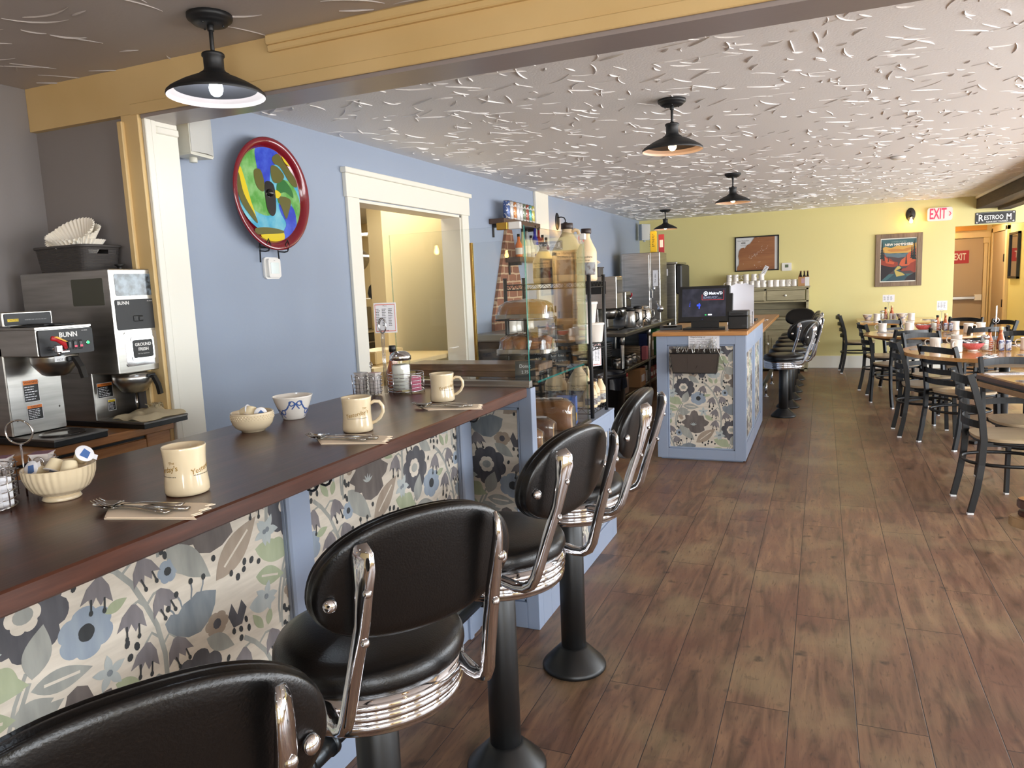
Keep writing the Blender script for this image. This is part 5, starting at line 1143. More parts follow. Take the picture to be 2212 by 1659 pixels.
# breads under the shelf
crust = mat('golden brown crust', '#b0743c', .6, var=('#8a5227', 9, (1, 1, 1), 4, .35, .7), bump=(60, .3, (1, 1, 1)))
rye = mat('dark crust', '#7a4d38', .6, var=('#5d3626', 9, (1, 1, 1), 4, .35, .7)); crumb = mat('bread crumb', '#d8ae74', .8, var=('#c08f55', 20, (1, 1, 1), 4, .3, .7))
wrap = glass_mat('cling film', (.95, .95, .94), .1, 3.2)
def loaf(loc, rz, label, m, ln=.24, w_=.062, h=.115, gi=None):
    t = thing('bread_loaf', label, 'bread', loc, rz, 'wrapped loaves in the bakery case'); 
    def f(s_, wr=0.0):
        def g(u, v):
            x = -ln/2+ln*v; e = max(0, 1-abs(2*v-1)**6*.45); a = 2*PI*u; ca, sa = math.cos(a), math.sin(a)
            y = (w_*s_)*math.copysign(abs(ca)**.7, ca)*e; z = h*.5+(h*.5*s_)*math.copysign(abs(sa)**(.75 if sa > 0 else .5), sa)*(e if sa > 0 else 1)
            k = 1+wr*.03*math.sin(u*41+v*17)*math.sin(v*33+u*9); return (x*s_, y*k, (z-h*.5)*k+h*.5)
        return g
    b = MB(m); b.grid(f(1.0), 28, 14, m, True, True); b.poly([f(1.0)(1-i/28, 1) for i in range(28)], crumb); b.poly([f(1.0)(i/28, 0) for i in range(28)], crumb); b.build('loaf', t)
    b = MB(wrap); b.grid(f(1.05, 1), 60, 30, wrap, True, True); b.poly([f(1.05, 1)(1-i/28, 1) for i in range(28)], wrap); b.build('wrapper', t)
    b = MB(paper); b.prism(ell(0, 0, .034, .022, 20), h*1.035, h*1.035+.001, paper, M_at(ln*.2, 0, 0, 0, 0, 0)); b.lines(-.02, .02, -.01, .01, 3, ink, Matrix.Translation((ln*.2, 0, h*1.035+.0015)), .9); b.build('sticker', t)
loaf((-1.200, 2.875, .7535), 12, 'wrapped golden loaf nearest the corner of the case', crust, .20, .05, .085)
loaf((-1.215, 3.045, .7535), 8, 'wrapped dark brown loaf in the middle of the row of loaves', rye, .22, .055, .10)
loaf((-1.225, 3.27, .7535), 5, 'largest wrapped golden loaf farthest into the case', crust, .27, .068, .15)
b = MB(mat('blue box print', '#3f6fc0', .5)); b.box(-.05, .05, -.03, .03, 0, .14, None, .002); b.box(-.051, .051, -.031, .0, .02, .06, mat('yellow print', '#e3b63a', .5)); single('snack_box', b, 'blue printed box behind the largest loaf', 'box', (-1.17, 3.43, .7535), 10)
b = MB(mat('blue white tumbler', '#d8dcea', .4)); b.lathe([(0, 0), (.022, 0), (.026, .12), (.024, .125), (0, .125)], 20)
for k in range(4): b.lathe([(.0235+.001*k, .03+.022*k), (.0237+.001*k, .045+.022*k)], 20, mat('blue check', '#3a55a5', .5))
single('tumbler', b, 'blue and white checked tumbler beside the case corner', 'tumbler', (-1.165, 2.80, .875)); 
b = MB(paper); b.box(-.03, .03, -.03, .03, 0, .119, paper, .002); single('napkin_stack', b, 'white napkin stack under the checked tumbler', 'napkins', (-1.165, 2.80, .7535))
# chalk cards
board = mat('chalk board', '#222526', .7); chalk = mat('chalk', '#b9bdbd', .9)
def chalk_card(loc, rz, l1, l2, label):
    b = MB(board)
    for s_ in (-1, 1):
        q = M_at(0, -.022*s_, 0, 0 if s_ > 0 else 180, -17); bb = MB(board); bb.box(-.042, .042, -.0015, .0015, 0, .085, board); b.add([tuple(q @ Vector(p)) for p in bb.v], bb.f, board)
        if s_ > 0: b.text(l1, .021, chalk, q @ FYn(0, -.002, .062), ext=0, sx=.9); b.text(l2, .018, chalk, q @ FYn(0, -.002, .036), ext=0); 
    single('chalk_card', b, label, 'sign', loc, rz, 'chalk cards in the bakery case')
chalk_card((-1.165, 2.885, 1.0485), 15, 'Donut', '2.75', 'tent chalk card beginning with D by the corner glass edge'); chalk_card((-1.175, 3.33, 1.049), 22, 'Cookies', '& more', 'tent chalk card behind, further along the glass shelf')
chalk_card((-1.30, 3.40, 1.05), 20, 'Pies', '4.00', 'dark tent chalk card standing behind the tiered stand')
# tiered stand with wrapped bakes
t = thing('tiered_stand', 'black wire tiered stand in the bakery case', 'stand', (-1.265, 3.17, 1.049))
b = MB(blackm); 
for x in (-.12, .12): b.rod((x, .07, 0), (x, .07, .30), .004, blackm, 6)
for z in (.085, .245): b.tube([(x, y, z) for x, y in rrect(-.13, .13, -.09, .09, .04)], .003, blackm, 6, closed=True)
b.rod((0, .0, 0), (0, .0, .245), .005, blackm, 8); b.prism(ell(0, 0, .08, .08, 24), 0, .006, blackm); b.build('frame', t)
alum = mat('foil tray', '#b8b4ae', .3, .9); ceram = mat('ribbed baking paper', '#a8693a', .7)
def wrapped(loc, label, kind):
    t = thing('wrapped_bake', label, 'pastry', loc, 0, None)
    b = MB(alum); b.prism(rrect(-.13, .13, -.085, .085, .03), 0, .018, alum); b.build('tray', t)
    if kind == 'loaf':
        b = MB(crust); b.grid(lambda u, v: ((.118)*(v*2-1), .07*math.cos(PI*u)*(1-abs(2*v-1)**4*.4), .019+.062*math.sin(PI*u)**.7*(1-abs(2*v-1)**4*.55)*(1+.05*math.sin(v*22))), 20, 20, crust); b.build('loaf', t)
        hh, ww = .075, .13
    else:
        for x, y in ((-.085, -.03), (-.02, -.04), (.045, -.03), (.095, -.02), (-.06, .04), (.02, .045)):
            b = MB(ceram); n_ = 24; b.lathe([(0, .019), (.026, .019), (.034, .052)], 30, ceram, False); b.lathe([(.034, .052), (.038, .058), (.034, .068), (.018, .077), (0, .079)], 20, crust); b.T = M_at(x, y, 0); 
            bb = MB(); bb.mats = b.mats[:]; bb.v = [(p[0]+x, p[1]+y, p[2]) for p in b.v]; bb.f = b.f; bb.fm = b.fm; bb.fs = b.fs; bb.build('muffin', t)
        hh, ww = .082, .13
    b = MB(wrap); rr_ = random.Random(len(label))
    def wf(u, v):
        a = 2*PI*u; e = [1.06, 1.03, .95, .75, .4, 0][min(5, int(v*5+.001))]; z = [.0, .03, .7, .95, 1.05, 1.08][min(5, int(v*5+.001))]*hh
        j = 1+.035*rr_.uniform(-1, 1); return (ww*e*j*math.copysign(abs(math.cos(a))**.6, math.cos(a)), .088*e*j*math.copysign(abs(math.sin(a))**.6, math.sin(a)), z+.002+.003*rr_.uniform(-1, 1))
    b.grid(wf, 44, 5, wrap, False, True); b.build('cling_film', t)
wrapped((-1.265, 3.17, 1.301), 'cling wrapped brown loaf cake on the upper tier', 'loaf'); wrapped((-1.265, 3.17, 1.1405), 'cling wrapped muffins on the lower tier', 'muffin')

# ================================================================ BLACK WIRE RACK behind the glass
t = thing('wire_rack', 'black wire shelving unit of syrup jugs and tubs behind the bakery glass', 'shelving', (-1.41, 3.80, .7385))
X0, X1, Y0, Y1 = -.17, .30, -.13, .14
b = MB(blackm)
for x in (X0, X1):
    for y in (Y0, Y1): b.cyl(x, y, 0, .745, .0105, blackm, 12); b.cyl(x, y, .745, .752, .012, blackm, 12)
b.build('posts', t)
for zz in (.05, .385, .715):
    b = MB(blackm)
    for dz in (0, .028): b.tube([(X0, Y0, zz-dz), (X1, Y0, zz-dz), (X1, Y1, zz-dz), (X0, Y1, zz-dz)], .003, blackm, 6, closed=True)
    for (xa, ya, xb, yb) in ((X0, Y0, X1, Y0), (X1, Y0, X1, Y1), (X0, Y1, X1, Y1), (X0, Y0, X0, Y1)):
        n_ = 16 if abs(xa-xb) > .3 else 9; b.tube([(xa+(xb-xa)*i/n_, ya+(yb-ya)*i/n_, zz-(.027 if i % 2 else .001)) for i in range(n_+1)], .0018, blackm, 4)
    for i in range(1, 22): x = X0+(X1-X0)*i/22; b.rod((x, Y0, zz), (x, Y1, zz), .0016, blackm, 4)
    b.build('wire_shelf', t)
jugm = mat('tan syrup jug plastic', '#e3cba4', .45); jugc = mat('dark brown cap', '#2a1c1a', .45); syl = mat('syrup jug print', '#39302c', .6)
jl = mat('syrup label scene', '#8d8f90', .6, var=('#5b4d48', 30, (1, 1, 1), 3, .45, .6))
def jug(loc, rz, label, s=1.0, handle=True, group=None, pr=True, bott=False):
    t = thing('syrup_jug', label, 'jug', loc, rz, group); t.scale = (s, s, s)
    b = MB(jugm)
    P = [(0, 0), (.066, 0), (.074, .006), (.076, .02), (.076, .14), (.072, .155), (.05, .195), (.030, .225), (.024, .235), (.0245, .262), (0, .262)] if not bott else [(0, 0), (.050, 0), (.056, .006), (.057, .02), (.057, .16), (.054, .175), (.034, .215), (.022, .245), (.021, .25), (.0215, .278), (0, .278)]
    b.lathe(P, 32, jugm); b.build('jug', t)
    if pr:
        b = MB(jl); r = P[3][0]+.0006; b.lathe([(r, .035), (r, .105)], 24, jl, True, Matrix.Identity(4), -150, -10)
        tm = MB(syl); tm.text('New Hampshire', .018, syl, Matrix.Translation((0, .012, 0)), ext=0); tm.text('Pure Maple Syrup', .012, syl, Matrix.Translation((0, -.006, 0)), ext=0)
        for f in tm.f: b.add([((r+.0004)*math.cos(-PI/2+tm.v[i][0]/r), (r+.0004)*math.sin(-PI/2+tm.v[i][0]/r), .123+tm.v[i][1]) for i in f], [tuple(range(len(f)))], syl)
        b.build('label', t)
    b = MB(jugc); z = P[-1][1]; b.lathe([(.027, z-.012), (.029, z-.01), (.029, z+.014), (.027, z+.016), (0, z+.016)], 24, jugc); b.build('cap', t)
    if handle:
        b = MB(jugm); b.tube([(.024, 0, .235), (.036, 0, .246), (.052, 0, .240), (.060, 0, .215), (.062, 0, .185), (.058, 0, .165)], .0085, jugm, 10); b.build('handle', t)
    return t
jug((-1.262, 3.80, 1.4565), 10, 'large tan syrup jug with a handle on top of the wire rack', 1.12, group='jugs on the wire rack')
jug((-1.137, 3.735, 1.4565), -10, 'tall slim syrup jug at the right end of the rack top', .92, False, group='jugs on the wire rack', bott=True)
jug((-1.42, 3.85, 1.4565), 0, 'smaller syrup jug half hidden behind the large one on the rack top', .80, False, group='jugs on the wire rack')
carton = mat('kraft carton', '#b98a5c', .8)
jug((-1.345, 3.77, .792), 0, 'large syrup jug at the left of the lowest rack shelf', .80, group='jugs on the wire rack'); jug((-1.205, 3.75, .792), 20, 'large syrup jug at the middle of the lowest rack shelf', .86, group='jugs on the wire rack')
for i, (x, y, s_, lb) in enumerate(((-1.13, 3.705, .50, 'small handled syrup jug nearest on the lowest rack shelf'), (-1.128, 3.79, .48, 'small syrup bottle in the middle of three on the lowest rack shelf'), (-1.122, 3.875, .50, 'small syrup bottle farthest of three on the lowest rack shelf'))):
    jug((x, y, .792), 30, lb, s_, i == 0, 'jugs on the wire rack', True, i > 0)
tubm = mat('frosted white tub', '#ece5dc', .4)
def tub(loc, s, label, m=tubm, g='white tubs on the middle rack shelf'):
    b = MB(m); b.T = Matrix.Scale(s, 4); b.lathe([(0, 0), (.038, 0), (.041, .004), (.052, .100), (.056, .102), (.056, .112), (.052, .114), (0, .112)], 28, m); return single('plastic_tub', b, label, 'tub', loc, 0, g)
tub((-1.14, 3.86, 1.127), .92, 'white plastic tub right of the two in the lower row'); tub((-1.18, 3.76, 1.127), .92, 'white plastic tub left of the two in the lower row'); tub((-1.165, 3.81, 1.2335), 1.0, 'white plastic tub stacked on top of the pair')
tub((-1.30, 3.84, 1.127), 1.15, 'tan filled tub behind the glass on the middle rack shelf', mat('tan granola tub', '#a98a6a', .6))
menu_card((-1.162, 3.945, .985), 62, .078, .125, 'white menu card clipped to the wire rack edge', 10)
t = None
# ================================================================ REGISTER STAND
butcher = wood('oiled butcher block', '#a36a38', '#c8935a', 'x', .35, .2, 6, '#b57d47')
t = thing('register_stand', 'pale blue floral papered register stand with a butcher block top', 'stand', (-.88, 6.72, 0))
L = Matrix.Translation((.88, -6.72, 0))
b = MB(ppaint); b.T = L.copy(); b.box(-1.20, -.56, 5.88, 7.58, .0, 1.0, ppaint); b.build('body', t)
b = MB(); b.T = L.copy(); frame_face(b, FYn(0, 5.877, 0), -1.224, -.536, .012, 1.0, .085, .082, .078, .07, (-1.011, .582)); b.build('front_panel', t)
for (y0, y1, wl, wr) in ((5.857, 6.66, .075, .05), (6.66, 7.59, .05, .20)):
    b = MB(); b.T = L.copy(); frame_face(b, FX(-.558, 0, 0), y0, y1, .012, 1.0, wl, wr, .12, .14, (6.1, .5)); b.build('side_panel', t)
b = MB(butcher); b.T = L.copy(); b.box(-1.25, -.522, 5.835, 7.62, 1.0, 1.032, butcher, .003); b.build('top', t)
# wall mount basket of cutlery
t = thing('utensil_holder', 'brown leatherette holder of cutlery hung on the register stand', 'cutlery holder', (-.912, 5.853, .715))
lea = mat('brown mesh leatherette', '#3f342c', .55, bump=(300, .3, (1, 1, 1))); b = MB(lea)
b.prism([(-.165, 0), (.165, 0), (.185, .155), (-.185, .155)], 0, .085, lea, FYn(0, 0, 0)); b.prism([(-.185, .155), (.185, .155), (.188, .185), (-.188, .185)], 0, .006, lea, FYn(0, 0, 0)); b.box(-.05, .05, -.087, -.085, .003, .15, lea)
b.tube([(-.165, -.086, .001), (-.186, -.086, .156), (.186, -.086, .156), (.165, -.086, .001)], .004, blackm, 6, closed=True); b.build('holder', t)
rr = random.Random(4)
for i in range(34):
    x = rr.uniform(-.16, .16); y = -.02-.05*rr.random(); hi = .03+(.08 if x > .02 else .01)*rr.random()+.025*rr.random(); k_ = ('fork', 'spoon')[i % 2]
    o = ware(k_, (-.912+x, 5.853+y, .715+.14+hi*.2), 0, k_+' handle sticking out of the brown cutlery holder', 'cutlery in the brown holder'); o.rotation_euler = (0, R(90+rr.uniform(-26, 26)), R(rr.uniform(-5, 5))); o.location.z = .715+.158+hi
b = MB(paper); b.box(-.118, .118, -.001, 0, -.05, .095, paper); b.text('Fingerprinting us?', .018, ink, FYn(-.045, -.0018, .078), ext=0, sx=.9); b.lines(-.11, .11, -.045, .062, 9, ink, FYn(0, -.0015, 0), .9, seed=11, th=.0025)
single('paper_notice', b, 'white printed notice taped above the cutlery holder', 'notice', (-.850, 5.852, .912))
# touch screen till
t = thing('touch_screen_till', 'black touch screen till lit up on the register stand', 'till', (-.88, 6.10, 1.0325))
b = MB(blackp); b.prism([(-.16, -.09), (.17, -.09), (.15, .1), (-.14, .1)], 0, .018, blackp); b.prism([(-.10, -.04), (.12, -.04), (.08, .06), (-.08, .06)], .018, .07, blackp); b.build('base', t)
q = M_at(0, -.02, .07, 0, -10); b = MB(blackp); b.T = q; b.box(-.21, .20, -.0, .035, -.01, .285, blackp, .006); b.box(.19, .222, .0, .03, .06, .22, blackp, .004); b.build('monitor', t)
scr = bpy.data.materials.new('till screen'); scr.use_nodes = True; n = scr.node_tree.nodes; l = scr.node_tree.links; p = n['Principled BSDF']; p.inputs['Roughness'].default_value = .18; p.inputs['Base Color'].default_value = (.01, .01, .012, 1)
tc = n.new('ShaderNodeTexCoord'); nz = n.new('ShaderNodeTexNoise'); nz.inputs['Scale'].default_value = 14; nz.inputs['Detail'].default_value = 5; rp = n.new('ShaderNodeValToRGB'); rp.color_ramp.elements[0].position = .45; rp.color_ramp.elements[0].color = lin('#20222c'); rp.color_ramp.elements[1].position = .8; rp.color_ramp.elements[1].color = lin('#3a3a48')
l.new(tc.outputs['Object'], nz.inputs[0]); l.new(nz.outputs['Fac'], rp.inputs[0]); l.new(rp.outputs[0], p.inputs['Emission Color']); p.inputs['Emission Strength'].default_value = .8
wht = mat('lit screen white', '#f0f4ff', .4, emit=('#e8f0ff', .9)); blul = mat('lit screen blue', '#3048c0', .4, emit=('#2a44d0', .8)); redl = mat('lit screen red', '#b03038', .4, emit=('#c0343c', .8))
b = MB(scr); b.T = q; b.box(-.178, .168, -.0012, .001, .035, .262, scr)
f = FYn(0, -.0022, 0)
b.text("Maitre'D", .030, wht, FYn(.088, -.0022, .222), ext=0, bold=.0004); b.prism(ell(.010, .222, .017, .017, 20), 0, .0003, wht, f); b.prism(ell(.010, .222, .013, .013, 18), .0004, .0006, scr, f); b.prism(ell(.010, .222, .007, .007, 12), .0007, .0009, wht, f)
for a in ((-.02, .152, .170, .172), (-.02, -.018, .170, .215), (.150, .152, .170, .245)): b.box(a[0], a[1], -.0022, -.0014, a[2], a[3], redl)
b.lines(-.01, .14, .178, .202, 3, mat('lit screen grey', '#8892b0', .4, emit=('#8892b0', .4)), f, 1.0, seed=3)
for i in range(5): b.box(-.12+.002*i, -.112, -.002, -.0014, .12+.012*i, .125+.012*i, blul)
b.box(-.06, -.03, -.002, -.0014, .12, .135, blul); b.box(-.045, -.035, -.002, -.0014, .10, .145, blul); b.box(.03, .06, -.002, -.0014, .045, .055, wht); b.box(.005, .018, -.002, -.0014, .045, .053, mat('lit screen green', '#30b060', .4, emit=('#30c060', .8))); b.lathe([(.002, 0), (0, .001)], 8, blul, True, FYn(-.015, -.001, .013)); b.build('screen', t)
t = thing('receipt_printer', 'black receipt printer beside the till', 'printer', (-.615, 6.16, 1.0325)); b = MB(blackp); b.box(-.075, .075, -.10, .10, 0, .105, blackp, .006); b.box(-.075, .075, -.10, .09, .105, .145, dgrey, .006); b.box(-.055, .045, -.104, -.09, .118, .128, blackm); b.build('body', t)
b = MB(dgrey); b.box(.03, .06, -.102, -.099, .02, .035); b.build('button', t)
t = thing('card_reader', 'small black card reader lying by the till', 'card reader', (-1.155, 6.12, 1.0325), 12); b = MB(blackp); b.prism([(-.04, 0), (.04, 0), (.04, .035), (-.04, .02)], -.09, .09, blackp, Matrix(((0, 0, 1, 0), (1, 0, 0, 0), (0, 1, 0, 0), (0, 0, 0, 1)))); b.build('body', t)
b = MB(mat('reader screen', '#7c8287', .2)); b.box(-.06, .05, -.03, .03, .0355, .037); b.T = M_at(0, 0, 0); b.build('screen', t)
b = MB(mat('thermal paper white', '#e9ecf6', .75))
def shf(u, v): x = -.10+.22*u; return (x, .03*math.sin(2.2*u+.5)+.01*math.sin(9*v), .34*v*(1-.0*u)+.02*math.sin(3*u)-(0 if v < .99 else .012*abs(math.sin(u*9))))
b.grid(shf, 16, 14); b.grid(lambda u, v: (shf(1-u, v)[0], shf(1-u, v)[1]+.004, shf(1-u, v)[2]), 16, 14)
single('paper_sheet', b, 'tall white paper sheet standing curled behind the till', 'paper', (-.66, 6.62, 1.034), 6)
b = MB(whitep)
for z in range(6): b.box(-.012, .012, -.03, .03, z*.016, z*.016+.009, whitep, .002)
b.box(-.014, -.010, -.03, -.026, 0, .12, chrome); b.box(.010, .014, -.03, -.026, 0, .12, chrome); single('receipt_spindle', b, 'little rack of white cups at the right edge of the register stand', 'rack', (-.552, 6.50, 1.0325))
b = MB(blackp); b.box(-.06, .06, -.12, .12, 0, .018, blackp, .003); single('payment_tray', b, 'flat black tray at the back of the register stand', 'tray', (-.62, 7.2, 1.0325))

# ================================================================ STEEL WORK TABLE, MACHINES, SHELVES (left, behind the stand)
t = thing('steel_table', 'long stainless steel work table along the blue wall', 'table', (-2.3, 9.0, 0))
L = Matrix.Translation((2.3, -9.0, 0)); stl = mat('steel table', '#7f7a72', .3, .9)
b = MB(stl); b.T = L.copy(); b.box(-2.77, -1.90, 7.55, 10.3, .865, .905, stl, .006); b.build('top', t)
for z in (.50, .22):
    b = MB(stl); b.T = L.copy(); b.box(-2.74, -1.94, 7.62, 10.2, z-.03, z, stl, .004); b.build('shelf', t)
for (x, y) in ((-1.95, 7.6), (-2.72, 7.6), (-1.95, 8.9), (-2.72, 8.9), (-1.95, 10.2), (-2.72, 10.2)):
    b = MB(steel); b.T = L.copy(); b.cyl(x, y, .0, .865, .021, steel, 14); b.cyl(x, y, .78, .865, .028, steel, 14); b.build('leg', t)
# two tall steel machines with brewers
def tower(loc, rz, label, w_=.30, d_=.5, h=.60, kind=0):
    t = thing('coffee_brewer', label, 'coffee brewer', loc, rz, 'coffee machines'); b = MB(steel); dk = blackp
    b.box(-d_, 0, -w_/2, w_/2, .24, h, steel, .006); b.box(-d_, -.22, -w_/2, w_/2, 0, .24, steel, .004); b.build('body', t)
    b = MB(dk); b.box(-.36, -.12, -w_/2-.002, -w_/2, h-.19, h-.05, dk); b.box(-.001, .003, -.11, .11, h-.19, h-.04, mat('dark window', '#1c1b1d', .1)); b.build('window', t)
    b = MB(steel_d); 
    for i in range(3): b.box(-.46+.07*i, -.41+.07*i, -w_/2-.004, -w_/2, .33, .335, chrome); b.box(-.46+.07*i, -.41+.07*i, -w_/2-.004, -w_/2, .355, .36, chrome)
    b.build('vent_louvre', t)
    b = MB(steel); b.lathe([(0, .12), (.04, .12), (.065, .15), (.078, .18), (.08, .24), (0, .24)], 28, steel, True, Matrix.Translation((-.11, 0, 0))); o = b.build('brew_funnel', t)
    b = MB(blackp); b.bar([(-.03, 0, .225), (.01, 0, .21), (.03, 0, .14)], .02, .014, blackp); b.build('handle', o)
    b = MB(blackm); b.box(-.22, .01, -w_/2, w_/2, 0, .02, blackm, .003); b.build('base', t)
    return t
tower((-2.12, 8.20, .9055), 0, 'tall steel coffee machine nearest the wire rack on the steel table', .28, .52, .60)
tower((-2.10, 8.52, .9055), 0, 'second steel coffee machine with a red tap on the steel table', .24, .50, .42)
b = MB(red); b.tube([(0, 0, .0), (.02, 0, .02), (.03, -.04, .045)], .008, red, 8); b.rod((-.03, 0, -.01), (.02, 0, -.01), .006, chrome, 8); b.rod((.0, 0, -.04), (.0, 0, 0), .006, chrome, 8)
single('water_tap', b, 'chrome tap with a red lever on the second steel coffee machine', 'tap', (-2.065, 8.46, 1.26))
b = MB(dgrey)
b.prism(rrect(-.13, .13, -.09, .09, .03), 0, .11, weave); b.prism(rrect(-.14, .14, -.10, .10, .03), .10, .112, weave)
single('storage_basket', b, 'charcoal basket of filters on the far steel machine', 'basket', (-2.46, 8.22, 1.507))
b = MB(filt)
def ff2(u, v): a = 2*PI*u; r = (.05+.05*v)*(1+.05*v*math.cos(30*a)); return (r*math.cos(a), r*math.sin(a), .07*v)
b.T = M_at(0, 0, .0, 0, 0, 28); b.grid(ff2, 150, 3, filt, False, True); single('filter_stack', b, 'white coffee filters leaning in the far charcoal basket', 'coffee filters', (-2.47, 8.22, 1.655))
def pot(loc, r, h, label, m=steel, lidm=blackp, hand=True, belly=1.0, kind='airpot', group=None):
    t = thing(kind, label, 'pot', loc, 0, group); b = MB(m); b.lathe([(0, 0), (r*.9, 0), (r, .01), (r*belly, h*.4), (r*belly, h*.6), (r*.92, h*.92), (r*.7, h), (0, h)], 24, m); b.build('body', t)
    b = MB(lidm); b.lathe([(0, h), (r*.8, h-.001), (r*.8, h+.02), (0, h+.03)], 20, lidm); b.build('lid', t)
    if hand: b = MB(lidm); b.tube([(r*.7, 0, h*.9), (r*1.5, 0, h*.85), (r*1.6, 0, h*.5), (r*.95, 0, h*.3)], .008, lidm, 8); b.build('handle', t)
pot((-1.995, 8.17, .927), .062, .19, 'steel airpot standing under the nearest steel coffee machine')
pot((-2.00, 8.55, .927), .062, .20, 'steel airpot with a black lever under the second coffee machine')
pot((-2.00, 8.92, .9055), .075, .21, 'round hammered steel pitcher on the work table', mat('hammered steel', '#c9c5bd', .18, 1.0, bump=(60, 1.0, (1, 1, 1))), steel, True, 1.12, 'pitcher'); pot((-2.02, 8.74, .9055), .035, .2, 'slim polished steel canister beside the hammered pitcher', chrome, chrome, False, 1.0, 'canister')
b = MB(wood('light spoon wood', '#b08a62', '#cfae86', 'z')); b.rod((0, 0, 0), (0, 0, .24), .008, None, 8); b.lathe([(0, 0), (.028, .006), (.030, .03), (.0, .05)], 16, None, True, M_at(.0, 0, .05)); single('wooden_spoon', b, 'wooden spoon leaning by the slim steel canister', 'spoon', (-1.97, 8.68, .9055))
b = MB(cloth); b.grid(lambda u, v: (-.10+.2*u, -.12+.3*v, .015+.03*abs(math.sin(7*u+3*v))), 14, 14, whitep); b.grid(lambda u, v: (.10-.2*u, -.12+.3*v, .0), 3, 3, whitep); single('towel', b, 'white cloth lying on the steel table past the pitcher', 'towel', (-2.02, 9.25, .906)); 
b = MB(whitep); b.grid(lambda u, v: (-.06+.12*u, -.14+.28*v, .012+.02*abs(math.sin(9*u+5*v))), 14, 14, whitep); b.grid(lambda u, v: (.06-.12*u, -.14+.28*v, .0), 3, 3, whitep); single('towel', b, 'white cloth lying in front of the nearest steel coffee machine', 'towel', (-1.98, 8.36, .906))
# things on the shelves under the steel table
def bx(name, label, cat, loc, d, m, m2=None, rz=0, group=None):
    b = MB(m); b.box(-d[0]/2, d[0]/2, -d[1]/2, d[1]/2, 0, d[2], m, .003)
    if m2: b.box(d[0]/2, d[0]/2+.001, -d[1]*.3, d[1]*.3, d[2]*.3, d[2]*.7, m2)
    return single(name, b, label, cat, loc, rz, group)
navyb = mat('navy box print', '#1c2a5c', .5); grb = mat('green carton', '#2d6a3a', .5); tanb = mat('tan box', '#8d7a62', .7); pkb = mat('pink box', '#d07a86', .6); yb = mat('yellow lid', '#c9c23a', .5)
bx('snack_box', 'navy blue box on the upper shelf under the steel table', 'box', (-2.02, 8.95, .501), (.10, .16, .30), navyb, paper); bx('snack_box', 'printed box squeezed between navy and green boxes', 'box', (-2.00, 9.13, .501), (.10, .10, .28), tanb, paper)
bx('snack_box', 'green carton on the upper shelf under the steel table', 'box', (-1.99, 9.40, .501), (.12, .24, .32), grb, None); bx('snack_box', 'pink box at the front of the upper shelf', 'box', (-1.97, 8.76, .501), (.06, .10, .16), pkb)
for k in range(8):
    b = MB(tanb); b.prism(ell(0, 0, .11, .11, 24), 0, .018, tanb); single('plate', b, 'tan plate in the stack on the upper shelf under the steel table', 'plate', (-2.10, 8.60, .501+k*.022), 0, 'tan plates under the steel table')
for k in range(7):
    b = MB(mat('grey stoneware', '#6f6d6a', .4)); b.lathe([(0, 0), (.07, 0), (.105, .028), (.10, .028), (.06, .006), (0, .006)], 24); single('bowl', b, 'grey stacked bowl on the upper shelf at the table corner', 'bowl', (-2.28, 8.02, .60+k*.024), 0, 'grey bowls under the steel table')
bx('plastic_tray', 'dark tray under the stacked grey bowls', 'tray', (-2.28, 8.02, .501), (.26, .3, .097), blackp)
pot((-2.06, 7.80, .501), .05, .09, 'small steel teapot nearest on the shelf under the steel table', steel, steel, True, 1.1, 'teapot'); pot((-2.02, 8.12, .501), .05, .09, 'small steel teapot second on the shelf under the steel table', steel, steel, True, 1.1, 'teapot'); pot((-2.02, 8.34, .501), .05, .09, 'small steel teapot third on the shelf under the steel table', steel, steel, True, 1.1, 'teapot')
rr = random.Random(12); cols = [mat('crimson pouch', '#8c1f2a', .4), mat('white pouch', '#d8d5cf', .5), mat('green pouch', '#3b6a3c', .5), mat('brown pouch', '#7a5438', .5)]
for i in range(16):
    m_ = cols[[0, 0, 1, 2, 0, 3][i % 6]]; b = MB(m_); b.prism([(-.05, 0), (.05, 0), (.047, .13), (-.047, .13)], -.02, .02, m_, FX(0, 0, 0)); b.box(.0205, .0215, -.03, .03, .03, .08, cols[1])
    y = 8.12+.13*(i % 8); single('snack_pouch', b, ('front' if i < 8 else 'rear')+' row pouch on the lower shelf under the steel table', 'pouch', (-1.99 if i < 8 else -2.12, y+.5, .221), rr.uniform(-8, 8), ('front' if i < 8 else 'rear')+' row of pouches on the lower shelf')
bx('cardboard_box', 'open cardboard box on the lower shelf under the steel table', 'box', (-2.02, 8.42, .221), (.2, .26, .2), carton, paper)
b = MB(mat('clear jar plastic', '#a58a78', .2)); b.lathe([(0, 0), (.07, 0), (.08, .02), (.08, .16), (.07, .19), (0, .19)], 24); b.lathe([(.072, .19), (.072, .225), (0, .225)], 24, red); single('plastic_jar', b, 'round jar with a red lid at the corner of the lower shelf', 'jar', (-2.03, 7.85, .221))
binm = mat('black bin plastic', '#0d0d0e', .4); b = MB(binm); b.lathe([(0, 0), (.19, 0), (.23, .60), (.245, .605), (.245, .64), (.225, .64), (.21, .55), (.18, .05), (0, .05)], 28, binm)
def bagf(u, v): a = 2*PI*u; r = .235+.02*math.sin(8*a)*v; return (r*math.cos(a), r*math.sin(a), .66-.16*v+.015*math.sin(5*a))
b.grid(bagf, 48, 3, mat('black bin liner', '#15151a', .25), True, True); single('waste_bin', b, 'black waste bin with a liner behind the bakery case', 'bin', (-1.85, 6.35, 0))
b = MB(binm); b.box(-.28, .28, -.3, .3, 0, .78, binm, .02); b.box(-.29, .29, -.31, .31, .78, .82, binm, .01); single('low_cabinet', b, 'black low cabinet in the shade behind the wire rack', 'cabinet', (-2.45, 7.18, 0))

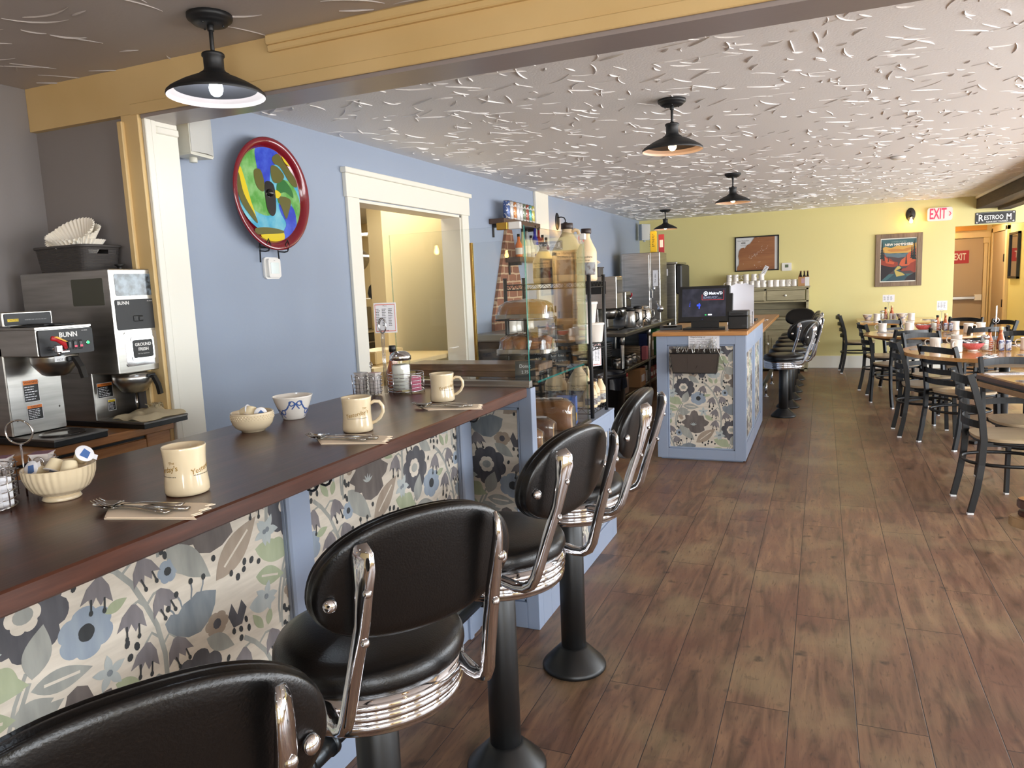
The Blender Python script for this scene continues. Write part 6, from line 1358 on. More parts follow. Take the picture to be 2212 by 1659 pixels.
# fridge and tall cabinet in the corner
t = thing('steel_refrigerator', 'stainless steel refrigerator by the far blue wall', 'refrigerator', (-2.42, 10.75, .0)); b = MB(mat('steel cabinet', '#9d9b96', .33, .9)); b.box(-.22, .20, -.42, .08, .10, 1.83, steel, .006); b.box(.20, .33, -.42, .06, .12, 1.83, steel, .008); b.build('body', t)
b = MB(steel); b.box(-.18, .18, -.432, -.42, .16, 1.80, steel, .004); b.build('side_panel', t)
b = MB(chrome); b.cyl(.245, -.44, 1.30, 1.36, .012, chrome, 12); b.box(.20, .22, -.45, -.44, 1.20, 1.32, chrome, .003); b.build('latch', t)
b = MB(whitep); b.box(.23, .30, -.424, -.4205, 1.36, 1.58, paper); b.text('TEA URN', .03, ink, FYn(.265, -.4245, 1.47) @ Matrix.Rotation(R(90), 4, 'Z'), ext=0); b.build('label', t)
b = MB(chrome); b.tube([(.27, -.43, 1.16), (.30, -.50, 1.12), (.34, -.58, 1.07)], .012, chrome, 10); b.lathe([(0, -.05), (.035, -.035), (.05, 0), (.035, .035), (0, .05)], 20, chrome, True, Matrix.Translation((.37, -.63, 1.05))); b.build('spigot', t)
t = thing('steel_cabinet', 'taller than wide steel ice machine beyond the refrigerator', 'cabinet', (-2.20, 11.55, 0)); b = MB(steel); b.box(-.40, .17, -.38, .38, 0, 1.67, steel, .006); b.box(-.42, .20, -.40, .40, 1.67, 1.70, steel, .004); b.build('body', t)
b = MB(dgrey); b.box(.17, .26, -.36, .33, 1.22, 1.66, dgrey, .02); b.build('bin_door', t); b = MB(paper); b.box(-.02, .06, -.3815, -.3805, 1.50, 1.60); b.build('label', t)
bx('cereal_box', 'bright yellow box standing on top of the refrigerator', 'box', (-2.235, 10.62, 1.8305), (.14, .09, .30), mat('yellow carton', '#f2c41c', .5), None, -80); 
b = MB(ink); b.lines(-.04, .04, .08, .27, 8, ink, FYn(-2.235, 10.548, 1.8305), .9, seed=4); single('carton_print', b, 'small black print on the yellow box atop the refrigerator', 'print')
bx('snack_box', 'crimson and white box behind the yellow box on the refrigerator', 'box', (-2.15, 10.76, 1.8305), (.09, .08, .26), mat('crimson box', '#a82838', .5), paper, -80)
# wall shelves with cans and bottles
dshelf = wood('dark shelf board', '#3a2a22', '#5c4536', 'y')
def shelf(loc, ln, label):
    t = thing('wall_shelf', label, 'shelf', loc); b = MB(dshelf); b.box(0, .15, -ln/2, ln/2, -.045, 0, dshelf, .002); b.build('board', t)
    for s_ in (-1, 1): b = MB(blackm); b.box(0, .13, s_*ln*.42-.012, s_*ln*.42+.012, -.075, -.046, blackm, .002); b.box(0, .012, s_*ln*.42-.012, s_*ln*.42+.012, -.16, -.075, blackm, .001); b.build('bracket', t)
shelf((-2.783, 6.62, 2.055), .92, 'upper dark wall shelf of drink cans beside the white trim'); shelf((-2.75, 6.90, 1.715), .95, 'lower dark wall shelf of bottles over the bricks')
cans = ['#4a5f92', '#c9c4bf', '#b9763f', '#cfcfcf', '#c9c7c4', '#68745c', '#8e4634', '#4a9290', '#b9b25a']
for i, c in enumerate(cans):
    m_ = mat('can print %d' % i, c, .3, .3, var=('#e8e6e2', 45, (1, 1, 1), 3, .55, .62)); b = MB(m_); b.lathe([(0, 0), (.026, 0), (.033, .008), (.033, .15), (.027, .162), (.026, .165), (0, .163)], 20, m_); b.lathe([(.0331, .146), (.0275, .162), (.0262, .1655), (0, .1635)], 20, steel)
    single('drink_can', b, ['blue patterned', 'white and red', 'orange', 'white', 'white and grey', 'green and white', 'rust red', 'teal', 'yellow'][i]+' tall can on the upper wall shelf', 'can', (-2.66, 6.29+.078*i, 2.056), 0, 'cans on the upper wall shelf')
b = MB(whitep); b.lathe([(0, 0), (.012, 0), (.008, .02), (.016, .03), (.012, .045), (0, .05)], 12); single('shelf_knob', b, 'small white finial behind the cans on the upper shelf', 'finial', (-2.735, 6.40, 2.056)); 
bots = [('#d9702c', .09, 0), ('#c9cc9a', .25, 1), ('#b9bdbb', .26, 1), ('#c9c7bf', .2, 1), ('#1f2fa8', .30, 1), ('#9c1c1c', .29, 1), ('#c4622a', .22, 1), ('#7a2e1e', .20, 1)]
for i, (c, h, nk) in enumerate(bots):
    m_ = mat('bottle glass %d' % i, c, .12, coat=.3); b = MB(m_); h = h if nk else .2
    b.lathe([(0, 0), (.03, 0), (.033, .006), (.033, h*.55), (.014, h*.75), (.012, h), (0, h)], 20, m_); b.lathe([(.0335, h*.12), (.0335, h*.42)], 20, mat('bottle paper label', '#ddd6c4', .6)); b.lathe([(.014, h-.012), (.014, h+.014), (0, h+.014)], 14, blackp)
    single('glass_bottle', b, ['orange', 'pale green', 'clear grey', 'cloudy white', 'cobalt blue', 'dark red', 'amber', 'brown'][i]+' bottle on the lower wall shelf', 'bottle', (-2.64, 6.50+.108*i, 1.716), 0, 'bottles on the lower wall shelf')
# griddle box and mugs on it, before the bricks
t = thing('steel_griddle', 'low grey machine with dark front by the bricks, seen through the case', 'appliance', (-2.50, 5.86, .0)); b = MB(mat('grey griddle top', '#8b8882', .45, .5)); b.box(-.27, .28, -.12, .78, .98, 1.045, None, .01); b.box(-.26, .27, -.1, .76, .60, .98, blackp, .01); b.box(-.2, .2, 0, .7, 0, .6, blackm); b.build('body', t)
b = MB(chrome); b.rod((.29, .0, .93), (.29, .2, .93), .006, chrome, 8); b.rod((.29, .35, .93), (.29, .55, .93), .006, chrome, 8); b.build('handle', t)
# ================================================================ FAR COUNTER AND ITS STOOLS
t = thing('far_counter', 'second wooden lunch counter running on past the register stand', 'counter', (-.85, 9.0, 0))
b = MB(butcher); b.box(-.27, .315, -1.38, 1.55, .885, .918, butcher, .004); b.build('worktop', t); b = MB(ppaint); b.box(-.25, .10, -1.35, 1.5, 0, .884, ppaint); b.build('body', t)
b = MB(pipe); b.rod((.24, -1.35, .2), (.24, 1.4, .2), .024, pipe, 14)
for y in (-1.1, .2, 1.3): b.rod((.24, y, .2), (.24, y, 0), .014, chrome, 10); b.cyl(.24, y, 0, .01, .03, chrome, 14)
b.build('foot_rail', t)
E0 = make_stool(low=.105, group='black stools at the far counter')
FS = [((-.355, 7.93), -12, 'far counter black stool nearest the camera, backrest seen edge on'), ((-.335, 8.50), -48, 'far counter black stool second in the row, its backrest turned to the camera'),
      ((-.33, 9.07), -6, 'far counter black stool third in the row'), ((-.33, 9.64), 0, 'far counter black stool fourth in the row'), ((-.33, 10.21), -4, 'far counter black stool fifth in the row'), ((-.32, 10.78), 80, 'far counter black stool at the end, its padded front facing the camera')]
for i, ((x, y), a, lb) in enumerate(FS):
    if i == 0: E0.location = (x, y, 0); E0.rotation_euler = (0, 0, R(a)); E0['label'] = lb
    else: dup(E0, (x, y, 0), a, lb)
# small mugs (printed) shared by the far tables and the hutch
cm0 = make_mug(0, (-60,), chinaw, False, 'mug', 'x', None); used_m = [False]
def small_mug(loc, rz, label, group):
    if not used_m[0]: used_m[0] = True; cm0.location = loc; cm0.rotation_euler = (0, 0, R(rz)); cm0['label'] = label; cm0['group'] = group; return cm0
    return dup(cm0, loc, rz, label, group)
for i, (x, y) in enumerate(((-.73, 8.55), (-.70, 9.1))):
    b = MB(whitep); b.box(-.05, .05, -.09, .09, 0, .004, whitep); o = single('napkin', b, ('first', 'second')[i]+' white napkin set on the far counter', 'napkin', (x+.04, y, .9185), 0, 'napkins on the far counter')
    for k in range(3): ware(('fork', 'knife', 'spoon')[k], (x+.12, y-.03+.03*k, .9235), 180, ('fork', 'knife', 'spoon')[k]+' on the '+('first', 'second')[i]+' napkin of the far counter', 'cutlery on the far counter')
small_mug((-.80, 8.15, .9185), 150, 'white mug on the far counter just behind the register stand', 'mugs on the far counter'); small_mug((-.83, 8.45, .9185), 120, 'second white mug on the far counter', 'mugs on the far counter')
b = MB(whitep); b.box(-.04, .04, -.03, .03, 0, .09, whitep, .006); single('napkin_box', b, 'white napkin box standing on the far counter', 'napkin holder', (-.86, 8.02, .9185))

for i, (y, a) in enumerate(((5.92, 160), (6.03, 200), (6.22, 150), (6.34, 170))): small_mug((-2.50, y, 1.0455), a, 'cream mug %s of the four on the grey machine seen through the case' % ('nearest', 'second', 'third', 'farthest')[i], 'mugs on the grey machine')
# ================================================================ HUTCH ON THE BACK WALL
hut = wood('weathered grey green paint', '#8f8669', '#b9ae8c', 'x', .6, 0, 6, '#a59b7b'); hutd = wood('weathered grey green back boards', '#7c745b', '#a0967a', 'x', .65, 0, 6)
t = thing('painted_hutch', 'weathered grey green hutch with drawers below rows of mugs', 'hutch', (-.80, 11.80, 0))
b = MB(hut)
b.box(-.61, .61, -.10, .32, .03, .78, hut, .004); b.box(-.63, .63, -.13, .33, .78, .81, hut, .004); b.box(-.61, -.575, .02, .32, .81, 1.24, hut, .003); b.box(.575, .61, .02, .32, .81, 1.24, hut, .003)
b.box(-.63, .63, .0, .33, 1.24, 1.265, hut, .004); b.box(-.61, .61, .02, .04, 1.215, 1.24, hut); b.box(-.61, .61, .02, .04, 1.03, 1.055, hut, .003); b.box(-.015, .015, .02, .3, 1.05, 1.24, hut); b.box(-.61, .61, .05, .32, 1.035, 1.05, hut)
for x in (-.60, .56): b.box(x, x+.05, -.1, -.05, 0, .05, hut)
b.build('carcass', t)
b = MB(hutd); b.box(-.58, .58, .27, .29, .81, 1.04); b.box(-.58, .58, .262, .27, .915, .921, blackm); b.build('back_board', t)
knob = mat('white china knob', '#e9e6de', .2)
for x in (-.575, .0):
    b = MB(hut); b.box(x+.02, x+.56, .012, .03, 1.062, 1.208, hut, .004); o = b.build('drawer', t); b = MB(knob); b.lathe([(0, 0), (.012, 0), (.010, .012), (.018, .022), (.012, .032), (0, .034)], 14, knob, True, FYn(x+.29, .012, 1.135)); b.build('knob', o)
for x in (-.58, .0):
    b = MB(hut); b.box(x+.01, x+.57, -.115, -.1, .09, .60, hut, .004); b.box(x+.06, x+.52, -.120, -.114, .15, .55, hut, .012); b.box(x+.10, x+.48, -.126, -.119, .19, .51, hut, .01); o = b.build('door', t)
    b = MB(knob); b.lathe([(0, 0), (.012, 0), (.010, .012), (.018, .022), (.012, .032), (0, .034)], 14, knob, True, FYn(x+(.53 if x < -.1 else .05), -.118, .42)); b.build('knob', o)
    b = MB(hut); b.box(x+.01, x+.57, -.115, -.1, .63, .75, hut, .004); b.build('drawer', t)
zt = 1.2655; rr = random.Random(21)
for i in range(12):
    x = -1.335+.085*i+(.012 if i > 6 else 0); 
    small_mug((x, 11.86+rr.uniform(-.01, .01), zt), rr.choice((20, 160, -20, 60, 120, 200)), 'mug %s in the lower row on top of the hutch' % ('at the left end', 'second from the left', 'third from the left', 'fourth from the left', 'fifth from the left', 'sixth from the left', 'sixth from the right', 'fifth from the right', 'fourth from the right', 'third from the right', 'second from the right', 'beside the bottle carrier')[i], 'mugs on the hutch')
for i in range(5):
    x = (-1.33, -1.235, -1.08, -.965, -.86)[i]; small_mug((x, 11.865, zt+.104), (10, 10, 190, 20, 170)[i], 'mug %s in the upper stacked row on the hutch' % ('at the left end', 'second', 'in the middle', 'second from the right', 'holding a receipt at the right end')[i], 'mugs on the hutch')
b = MB(paper); b.T = M_at(0, 0, 0, 0, 0, 28); b.box(-.03, .03, -.001, .001, 0, .19, paper); b.lines(-.022, .022, .03, .18, 7, ink, FYn(0, -.002, 0), .9, seed=6); single('receipt', b, 'white receipt sticking up from a mug on the hutch', 'receipt', (-.865, 11.86, zt+.15))
t = thing('bottle_carrier', 'cardboard carrier of dark bottles at the right end of the hutch', 'bottle carrier', (-.262, 11.87, zt)); b = MB(carton); b.box(-.075, .08, -.07, .07, 0, .135, carton, .003); b.prism([(-.075, .135), (-.03, .135), (-.052, .20)], -.01, .01, carton, FYn(0, 0, 0)); b.build('carrier', t)
b = MB(whitep); b.box(.02, .0805, -.0715, -.07, .0, .13, whitep); b.box(-.03, .015, -.0715, -.07, .04, .11, mat('label mauve', '#b5949c', .5)); b.build('label', t)
dkg = mat('dark brown bottle glass', '#1a0f0c', .12)
for i, (x, y) in enumerate(((-.04, -.03), (.01, -.035), (.055, -.03), (-.04, .035), (.01, .035), (.055, .035))):
    b = MB(dkg); b.lathe([(0, .005), (.022, .005), (.023, .13), (.011, .17), (.010, .21), (0, .21)], 14, dkg); b.lathe([(.011, .205), (.0125, .207), (.0125, .222), (0, .223)], 12, mat('bottle cap bronze', '#6b4a2c', .4)); single('glass_bottle', b, 'dark brown bottle in the carrier on the hutch', 'bottle', (-.262+x, 11.87+y, zt), 0, 'bottles in the carrier')

# ================================================================ DINING TABLES AND CHAIRS
bench = wood('blond plywood seat', '#b7a183', '#d3c0a0', 'x', .3, .35, 5); oakt = wood('honey oak table top', '#b27b40', '#d9a767', 'x', .16, .5, 6, '#c58f50'); oakd = wood('dark table edge', '#3a2620', '#5a3d30', 'x', .4, .1, 8); oake = wood('weathered table edge', '#8a6a4a', '#b08f68', 'x', .5, 0, 8)
foot = mat('white nylon glide', '#e8e8e8', .5)
chm = mat('satin black chair steel', '#0d0f11', .4)
def make_chair():
    t = thing('ladderback_chair', 'x', 'chair', (0, 0, 0), 0, 'black ladder back dining chairs')
    def post(z):   # back post x at height z
        K = [(0, -.245), (.15, -.215), (.30, -.195), (.45, -.188), (.60, -.205), (.75, -.245), (.83, -.272)]
        for (z0, x0), (z1, x1) in zip(K, K[1:]):
            if z <= z1: s_ = (z-z0)/(z1-z0); return x0+(x1-x0)*s_
        return K[-1][1]
    for s_ in (-1, 1):
        b = MB(chm); P = [(post(z), s_*(.188+.004*(z < .3)), z) for z in (.012, .08, .15, .22, .30, .38, .45, .52, .60, .68, .75, .80, .832)]; b.bar(P, .022, .034, chm, up=(1, 0, 0)); o = b.build('leg', t)
        b = MB(foot); b.box(post(0)-.016, post(0)+.018, s_*.192-.013, s_*.192+.013, 0, .013, foot, .002); b.build('glide', o)
        b = MB(chm); b.bar([(.185, s_*.172, .012), (.175, s_*.168, .2), (.165, s_*.162, .43)], .022, .030, chm, up=(1, 0, 0)); o = b.build('leg', t)
        b = MB(foot); b.box(.17, .20, s_*.172-.012, s_*.172+.012, 0, .013, foot, .002); b.build('glide', o)
    for z in (.79, .705, .62, .535):
        b = MB(chm); n_ = 12; P = []
        for i in range(n_+1): y = -.185+.37*i/n_; P.append((post(z)-.055*(1-(y/.185)**2), y, z+(.012*(1-(y/.185)**2) if z > .78 else 0)))
        b.tube(P, 1, chm, 4, flat=(.006*.9, .030 if z < .78 else .034), up=(0, 0, 1), sm=False); b.build('slat', t)
    def so(u, r): 
        a = 2*PI*u; ca, sa = math.cos(a), math.sin(a); e = 2/3.0; return (.205*r*math.copysign(abs(ca)**e, ca)-.0, (.205-.018*(ca < 0)*abs(ca))*r*math.copysign(abs(sa)**e, sa))
    b = MB(bench)
    def sf(u, v):
        x, y = so(u, v); return (x, y, .452+(0 if v > .8 else -.006*(1-(v/.8)**2)))
    b.grid(lambda u, v: sf(u, 1-v), 40, 10, bench, True, True); b.grid(lambda u, v: (so(u, 1-.02*v)[0], so(u, 1-.02*v)[1], .452-.018*v), 40, 1, bench, True, True); b.poly([(so(1-i/40, .98)[0], so(1-i/40, .98)[1], .434) for i in range(40)], bench); b.build('seat', t)
    b = MB(chm); b.tube([(so(i/32, .92)[0], so(i/32, .92)[1], .424) for i in range(32)], .010, chm, 6, closed=True); b.box(-.19, .17, -.165, -.145, .405, .43, chm); b.box(-.19, .17, .145, .165, .405, .43, chm); b.build('seat_frame', t)
    b = MB(chm); b.tube([(-.01+.235*math.cos(a)*(1 if math.cos(a) < 0 else .82), .195*math.copysign(abs(math.sin(a))**.75, math.sin(a)), .295) for a in [2*PI*i/36 for i in range(36)]], .0095, chm, 6, closed=True, flat=(.8, 1.1)); b.build('stretcher', t)
    return t
ch0 = make_chair(); first = [True]
def chair(mx_, my_, yaw, label):
    """mx_, my_ = middle of the rear feet"""
    a = R(yaw); x, y = mx_+.245*math.cos(a), my_+.245*math.sin(a)
    if first[0]: first[0] = False; ch0.location = (x, y, 0); ch0.rotation_euler = (0, 0, a); ch0['label'] = label
    else: dup(ch0, (x, y, 0), yaw, label)
chair(.80, 5.07, 5, 'black ladder back chair nearest the camera, left of the menu topped table'); chair(.87, 6.74, 34, 'black ladder back chair turned away, at the near side of the large round table')
chair(.62, 7.25, 3, 'black ladder back chair at the left end of the large round table'); chair(.46, 9.65, 10, 'black ladder back chair in profile left of the small round table')
chair(.253, 11.66, 3, 'black ladder back chair by the yellow wall left of the back table'); chair(1.19, 5.84, -80, 'black ladder back chair facing the camera behind the nearest table')
chair(.86, 8.62, 118, 'black ladder back chair with its back turned in front of the small round table'); chair(.90, 8.12, -60, 'black ladder back chair facing the camera behind the large round table')
chair(.80, 10.30, -40, 'black ladder back chair facing the camera between the back table and small round table'); chair(1.62, 10.5, -125, 'black ladder back chair behind the small round table, before the passage')
chair(1.90, 9.88, 205, 'black ladder back chair farthest right, before the passage doors'); chair(1.58, 8.90, 108, 'black ladder back chair at the right of the small round table'); chair(1.74, 8.22, -118, 'black ladder back chair at the right behind the large round table')
def pedestal(t, x, y, h=.70, r=.33):
    b = MB(chm); b.cyl(x, y, .03, h, .038, chm, 18)
    for k in range(4): a = R(45+90*k); b.bar([(x, y, .03), (x+r*.6*math.cos(a), y+r*.6*math.sin(a), .028), (x+r*math.cos(a), y+r*math.sin(a), .014)], .05, .024, chm, up=(0, 0, 1))
    b.box(x-.2, x+.2, y-.03, y+.03, h-.025, h, chm); b.box(x-.03, x+.03, y-.2, y+.2, h-.025, h, chm); b.build('pedestal', t)
def tbl(name, label, loc, rz=0): return thing(name, label, 'table', loc, rz)
t = tbl('dining_table', 'honey oak rectangular table pushed to the yellow wall', (.92, 11.50, 0)); b = MB(oakt); b.box(-.46, .55, -.60, .58, .722, .75, oakt, .006); b.build('table_top', t); pedestal(t, 0, 0, .722)
t = tbl('round_table', 'small round honey oak table with a dark underside', (1.03, 9.13, 0)); b = MB(oakt); b.lathe([(0, .725), (.59, .725), (.60, .73), (.60, .745), (.595, .75), (0, .75)], 64, oakt, False); b.lathe([(0, .665), (.34, .665), (.50, .70), (.52, .725)], 48, oakd, False); b.build('table_top', t); pedestal(t, 0, 0, .665)
t = tbl('round_table', 'large round honey oak drop leaf table in the middle of the dining room', (1.40, 7.15, 0)); b = MB(oakt); 
for s_ in (-1, 1):
    pl = [(.245*s_+.0015*s_ if True else 0, y) for y in ()]
ly = .30
def leaf_poly(x0, x1, r, n=24):
    P = []
    for i in range(n+1): x = x0+(x1-x0)*i/n; P.append((x, -math.sqrt(max(0, r*r-x*x))))
    for i in range(n+1): x = x1+(x0-x1)*i/n; P.append((x, math.sqrt(max(0, r*r-x*x))))
    return P
for (x0, x1) in ((-.759, -.266), (-.263, .263), (.266, .759)): b.prism(leaf_poly(x0, x1, .76), .722, .75, oakt)
b.build('table_top', t); b = MB(mat('cream table apron', '#b9ae98', .6)); b.box(-.28, .28, -.42, .42, .655, .7215, None, .003); b.box(-.42, -.30, -.03, .03, .60, .7215, None, .003); b.build('apron', t); pedestal(t, 0, 0, .655, .36)
t = tbl('dining_table', 'nearest rectangular table with a layered dark edge and a paper menu', (1.627, 5.409, 0), 16)
b = MB(oakt); b.box(-.60, .60, -.38, .38, .738, .75, oakt, .002); b.box(-.603, .603, -.383, .383, .712, .738, oakd, .003); b.box(-.59, .59, -.37, .37, .698, .712, blackm); b.box(-.603, .603, -.383, .383, .664, .698, oake, .004); b.build('table_top', t); pedestal(t, 0, 0, .664)
t = tbl('dining_table', 'small square wooden table of stacked boards cut off at the right edge', (1.065, 2.495, 0), 37)
b = MB(oakt)
def slab(b, h, z0, z1, m, side): b.prism(rrect(-h+.003, h-.003, -h+.003, h-.003, .022), z0, z0+.004, side); b.prism(rrect(-h, h, -h, h, .025), z0+.004, z1-.004, side); b.prism(rrect(-h+.003, h-.003, -h+.003, h-.003, .022), z1-.004, z1, m, None, False, side)
slab(b, .375, .722, .75, oakt, oakd); b.build('table_top', t)
b = MB(oakd); b.box(-.33, .33, -.33, .33, .712, .722, blackm); slab(b, .372, .696, .714, mat('dark red board', '#4a2418', .45), mat('dark red board', '#4a2418', .45)); b.build('middle_board', t)
b = MB(oake); slab(b, .388, .664, .696, oake, oake); b.build('lower_board', t); pedestal(t, 0, 0, .664)
TZ = .7505
# settings on the tables
def place(x, y, a, lab, grp):
    b = MB(paper); b.box(-.09, .09, -.045, .045, 0, .002, paper); single('napkin', b, 'white napkin '+lab, 'napkin', (x, y, TZ), a, 'napkins '+grp)
    for k, q in enumerate(('fork', 'knife', 'spoon')): ware(q, (x-.09*math.cos(R(a))-(.02*k-.02)*math.sin(R(a)), y-.09*math.sin(R(a))+(.02*k-.02)*math.cos(R(a)), TZ+.0022), a, q+' '+lab, 'cutlery '+grp)
place(.80, 7.26, 5, 'at the left end of the large round table', 'on the large round table'); place(1.50, 6.76, 20, 'at the near right of the large round table', 'on the large round table'); place(1.18, 6.62, 60, 'at the near left of the large round table', 'on the large round table'); place(1.60, 7.62, 200, 'at the far right of the large round table', 'on the large round table')
place(.66, 9.2, 0, 'at the left of the small round table', 'on the small round table'); place(.86, 8.76, 40, 'at the near side of the small round table', 'on the small round table'); place(1.25, 8.78, 100, 'at the right front of the small round table', 'on the small round table')
place(.58, 11.3, 0, 'at the left of the back table', 'on the back table'); place(1.36, 11.45, 180, 'at the right of the back table', 'on the back table'); place(1.18, 5.22, 20, 'on the nearest rectangular table', 'on the nearest table')
g = 'mugs on the large round table'
small_mug((.90, 7.22, TZ), 165, 'white mug at the left of the large round table, handle to the left', g); small_mug((1.10, 7.50, TZ), 175, 'white mug at the back of the large round table', g); small_mug((1.03, 7.02, TZ), -120, 'white mug with its handle toward the camera on the large round table', g); small_mug((1.55, 7.17, TZ), 165, 'white mug at the right edge of the photo on the large round table', g)
g = 'mugs on the small round table'
small_mug((.63, 9.27, TZ), 175, 'white mug at the left edge of the small round table', g); small_mug((.905, 9.36, TZ), 175, 'white mug left of the pink bowl on the small round table', g); small_mug((.94, 9.62, TZ), 60, 'white mug behind another on the small round table', g); small_mug((1.36, 9.42, TZ), 60, 'white mug right of the caddy on the small round table', g); small_mug((1.43, 9.05, TZ), 10, 'white mug at the right edge of the small round table', g)
small_mug((1.56, 9.15, TZ), 60, 'plain white mug by the right chair of the small round table', g)
g = 'mugs on the back table'
small_mug((.70, 11.36, TZ), 90, 'white mug at the front of the back table', g); small_mug((1.12, 11.36, TZ), 175, 'white mug beside the right bow bowl on the back table', g)
def pink_bowl(loc, label, s=1.0, m=None):
    pk_ = m or mat('coral pink glaze', '#c95a5e', .3, var=('#dc8583', 220, (1, 1, 1), 2, .5, .6)); nv = mat('navy inner glaze', '#2b3358', .3)
    t = thing('serving_bowl', label, 'bowl', loc); t.scale = (s, s, s)
    b = MB(pk_); b.lathe([(.035, .012), (.055, .022), (.075, .045), (.086, .07)], 36, pk_); b.lathe([(.086, .07), (.084, .071), (.07, .045), (.04, .02), (0, .018)], 36, nv); b.lathe([(0, 0), (.038, 0), (.036, .012)], 30, chinaw); b.build('bowl', t)
    b = MB(jelw); rr_ = random.Random(3)
    for i in range(14):
        x, y = rr_.uniform(-.05, .05), rr_.uniform(-.05, .05); b.T = M_at(x, y, .05+rr_.random()*.015, rr_.uniform(0, 90), rr_.uniform(-30, 30)); b.box(-.015, .015, -.01, .01, 0, .012, (jelw, whitep, jelk)[i % 3], .002)
    b.build('packets', t); t.children[-1]['kind'] = 'stuff'
pink_bowl((1.16, 7.10, TZ), 'coral pink bowl of packets on the large round table'); pink_bowl((1.05, 9.40, TZ), 'coral pink bowl of packets on the small round table')
pink_bowl((1.16, 7.36, TZ), 'tan woven basket bowl behind the pink one on the large round table', .9, mat('tan basket glaze', '#b98448', .6, var=('#8f5f30', 60, (1, 1, 3), 3, .4, .6)))
bow_bowl((.60, 11.70, TZ), 'bow painted bowl at the left of the back table', 1.0); bow_bowl((1.03, 11.62, TZ), 'bow painted bowl at the right of the back table', 1.15, rz=30)
gz = mat('blue check sticker cup', '#dfe4f0', .5, var=('#4a5f98', 30, (1, 1, 1), 0, .5, .52))
def far_caddy(x, y, rz, where, plaid=True, cardh=.24, cw=.12, chh=.09):
    t = thing('wire_caddy', 'chrome wire condiment caddy '+where, 'caddy', (x, y, TZ), rz, 'table caddies')
    b = MB(wire); caddy_round(b, -.06, 0, .004, .062, .075, 5, 5)
    for s_ in (0, 1): wire_cage(b, .035+.048*s_, -.05, .004, .020, .086); wire_cage(b, .035+.048*s_, .03, .004, .020, .086)
    b.rod((.0, 0, 0), (0, 0, cardh-.03), .002, wire, 6); b.tube([(.022*math.cos(a), 0, cardh-.01+.022*math.sin(a)) for a in [2*PI*i/20 for i in range(20)]], .0018, wire, 6, closed=True); b.build('wire_frame', t)
    ca, sa = math.cos(R(rz)), math.sin(R(rz)); W = lambda u, v: (x+u*ca-v*sa, y+u*sa+v*ca)
    for k in range(2):
        px, py = W(.035+.048*k, -.05); b = MB(gz if plaid else jelw)
        for i in range(6): b.box(-.0155, .0155, -.0155, .0155, .0143*i, .0143*i+.0135, gz if plaid else jelw, .0015)
        single('jam_cup_stack', b, ('left' if k == 0 else 'right')+' stack of printed jam cups in the caddy '+where, 'jam cups', (px, py, TZ+.006), rz, 'jam stacks in table caddies')
    px, py = W(-.075, -.02); sugar_jar((px, py, TZ+.006), 'sugar dispenser in the caddy '+where, .85, 'sugar dispensers')
    px, py = W(-.035, .025); hot_bottle((px, py, TZ+.006), 'ketchup coloured hot sauce bottle in the caddy '+where, None, .95, 'hot sauce bottles')
    px, py = W(.045, .03); hot_bottle((px, py, TZ+.006), 'pale capped hot sauce bottle in the caddy '+where, mat('beige wood cap', '#d9b98c', .5), 1.05, 'hot sauce bottles')
    menu_card((x, y-.004, TZ+cardh-.02), rz if rz < 60 else rz, cw, chh, 'menu card in the ring of the caddy '+where, 5, 0, False)
far_caddy(1.32, 7.12, 0, 'on the large round table', True, .26, .10, .13); far_caddy(1.22, 9.36, 0, 'on the small round table', True, .25, .10, .105); far_caddy(.86, 11.66, -4, 'on the back table', False, .27, .15, .10)
for nm in list(bpy.data.objects):
    if nm.name.startswith('menu_card') and 'large round' in nm.get('label', ''): nm.rotation_euler = (0, 0, R(75))
b = MB(dgrey); b.box(-.03, .03, -.02, .02, 0, .07, blackp, .01); b.box(.01, .07, -.02, .02, .05, .10, blackp, .01); single('clip_holder', b, 'black plastic clip holder behind the caddy on the small round table', 'holder', (1.22, 9.54, TZ))
b = MB(paper); b.box(-.07, .19, -.05, .05, 0, .0012, paper); b.text('DIET', .03, ink, FZ(-.02, 0, .0016), ext=0); b.lines(.03, .18, -.04, .04, 5, ink, Matrix.Translation((0, 0, .0015)), .9, seed=8); single('paper_menu', b, 'long white paper menu lying on the nearest rectangular table', 'menu', (1.06, 5.56, TZ), 12)
# fluttering things on the nearest table's right are out of frame

# ================================================================ KITCHEN BEYOND THE DOORWAY
t = thing('prep_table', 'cream topped prep table seen through the kitchen doorway', 'table', (-3.22, 5.1, 0)); b = MB(mat('cream laminate', '#d9c290', .4)); b.box(-.35, .25, -.65, .7, .86, .90, None, .005); b.build('top', t); b = MB(steel_d); 
for x in (-.3, .2):
    for y in (-.6, .65): b.cyl(x, y, 0, .86, .02, steel_d, 10)
b.build('legs', t)
b = MB(mat('tan cutting board', '#c7ab74', .5)); b.box(-.12, .12, -.2, .2, 0, .1, None, .01); single('storage_bin', b, 'tan plastic bin on the prep table behind the doorway', 'bin', (-3.2, 4.85, .901))
t = thing('range_hood', 'dark stove and hood at the back of the kitchen', 'stove', (-5.75, 7.9, 0)); b = MB(blackp); b.box(-.3, .3, -.6, .6, 0, .92, blackp, .01); b.box(-.3, .32, -.6, .6, .92, .95, steel); b.build('range', t); b = MB(steel_d); b.box(-.28, .1, -.6, .6, .95, 1.25, steel_d, .01); b.rod((.33, -.4, .8), (.33, .4, .8), .012, steel, 8); b.build('backsplash', t)
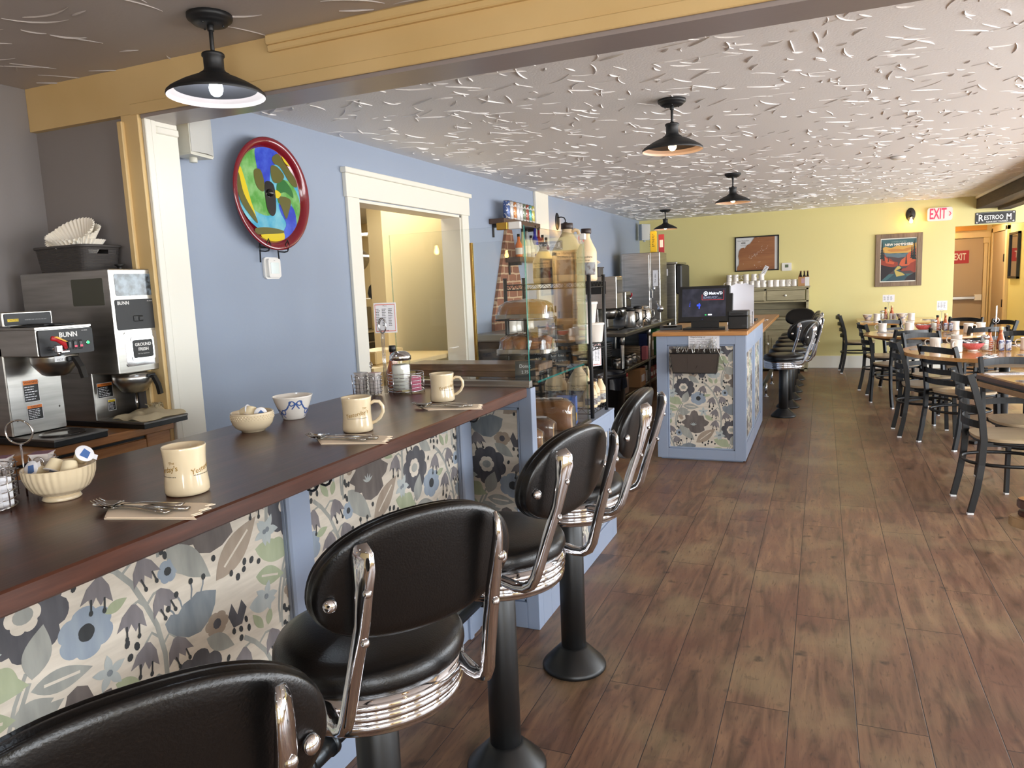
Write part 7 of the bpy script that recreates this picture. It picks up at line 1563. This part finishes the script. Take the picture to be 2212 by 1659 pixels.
def pan(loc, r, h, label, rx, ry, hl=True):
    t = thing('hanging_pan', label, 'pan', loc, 0, 'pans hanging in the kitchen'); t.rotation_euler = (R(rx), R(ry), 0); b = MB(steel); b.lathe([(0, 0), (r, 0), (r*1.02, h), (r*.98, h), (r*.96, .01), (0, .01)], 28, steel); b.build('pan', t)
    b = MB(steel_d); b.bar([(r, 0, h*.8), (r+.22, 0, h)], .025, .008, steel_d); b.build('handle', t)
pan((-4.6, 6.75, 1.78), .12, .26, 'steel stock pot hanging tilted in the kitchen', 70, 10); pan((-5.1, 7.05, 1.72), .15, .28, 'steel pot hanging at the left in the kitchen', 20, 0)
b = MB(whitep); b.box(-.25, .25, -.3, .3, 0, .03, whitep, .01); b.bar([(.1, -.3, .0), (.1, .3, -.15)], .3, .01, whitep); single('kitchen_overhead', b, 'white slanted vent panel under the kitchen ceiling', 'vent', (-4.3, 7.0, 2.04))
b = MB(steel_d); b.box(-.02, .0, -.25, .25, 0, .012, whitep); b.box(-.25, .0, -.25, .25, 0, .012, whitep); single('kitchen_shelf', b, 'thin white kitchen wall shelf with a small black mixer', 'shelf', (-5.2, 8.1, 1.36))
b = MB(blackp); b.lathe([(0, 0), (.07, 0), (.08, .06), (.06, .14), (.03, .17), (0, .17)], 16); b.tube([(.05, 0, .03), (.11, 0, .08), (.05, 0, .14)], .012, blackp, 6); single('kettle', b, 'small black kettle on the thin kitchen shelf', 'kettle', (-5.3, 8.05, 1.3735))
b = MB(dgrey); b.box(-.01, .02, -.14, .14, 0, .42, dgrey, .004); b.box(.02, .022, -.08, .09, .12, .30, paper)
for i, c in enumerate((blackp, blackp, red)): b.box(.0, .02, -.11+.08*i, -.08+.08*i, .42, .56, c, .006)
single('knife_rack', b, 'grey knife rack with black and red handles on the kitchen wall', 'knife rack', (-6.095, 8.75, 1.12), 0)
b = MB(mat('orange hose reel', '#e0502a', .4)); b.tube([(.0, .2*math.cos(a), .2*math.sin(a)) for a in [2*PI*i/28 for i in range(28)]], .018, None, 8, closed=True); b.lathe([(0, -.01), (.18, -.01), (.18, .01), (0, .01)], 28, blackm, True, M_at(0, 0, 0, 0, 0, 90)); single('hose_reel', b, 'round black reel with an orange rim at the doorway edge', 'reel', (-3.35, 4.50, 1.93), 0)
kb = bpy.data.lights.new('kitchen_overhead', 'AREA'); kb.shape = 'RECTANGLE'; kb.size = .6; kb.size_y = 1.2; kb.energy = 60; kb.color = (1, .93, .8); ko = bpy.data.objects.new('kitchen_fill_light', kb); C.objects.link(ko); ko.location = (-4.6, 6.2, 2.38)  # added fill light, out of view, to brighten the kitchen
b = MB(mat('fill panel glow', '#ffffff', .5, emit=('#fff0d8', 3))); b.box(-.3, .3, -.6, .6, 0, .02); single('fill_panel', b, 'flat glowing panel added as kitchen fill light, out of view', 'lamp', (-4.6, 6.2, 2.385))  # made-up glowing panel to go with the kitchen fill
kb2 = bpy.data.lights.new('hall_fill', 'AREA'); kb2.size = .5; kb2.shape = 'RECTANGLE'; kb2.size_y = 2.0; kb2.energy = 10; kb2.color = (1, .88, .68); ko2 = bpy.data.objects.new('hall_fill_light', kb2); C.objects.link(ko2); ko2.location = (-3.27, 5.9, 2.35)  # added fill for the cream hall wall, hidden above the door head
pl_ = bpy.data.lights.new('passage_fill', 'AREA'); pl_.size = .3; pl_.energy = 13; pl_.color = (1, .82, .55); po_ = bpy.data.objects.new('passage_fill_light', pl_); C.objects.link(po_); po_.location = (2.2, 13.5, 2.37)  # added fill so the exit door is not dark, hidden by the header
b = MB(MATS['fill panel glow']); b.box(-.15, .15, -.15, .15, 0, .02); single('fill_panel', b, 'flat glowing panel added as fill light in the restroom passage, out of view', 'lamp', (2.2, 13.5, 2.38))  # made-up panel at the passage fill, unseen
b = MB(MATS['fill panel glow']); b.box(-.2, .2, -.2, .2, 0, .02); single('fill_panel', b, 'flat glowing panel added as fill light in the service hall, out of view', 'lamp', (-3.27, 5.9, 2.36))  # made-up panel at the hall fill, unseen
